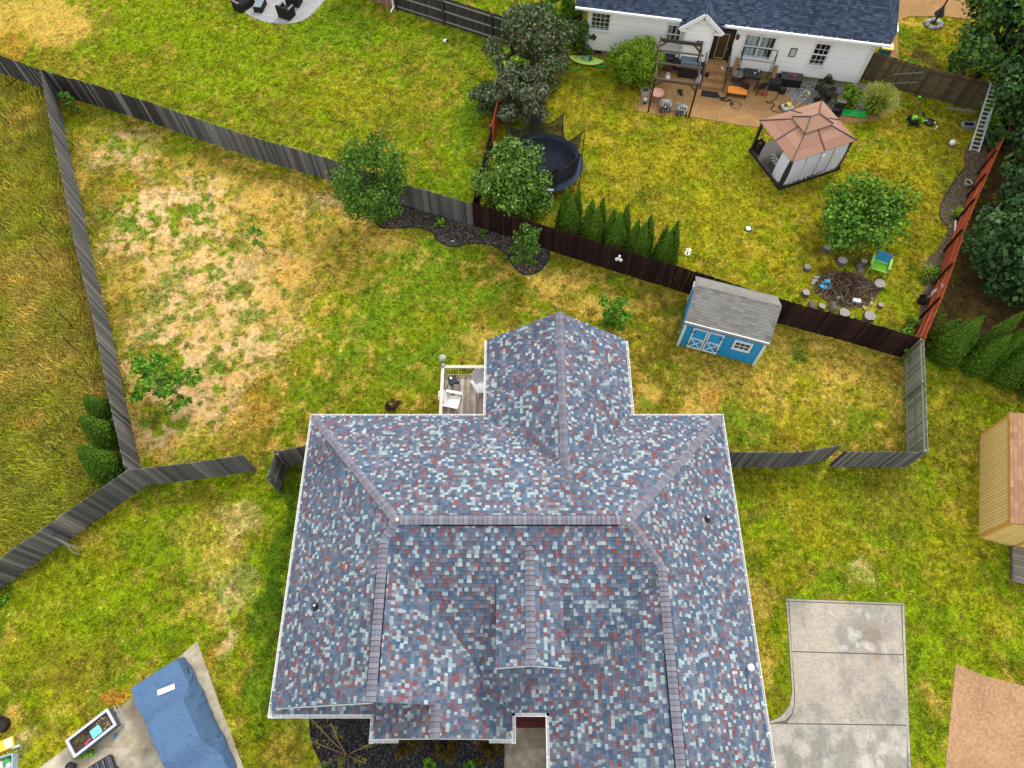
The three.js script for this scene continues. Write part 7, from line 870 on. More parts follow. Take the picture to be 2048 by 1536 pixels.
// ---------- fire pit with its ring of stumps ----------
{
  const bkS = M(0.13, 0.115, 0.105, { roughness: 1 }), cutTex = tex(128, (u, v) => { const x = u - 0.5, y = v - 0.5, d = Math.hypot(x, y), k = 0.8 + 0.2 * Math.sin(d * 90 + 3 * tn(u, v, 6, 2)) - 0.25 * (Math.abs(Math.sin(Math.atan2(y, x) * 3.5 + d * 4)) < 0.08 ? 1 : 0); return [0.36 * k, 0.325 * k, 0.30 * k]; }), cut = new THREE.MeshStandardMaterial({ map: cutTex, roughness: 0.95 });
  function stump(label, p, r0, h, lay, seed) { const o = thing('tree_stump', label, 'stump', p, seed, 'stumps round the fire pit'), r = rng(seed * 10), n = 14, a = [], P = []; for (let i = 0; i < n; i++) a.push(r0 * rr(0.88, 1.12, r)); const q = (i, y, k = 1) => { const t = i % n / n * 6.283; return [Math.cos(t) * a[i % n] * k, y, Math.sin(t) * a[i % n] * k]; }; for (let i = 0; i < n; i++) P.push(...q(i, 0, 1.06), ...q(i, h), ...q(i + 1, h), ...q(i, 0, 1.06), ...q(i + 1, h), ...q(i + 1, 0, 1.06)); const T = [], U = []; for (let i = 0; i < n; i++) { const A = q(i, h + 0.002), B = q(i + 1, h + 0.002); T.push(0, h + 0.002, 0, ...B, ...A); U.push(0.5, 0.5, 0.5 + B[0] / r0 * 0.45, 0.5 + B[2] / r0 * 0.45, 0.5 + A[0] / r0 * 0.45, 0.5 + A[2] / r0 * 0.45); } const cg = tri(T); cg.setAttribute('uv', new THREE.Float32BufferAttribute(U, 2)); part(o, 'bark', [tri(P)], bkS); part(o, 'cut_face', cg, cut); if (lay) { o.rotation.set(Math.PI / 2 - 0.05, 0, lay, 'YXZ'); o.rotation.y = lay; o.position.y = r0; } }
  stump('grey stump nearest the tree, with a pale chip on top', [15.87, -22.44], 0.17, 0.32, 0, 1); stump('small dark stump right under the tree crown', [16.69, -22.63], 0.12, 0.25, 0, 2); stump('dark weathered stump between the tree and the sticks', [16.49, -21.66], 0.22, 0.3, 0, 3); stump('pale stump left of the fire pit, upper one', [14.69, -21.29], 0.17, 0.25, 0, 4); stump('pale stump left of the blue tarp, lower one', [14.33, -19.76], 0.18, 0.25, 0, 5); stump('log lying by the black fence, leftmost', [14.49, -19.24], 0.13, 0.38, -0.6, 6); stump('small stump by the black fence between two lying logs', [14.98, -19.01], 0.15, 0.2, 0, 7); stump('pale log lying right of the small stump', [15.5, -19.18], 0.15, 0.42, -0.45, 8); stump('big split stump right of the sticks', [17.99, -20.24], 0.26, 0.32, 0, 9); stump('small round stump at the lower right of the fire pit', [17.84, -19.09], 0.13, 0.18, 0, 10); stump('wide flat stump close to the black fence, rightmost', [17.16, -18.46], 0.27, 0.2, 0, 11); stump('flat split log slab against the black fence', [16, -18.66], 0.25, 0.14, 0, 12); stump('fallen stump beside the legs of the green chair', [17.31, -21.42], 0.16, 0.35, 0.5, 13); stump('second grey stump leaning by the green chair', [17.55, -21.6], 0.15, 0.3, 0, 14);
  const c = [16.43, -20.12], o = thing('brush_pile', 'heap of brown branches and sticks on the fire pit', 'brush pile', c), r = rng(170), cols = [M(0.06, 0.04, 0.028), M(0.09, 0.06, 0.04), M(0.035, 0.025, 0.02), M(0.2, 0.15, 0.11), M(0.13, 0.06, 0.03)];
  for (let i = 0; i < 170; i++) { const a = r() * 6.28, d = Math.sqrt(r()) * 1.05, L = rr(0.35, 1.3, r), b = r() * 6.28, h = 0.42 * (1 - d / 1.3), x = Math.cos(a) * d * 1.15, z = Math.sin(a) * d * 0.85, ux = Math.cos(b) * L / 2, uz = Math.sin(b) * L / 2; part(o, 'stick', [tube([[x - ux, Math.max(0.03, h * r()), z - uz], [x + rr(-0.08, 0.08, r), h * rr(0.6, 1.2, r) + 0.05, z + rr(-0.08, 0.08, r)], [x + ux, Math.max(0.03, h * r()), z + uz]], i < 25 ? 0.022 : rr(0.008, 0.016, r), 4, 4)], i < 25 ? cols[3] : pick(cols, r)); }
  chips('fire_pit_litter', 'dark ash and bark scraps round the brush pile', curvy([[c[0] - 1.6, c[1]], [c[0] - 0.6, c[1] - 0.95], [c[0] + 0.8, c[1] - 0.9], [c[0] + 1.6, c[1] + 0.1], [c[0] + 0.8, c[1] + 1.0], [c[0] - 0.6, c[1] + 1.0]]), 2600, [[0.05, 0.035, 0.028], [0.1, 0.055, 0.03], [0.03, 0.025, 0.022], [0.22, 0.16, 0.1], [0.14, 0.06, 0.035]], 0.09, 0.02, 171);
  const tp = [15.37, -20.33], P = [], rt = rng(172), tq = (i, j) => [tp[0] + (i - 2) * 0.13 + hash(i, j) * 0.06, 0.06 + 0.16 * hash(i * 3, j * 7), tp[1] + (j - 2) * 0.14 + hash(j, i) * 0.06]; for (let i = 0; i < 4; i++) for (let j = 0; j < 4; j++) if (i + j > 1) P.push(...tq(i, j), ...tq(i, j + 1), ...tq(i + 1, j + 1), ...tq(i, j), ...tq(i + 1, j + 1), ...tq(i + 1, j)); solo('blue_tarp', 'crumpled bright blue tarp at the left of the brush pile', 'tarp', merge([tri(P)]), M(0.05, 0.42, 0.62, { roughness: 0.4, side: THREE.DoubleSide }));
  solo('white_box', 'white box at the lower right of the brush pile', 'box', rbox(0.4, 0.16, 0.24, 0.03, 0, 0.09, 0, 0, -0.3), WHT, [16.74, -19.38]); solo('grey_bag', 'small grey blue bag at the foot of the brush pile', 'bag', ball(0.16, 0, 0.09, 0, 1.2, 0.6, 0.8, 8), M(0.25, 0.32, 0.4), [15.92, -19.53]);
  for (const [p, l, i] of [[[14.98, -20.6], 'pale stepping brick left of the blue tarp', 0], [[17.44, -19.24], 'yellowish stone right of the white box', 1], [[17.06, -18.98], 'yellowish stone nearest the flat stump', 2], [[15.09, -20.78], 'topmost pale brick left of the blue tarp', 3], [[14.87, -20.45], 'lowest pale brick left of the blue tarp', 4]]) solo('loose_stone', l, 'stone', rbox(0.26, 0.09, 0.14, 0.03, 0, 0.05, 0, 0, i, 0), i === 1 || i === 2 ? M(0.42, 0.32, 0.12) : M(0.4, 0.36, 0.3), p);
  const ch = thing('lawn_chair', 'lime green lawn chair with blue back beside the fire pit', 'chair', [18.17, -21.23], -0.42), lg = M(0.22, 0.55, 0.03, { roughness: 0.5 }); // turned to face the pit
  for (const s of [-1, 1]) { part(ch, 'armrest', [rbox(0.12, 0.04, 0.62, 0.015, s * 0.42, 0.62, -0.1, 0.12)], lg); part(ch, 'leg', [rod([s * 0.4, 0, 0.35], [s * 0.4, 0.62, 0.2], 0.016)], M(0.6, 0.6, 0.58)); part(ch, 'leg', [rod([s * 0.4, 0, -0.4], [s * 0.4, 0.6, -0.25], 0.016)], M(0.6, 0.6, 0.58)); } part(ch, 'seat', [rbox(0.72, 0.06, 0.5, 0.03, 0, 0.38, 0.08, 0.15)], M(0.16, 0.42, 0.02)); part(ch, 'seat_edge', [rbox(0.74, 0.06, 0.07, 0.02, 0, 0.42, 0.32)], lg); part(ch, 'backrest', [rbox(0.7, 0.6, 0.04, 0.015, 0, 0.68, -0.28, -0.5)], M(0.01, 0.2, 0.36, { roughness: 0.6 })); part(ch, 'lumbar_band', [rbox(0.71, 0.1, 0.045, 0.015, 0, 0.5, -0.18, -0.5)], lg);
}
// ---------- things along the fences ----------
{
  const f = thing('bird_feeder', 'white bird feeder hanging from a shepherd hook by the black fence', 'bird feeder', [8.05, -21.11]); part(f, 'hook_pole', [tube([[0, 0, 0], [0, 1.5, 0], [0.05, 2.0, 0], [0.22, 2.05, 0], [0.34, 1.9, 0]], 0.014, 24, 5)], BLK); part(f, 'feeder_roof', [lathe([[0.001, 0.1], [0.14, 0.02], [0.14, 0]], 14).translate(0.36, 1.78, 0)], M(0.7, 0.62, 0.5)); part(f, 'feeder_tube', [cyl(0.05, 0.05, 0.22, 0.36, 1.66, 0)], BLK); part(f, 'feeder_tray', [cyl(0.13, 0.13, 0.03, 0.36, 1.54, 0)], WHT);
  const s = thing('wall_light', 'white twin head light fixed to the black fence', 'light', [...[[5.12, -20.9]].map((p) => [p[0], 1.5, p[1] + 0.05])[0]], -0.3); part(s, 'bracket', [box(0.1, 0.16, 0.06, 0, 0.12, 0)], WHT); part(s, 'lamp_head', [cyl(0.05, 0.09, 0.16, -0.07, -0.02, 0.06, 0.5, 0, -0.4)], M(0.6, 0.6, 0.6)); part(s, 'lamp_head', [cyl(0.05, 0.09, 0.16, 0.07, -0.02, 0.06, 0.5, 0, 0.4)], M(0.6, 0.6, 0.6));
  const p = [1.56, -22.83], b = thing('white_bench', 'white bench top showing above the black fence', 'bench', [p[0], 0, p[1]], -0.33); part(b, 'top_board', [box(0.85, 0.04, 0.14, 0, 1.2, -0.08)], M(0.5, 0.51, 0.52)); part(b, 'top_board', [box(0.85, 0.04, 0.14, 0, 1.202, 0.08)], M(0.5, 0.51, 0.52)); for (const x of [-0.36, 0.36]) part(b, 'leg', [box(0.06, 1.2, 0.26, x, 0.6, 0)], M(0.4, 0.4, 0.4)); const q = [0.86, -22.96]; const tb = thing('clay_ball', 'small terracotta ball on a stake behind the black fence', 'ornament', [q[0], 0, q[1]]); part(tb, 'stake', [rod([0, 0, 0], [0, 1.4, 0], 0.015)], BLK); part(tb, 'ball', [ball(0.1, 0, 1.48, 0)], M(0.5, 0.2, 0.09));
  const sc = thing('fence_hanger', 'white bracket hung on the red fence above the garden ornament', 'bracket', [[20.42, -19.46][0] - 0.1, 1.2, [20.42, -19.46][1]], 1.2); part(sc, 'bracket', [box(0.3, 0.05, 0.05, 0, 0, 0), box(0.05, 0.22, 0.05, -0.13, 0.1, 0)], M(0.6, 0.6, 0.6));
  const orn = thing('wire_ornament', 'curly white wire garden ornament beside the red fence', 'ornament', [20.22, -19.47], 0.4); part(orn, 'scroll', [new THREE.TorusGeometry(0.16, 0.018, 6, 20).translate(0, 0.75, 0)], WHT); part(orn, 'scroll', [new THREE.TorusGeometry(0.12, 0.018, 6, 20).translate(0.1, 0.45, 0)], WHT); part(orn, 'stem', [rod([0, 0, 0], [0.05, 0.6, 0], 0.015)], WHT); part(orn, 'stem', [rod([-0.15, 0.3, 0], [0.25, 0.3, 0], 0.015)], WHT); const bkt = solo('dark_bucket', 'dark round bucket left of the curly wire ornament', 'bucket', lathe([[0.001, 0], [0.2, 0], [0.24, 0.35], [0.21, 0.35], [0.19, 0.1], [0.001, 0.1]], 16), M(0.03, 0.028, 0.026), [19.92, -19.35]);
  const pot = thing('flower_pot', 'grey flower pot beside the small bed by the red fence', 'pot', [24.25, -26.76]); part(pot, 'pot', [lathe([[0.001, 0], [0.13, 0], [0.19, 0.28], [0.2, 0.32], [0.16, 0.32], [0.14, 0.25], [0.001, 0.25]], 16)], M(0.4, 0.4, 0.38)); part(pot, 'soil', [cyl(0.15, 0.15, 0.02, 0, 0.27, 0)], M(0.05, 0.035, 0.025));
  solo('fallen_pipe', 'white pipe lying at the foot of the red fence', 'pipe', rod([0, 0.06, 0], [0.35, 0.1, -1.1], 0.05), WHT, [22.62, -23.21]); const tr = thing('mulch_trap', 'white handled dark pot sunk in the mulch bed', 'pot', [-3.02, -23.21]); part(tr, 'pot', [lathe([[0.24, 0.03], [0.22, 0.1], [0.19, 0.1], [0.18, 0.02], [0.001, 0.02]], 18)], BLK); part(tr, 'handle', [tube([[-0.1, 0.1, 0.22], [0, 0.16, 0.26], [0.1, 0.1, 0.22]], 0.02)], WHT);
  solo('fallen_plank', 'grey plank lying under the brown fence', 'plank', box(1.6, 0.06, 0.14, 0, 0.04, 0), WOOD.pale[1], [25.63, -32.41], -0.25); const wp = thing('lawn_toy', 'small black and white toy on the lawn near the top fence', 'toy', [-4.04, -38.2]); part(wp, 'toy', [ball(0.13, 0, 0.12, 0, 1.2, 0.9, 0.8, 8)], WHT); part(wp, 'toy_spot', [ball(0.08, 0.1, 0.17, 0.05, 1, 0.8, 1, 8)], BLK);
}
{ // kayak
  const a = [3.38, -36.6], b = [5.44, -36.16], o = thing('kayak', 'lime green kayak on the grass beside the white house', 'kayak', [(a[0] + b[0]) / 2, 0, (a[1] + b[1]) / 2], Math.atan2(-(b[1] - a[1]), b[0] - a[0])), L = Math.hypot(b[0] - a[0], b[1] - a[1]) / 2, P = [], n = 20, m = 12, pt = (i, j) => { const u = i / n * 2 - 1, w = 0.36 * Math.pow(Math.max(0, 1 - Math.abs(u) ** 2.1), 0.8) + 0.004, t = j / m * 6.283, y = Math.sin(t); return [u * L, 0.2 + y * (y > 0 ? 0.1 : 0.18) * (0.4 + 0.6 * (1 - u * u)) + 0.1 * u ** 4, Math.cos(t) * w]; };
  for (let i = 0; i < n; i++) for (let j = 0; j < m; j++) { const A = pt(i, j), B = pt(i + 1, j), Cq = pt(i + 1, j + 1), Dq = pt(i, j + 1); P.push(...A, ...B, ...Cq, ...A, ...Cq, ...Dq); }
  part(o, 'hull', [tri(P)], M(0.6, 0.85, 0.16, { roughness: 0.35, side: THREE.DoubleSide })); part(o, 'cockpit_rim', [new THREE.TorusGeometry(0.24, 0.03, 6, 24).rotateX(Math.PI / 2).scale(1.7, 1, 1).translate(0.05, 0.31, 0)], M(0.5, 0.75, 0.15)); part(o, 'cockpit', [cyl(0.23, 0.23, 0.02, 0, 0, 0).scale(1.7, 1, 1).translate(0.05, 0.305, 0)], M(0.12, 0.3, 0.2)); part(o, 'seat', [rbox(0.1, 0.14, 0.34, 0.03, 0.25, 0.34, 0)], M(0.02, 0.1, 0.05)); part(o, 'seat_pad', [rbox(0.32, 0.05, 0.3, 0.02, -0.05, 0.32, 0)], M(0.4, 0.55, 0.5)); part(o, 'deck_strap', [box(0.03, 0.02, 0.3, -0.62, 0.31, 0)], BLK);
  solo('green_paddle', 'green paddle blade in the grass left below the kayak', 'paddle', ball(0.2, 0, 0.05, 0, 1.5, 0.2, 0.6, 10), M(0.03, 0.4, 0.05), [3.8, -35.86], 0.2); solo('orange_float', 'small orange float beside the green paddle blade', 'float', ball(0.07, 0, 0.08, 0, 1, 1, 1, 8), M(0.6, 0.3, 0.03), [3.98, -35.99]); solo('green_paddle', 'green paddle blade in the grass right below the kayak', 'paddle', ball(0.2, 0, 0.05, 0, 1.6, 0.2, 0.6, 10), M(0.02, 0.35, 0.05), [5.32, -36.03], -0.2);
}
{ // beyond the white house
  const ac = thing('air_conditioner', 'dark round air conditioner unit at the left end of the white house', 'air conditioner', [3.92, -40.38]); part(ac, 'casing', [cyl(0.42, 0.42, 0.8, 0, 0.42, 0, 0, 0, 0, 24)], M(0.02, 0.024, 0.03)); for (let i = 0; i < 9; i++) part(ac, 'louvre', [new THREE.TorusGeometry(0.425, 0.012, 5, 24).rotateX(Math.PI / 2).translate(0, 0.1 + i * 0.085, 0)], M(0.05, 0.055, 0.065)); part(ac, 'fan_guard', [new THREE.TorusGeometry(0.36, 0.04, 6, 24).rotateX(Math.PI / 2).translate(0, 0.83, 0)], M(0.3, 0.38, 0.46)); part(ac, 'fan_grille', [new THREE.TorusGeometry(0.2, 0.012, 5, 20).rotateX(Math.PI / 2).translate(0, 0.84, 0), box(0.7, 0.012, 0.02, 0, 0.842, 0), box(0.02, 0.012, 0.7, 0, 0.845, 0)], STEEL);
  const yb = thing('wheeled_bin', 'yellow wheeled bin with blue body behind the brown fence', 'bin', [[22.09, -36.73][0], 0.03, [22.09, -36.73][1]], -0.25); part(yb, 'body', [rbox(0.6, 0.7, 0.6, 0.05, 0, 0.4, 0)], M(0.03, 0.16, 0.25)); part(yb, 'lid', [rbox(0.7, 0.12, 0.66, 0.05, 0, 0.82, 0)], M(0.75, 0.55, 0.03, { roughness: 0.4 })); part(yb, 'lid_panel', [rbox(0.26, 0.03, 0.3, 0.01, 0.12, 0.89, 0)], M(0.75, 0.73, 0.6));
  const lp = thing('street_lamp', 'black lamp post rising from a ring of stones by the far driveway', 'lamp post', [26.03, -39.81]); part(lp, 'pole', [rod([0, 0, 0], [0, 3.2, 0], 0.06, 0.05, 10)], BLK); part(lp, 'pole_base', [lathe([[0.001, 1.25], [0.08, 1.2], [0.3, 0.75], [0.28, 0.7], [0.001, 0.72]], 14)], BLK); part(lp, 'lantern', [cyl(0.1, 0.14, 0.4, 0, 3.4, 0, 0, 0, 0, 6)], BLK); const r = rng(180); for (let i = 0; i < 9; i++) { const a = i / 9 * 6.28; part(lp, 'stone', [ball(rr(0.13, 0.2, r), Math.cos(a) * 0.42, 0.08, Math.sin(a) * 0.36, 1.2, 0.7, 1, 8)], pick([M(0.35, 0.34, 0.32), M(0.25, 0.24, 0.22), M(0.45, 0.42, 0.36)], r)); }
  // corner of the brick house at the top edge
  const a = [-10.33, -42.81], b = [-7.35, -41.29], L = Math.hypot(b[0] - a[0], b[1] - a[1]), bh = thing('brick_house', 'corner of a tan brick house at the top edge', 'house', a, Math.atan2(-(b[1] - a[1]), b[0] - a[0])); part(bh, 'wall', [box(L, 2.8, 6, L / 2, 1.4, -3.02)], M(0.28, 0.17, 0.1)); const bgm = box(0.2, 0.062, 0.02), bm = [M(0.3, 0.16, 0.09), M(0.25, 0.13, 0.075), M(0.36, 0.21, 0.13)]; const nb = Math.floor(L / 0.21); for (let j = 0; j < 5; j++) for (let i = 0; i < Math.min(nb, 14); i++) { const m = part(bh, 'brick', bgm, bm[(i * 7 + j * 3) % 3]); m.position.set(L - 0.13 - i * 0.21 - (j % 2) * 0.1, 0.08 + j * 0.073, -0.012); } const wi = part(bh, 'window', [box(0.95, 1.2, 0.05, L - 1.2, 0.95, 0.005)], M(0.02, 0.022, 0.028, { roughness: 0.2 })); part(wi, 'sill', [box(1.1, 0.07, 0.12, L - 1.2, 0.32, 0.04)], M(0.3, 0.2, 0.13)); part(bh, 'downspout', [box(0.08, 2.6, 0.07, L - 0.04, 1.5, 0.06), box(0.08, 0.07, 0.45, L + 0.02, 0.2, 0.28, 0.35)], WHT); part(bh, 'eave', [box(L + 0.5, 0.1, 6.6, L / 2 + 0.1, 2.86, -2.9)], M(0.3, 0.28, 0.26));
}
{ // wicker seats on the gravel
  const wk = M(0.022, 0.017, 0.015, { roughness: 0.8 }), cush = M(0.3, 0.28, 0.26), seat = (name, label, p, turn, w) => { const o = thing(name, label, name === 'wicker_sofa' ? 'sofa' : 'armchair', [p[0], 0.025, p[1]], turn); part(o, 'base', [rbox(w, 0.4, 0.72, 0.03, 0, 0.21, 0)], wk); part(o, 'backrest', [rbox(w, 0.42, 0.14, 0.03, 0, 0.6, -0.3)], wk); for (const s of [-1, 1]) { const m = part(o, 'armrest', [rbox(0.13, 0.24, 0.72, 0.03, s * (w / 2 - 0.065), 0.52, 0)], wk); part(m, 'arm_cap', [rbox(0.14, 0.03, 0.7, 0.01, s * (w / 2 - 0.065), 0.65, 0)], M(0.2, 0.17, 0.15)); } part(o, 'cushion', [rbox(w - 0.3, 0.1, 0.52, 0.04, 0, 0.44, 0.06)], wk); for (const [x, z] of [[-1, 1], [1, 1], [-1, -1], [1, -1]]) part(o, 'leg', [box(0.05, 0.05, 0.05, x * (w / 2 - 0.06), 0.02, z * 0.32)], BLK); return o; };
  seat('wicker_armchair', 'dark wicker armchair nearest the lawn on the gravel patio', [-14, -40.62], 2.7, 0.85); seat('wicker_armchair', 'dark wicker armchair behind the front one at the top edge', [-13.7, -41.82], 2.9, 0.85); seat('wicker_sofa', 'dark wicker loveseat at the left of the gravel patio', [-16.81, -41.53], 0.9, 1.25);
  const t = thing('coffee_table', 'low dark coffee table with glass top between the wicker seats', 'table', [[-15.78, -41.39][0], 0.025, [-15.78, -41.39][1]], -0.15); part(t, 'base', [rbox(0.55, 0.36, 0.95, 0.03, 0, 0.19, 0)], wk); part(t, 'glass_top', [box(0.5, 0.02, 0.9, 0, 0.385, 0)], M(0.16, 0.22, 0.25, { roughness: 0.06 }));
}
// ---------- covered car and things on the pad ----------
{
  const p0 = [-13.21, -2.55], p1 = [-10.32, 1.57], dx = p1[0] - p0[0], dz = p1[1] - p0[1], ang = Math.atan2(dx, dz), o = thing('covered_car', 'car under a wrinkled blue fabric cover on the pad', 'car', [p0[0], 0.035, p0[1]], ang);
  const L = 4.6, n = 170, m = 100, P = [], UVs = [], prof = (s) => 0.88 + 0.1 * smooth(0, 0.05, s) + 0.52 * smooth(0.24, 0.4, s) * smooth(0.86, 0.66, s) - 0.12 * smooth(0.8, 1, s), wid = (s) => 0.97 - 0.1 * Math.pow(Math.abs(s * 2 - 1), 6);
  const pt = (i, j) => { const s = i / n, t = j / m * 2 - 1, h = prof(s), w = wid(s), e = Math.pow(smooth(-0.015, 0.03, s) * smooth(1.015, 0.97, s), 0.5); let x, y; const cab = smooth(0.25, 0.4, s) * smooth(0.9, 0.68, s), sh = 0.62, at = Math.abs(t); if (at < sh) { const k = at / sh, flat = (0.93 - 0.24 * cab) * w; x = Math.sign(t) * k * flat; y = h - 0.07 * k ** 3 - 0.02; } else { const k = (at - sh) / (1 - sh), flat = (0.93 - 0.24 * cab) * w; y = (h - 0.09) * (1 - k) + 0.06 * k; x = Math.sign(t) * (flat + (w - flat) * Math.min(1, k * 1.5) + 0.03 * Math.sin(k * 3)); }
    const rg = (a, b, p) => Math.pow(1 - Math.abs(2 * vn(a, b) - 1), p), wa = 1.5 * vn(s * 5 + 2, t * 3 + 9);
    const wr = 0.032 * rg(s * 6 + t * 1.1 + wa, t * 2.4 - s * 3 + 4, 6) + 0.022 * rg(s * 15 - t * 2 + wa * 2, t * 5 + s * 6, 5) - 0.02 * rg(s * 9 + wa, t * 1.3 + 20, 7) + (at > 0.56 ? 0.05 * rg(s * 17 + wa, at * 1.6 + 40, 3) * smooth(0.56, 0.75, at) : 0) + 0.03 * (vn(s * 8, t * 3) - 0.5); return [x * (1 + wr * (at > 0.56 ? 1 : 0.3)), (y + wr * (at > 0.7 ? 0.3 : 1)) * (0.1 + 0.9 * e), s * L]; };
  for (let i = 0; i < n; i++) for (let j = 0; j < m; j++) { const A = pt(i, j), B = pt(i + 1, j), Cq = pt(i + 1, j + 1), Dq = pt(i, j + 1); P.push(...A, ...B, ...Cq, ...A, ...Cq, ...Dq); }
  for (const s of [0, n]) for (let j = 1; j + 1 < m; j++) { const A = pt(s, 0), B = pt(s, j), Cq = pt(s, j + 1); s ? P.push(...A, ...B, ...Cq) : P.push(...A, ...Cq, ...B); }
  const g0 = tri(P); part(o, 'cover', [g0], M(0.085, 0.155, 0.275, { roughness: 0.7, side: THREE.DoubleSide }));
  const lb = pt(Math.round(n * 0.2), Math.round(m * 0.56)); part(o, 'cover_patch', [box(0.62, 0.012, 0.2, lb[0], lb[1] + 0.035, lb[2], -0.1, -0.25)], M(0.68, 0.68, 0.68)); for (const [x, z] of [[0.9, 0.75], [0.9, 3.4], [-0.9, 0.75], [-0.9, 3.4]]) { const w = part(o, 'wheel', [cyl(0.31, 0.31, 0.2, x * 0.98, 0.31, z, 0, 0, Math.PI / 2, 20)], BLK); part(w, 'rim', [cyl(0.2, 0.2, 0.21, x * 0.985, 0.31, z, 0, 0, Math.PI / 2, 16)], M(0.6, 0.6, 0.6, { roughness: 0.3, metalness: 0.6 })); }
  const c0 = [-15.85, -0.24], c1 = [-14.62, -1.3], c2 = [-15.39, 0.17], pa = Math.atan2(-(c1[1] - c0[1]), c1[0] - c0[0]), pL = Math.hypot(c1[0] - c0[0], c1[1] - c0[1]), pw = 0.68, q = thing('raised_planter', 'raised grey and white planter box with soil beside the covered car', 'planter', [c0[0], 0.035, c0[1]], pa), gw = M(0.5, 0.51, 0.54), gd = M(0.1, 0.12, 0.15); // x along, z across
  part(q, 'rim', [box(pL, 0.04, 0.09, pL / 2, 0.74, 0.04)], gw); part(q, 'rim', [box(pL, 0.04, 0.09, pL / 2, 0.74, pw)], gw); part(q, 'rim', [box(0.09, 0.042, pw - 0.06, 0.045, 0.741, pw / 2 + 0.02)], gw); part(q, 'rim', [box(0.09, 0.042, pw - 0.06, pL - 0.045, 0.741, pw / 2 + 0.02)], gw); part(q, 'side', [box(pL - 0.04, 0.36, 0.03, pL / 2, 0.54, 0.03)], gd); part(q, 'side', [box(pL - 0.04, 0.36, 0.03, pL / 2, 0.54, pw)], gd); part(q, 'side', [box(0.03, 0.36, pw, 0.03, 0.54, pw / 2)], gd); part(q, 'side', [box(0.03, 0.36, pw, pL - 0.03, 0.54, pw / 2)], gd);
  part(q, 'soil', [box(pL - 0.1, 0.2, pw - 0.08, pL / 2, 0.54, pw / 2 + 0.02)], M(0.07, 0.05, 0.038, { roughness: 1 })); for (const [x, z] of [[0.06, 0.06], [0.06, pw - 0.04], [pL - 0.06, 0.06], [pL - 0.06, pw - 0.04]]) part(q, 'leg', [box(0.07, 0.7, 0.07, x, 0.35, z)], gw); part(q, 'side_rail', [box(0.03, 0.04, pw, pL + 0.12, 0.5, pw / 2), box(0.03, 0.04, pw, pL + 0.2, 0.42, pw / 2)], M(0.35, 0.34, 0.3));
  const inP = (x, z, y = 0.65) => { const c = Math.cos(pa), s = Math.sin(pa); return [c0[0] + x * c + z * s, y, c0[1] - x * s + z * c]; };
  { const P2 = [], w = (i, j) => [(i - 2) * 0.09 + 0.03 * hash(i, j), 0.03 + 0.04 * hash(i * 5, j), (j - 2) * 0.08]; for (let i = 0; i < 4; i++) for (let j = 0; j < 4; j++) P2.push(...w(i, j), ...w(i, j + 1), ...w(i + 1, j + 1), ...w(i, j), ...w(i + 1, j + 1), ...w(i + 1, j)); solo('teal_cloth', 'pale teal cloth lying on the planter soil', 'cloth', merge([tri(P2)]), M(0.2, 0.6, 0.56, { side: THREE.DoubleSide }), inP(pL * 0.56, pw * 0.6), pa); }
  solo('pink_trowel', 'small pink tool on the planter soil', 'tool', merge([rod([-0.1, 0.03, 0], [0.1, 0.03, 0.02], 0.035), ball(0.04, 0.11, 0.03, 0.02, 1, 1, 1, 8)]), M(0.7, 0.08, 0.16), inP(pL * 0.33, pw * 0.75), pa + 0.3); solo('black_pot', 'small black pot on the planter soil', 'pot', lathe([[0.001, 0], [0.06, 0], [0.08, 0.1], [0.06, 0.1], [0.05, 0.05], [0.001, 0.05]], 12), BLK, inP(pL * 0.42, pw * 0.3)); blades('planter_plant', 'small green plant growing in the planter', 'plant', inP(pL * 0.24, pw * 0.45), 40, 0.25, 0.18, [[0.14, 0.2, 0.04], [0.2, 0.24, 0.06]], 0.012, 190); chips('planter_straw', 'dry straw and leaves on the planter soil', [inP(pL * 0.6, 0.1), inP(pL * 0.97, 0.1), inP(pL * 0.97, 0.6), inP(pL * 0.6, 0.6)].map((v) => [v[0], v[2]]), 160, [[0.3, 0.22, 0.12], [0.2, 0.13, 0.07], [0.42, 0.35, 0.2]], 0.07, 0.65, 191); solo('blue_toy', 'small blue object under the planter edge', 'toy', ball(0.07, 0, 0.07, 0, 1, 1, 1, 8), M(0.05, 0.25, 0.6), [inP(pL * 0.72, pw + 0.1)[0], 0.03, inP(pL * 0.72, pw + 0.1)[2]]);
  const sb = [-14.41, 0.75], bag = thing('vinyl_seat', 'black ribbed vinyl seat at the bottom edge beside the car', 'seat', [sb[0], 0.035, sb[1]], 0.55); part(bag, 'seat', [rbox(0.85, 0.3, 1.1, 0.12, 0, 0.35, 0.1)], M(0.02, 0.024, 0.03, { roughness: 0.35 })); for (let i = 0; i < 4; i++) part(bag, 'padded_rib', [rbox(0.17, 0.12, 1.02, 0.05, -0.3 + i * 0.195, 0.5, 0.1)], M(0.026, 0.032, 0.042, { roughness: 0.3 })); part(bag, 'base', [cyl(0.3, 0.35, 0.2, 0, 0.1, 0.1)], BLK);
  const bp = (label, p, s, pl) => { const t = thing('nursery_pot', label, 'pot', [p[0], 0.035, p[1]]); part(t, 'pot', [lathe([[0.001, 0], [0.1 * s, 0], [0.14 * s, 0.22 * s], [0.12 * s, 0.22 * s], [0.1 * s, 0.15 * s], [0.001, 0.15 * s]], 14)], BLK); if (pl) { const r = rng(195), pts = []; for (let i = 0; i < 60; i++) pts.push([rr(-0.2, 0.2, r), rr(0.2, 0.5, r), rr(-0.2, 0.2, r), 0, 1, 0]); part(t, 'plant', leafCloud(pts, 0.12, GREEN.concat(LIME), r), LM); } };
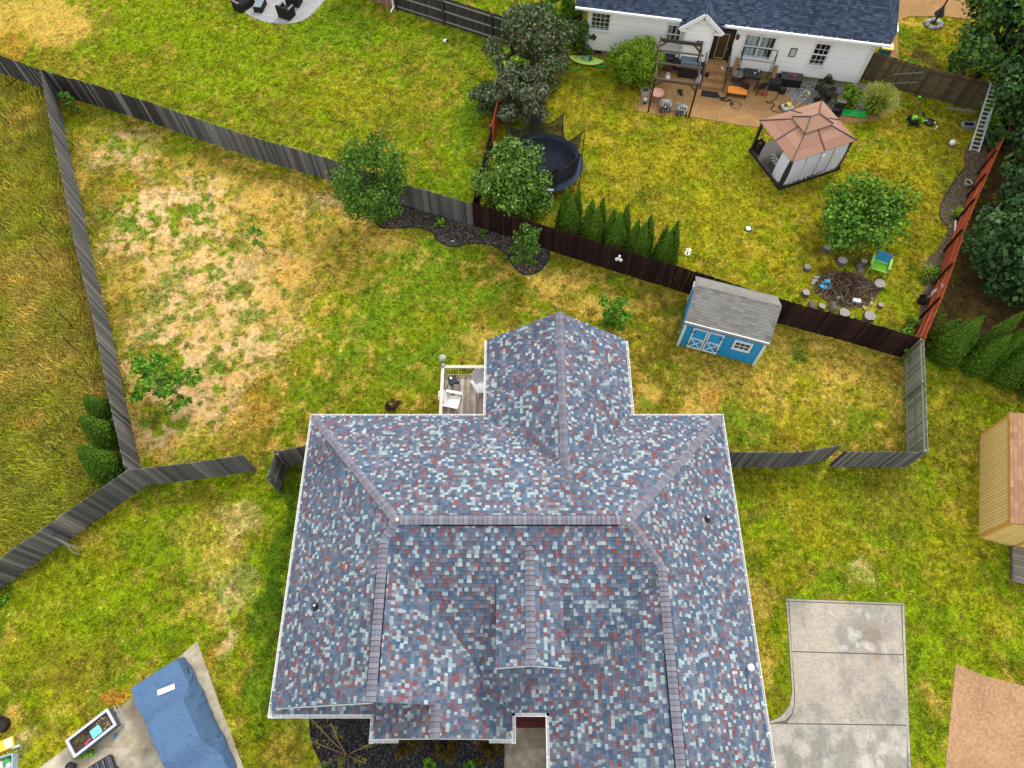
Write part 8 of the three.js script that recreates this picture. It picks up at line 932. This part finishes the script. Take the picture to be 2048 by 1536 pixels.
  bp('black nursery pot with leafy plant beside the planter', [-15.43, 0.13], 1.2, true); bp('empty black nursery pot at the bottom edge', [-15.73, 0.59], 1.2, false); bp('black pot with a small plant behind the vinyl seat', [-15.19, 0.08], 1, true);
  const yb = [-18.37, -0.11], b1 = thing('yellow_bag', 'yellow printed bag at the left edge of the lawn', 'bag', [yb[0], 0.02, yb[1]], 0.4); part(b1, 'bag', [rbox(0.62, 0.14, 0.42, 0.06, 0, 0.08, 0)], M(0.7, 0.5, 0.03, { roughness: 0.4 })); part(b1, 'bag_print', [rbox(0.25, 0.02, 0.3, 0.008, 0.15, 0.15, 0)], M(0.7, 0.68, 0.6)); solo('pale_bottle', 'pale blue bottle beside the yellow bag', 'bottle', rod([0, 0.06, 0], [0.25, 0.06, -0.08], 0.06, 0.05), M(0.5, 0.62, 0.68), [-18.12, -0.01]);
  const tb = [-18.15, 0.56], t2 = thing('storage_tub', 'clear plastic tub with blue rim in the bottom left corner', 'tub', [tb[0], 0.02, tb[1]], 0.3); part(t2, 'tub', [box(0.8, 0.35, 0.02, 0, 0.19, 0.28), box(0.8, 0.35, 0.02, 0, 0.19, -0.28), box(0.02, 0.35, 0.56, -0.4, 0.19, 0), box(0.02, 0.35, 0.56, 0.4, 0.19, 0)], MP(0.7, 0.78, 0.8, { roughness: 0.2, transmission: 0.6, thickness: 0 })); part(t2, 'rim', [rbox(0.86, 0.03, 0.05, 0.01, 0, 0.37, 0.29), rbox(0.86, 0.03, 0.05, 0.01, 0, 0.37, -0.29), rbox(0.05, 0.03, 0.6, 0.01, -0.41, 0.37, 0), rbox(0.05, 0.03, 0.6, 0.01, 0.41, 0.37, 0)], M(0.25, 0.42, 0.55, { roughness: 0.3 })); part(t2, 'contents', [rbox(0.3, 0.2, 0.4, 0.06, -0.15, 0.14, 0), ball(0.14, 0.18, 0.15, 0.05, 1, 0.8, 1, 8)], M(0.55, 0.55, 0.52)); part(t2, 'contents', [ball(0.12, 0.1, 0.18, -0.12, 1.3, 0.5, 1, 8)], M(0.06, 0.35, 0.12));
  const dk = [-18.69, -0.77]; solo('dark_planter', 'dark pot of soil at the left edge above the yellow bag', 'pot', lathe([[0.001, 0], [0.25, 0], [0.3, 0.3], [0.26, 0.3], [0.24, 0.2], [0.001, 0.2]], 16), M(0.03, 0.025, 0.022), dk);
}

console.log('done');
renderer.render(scene, camera);
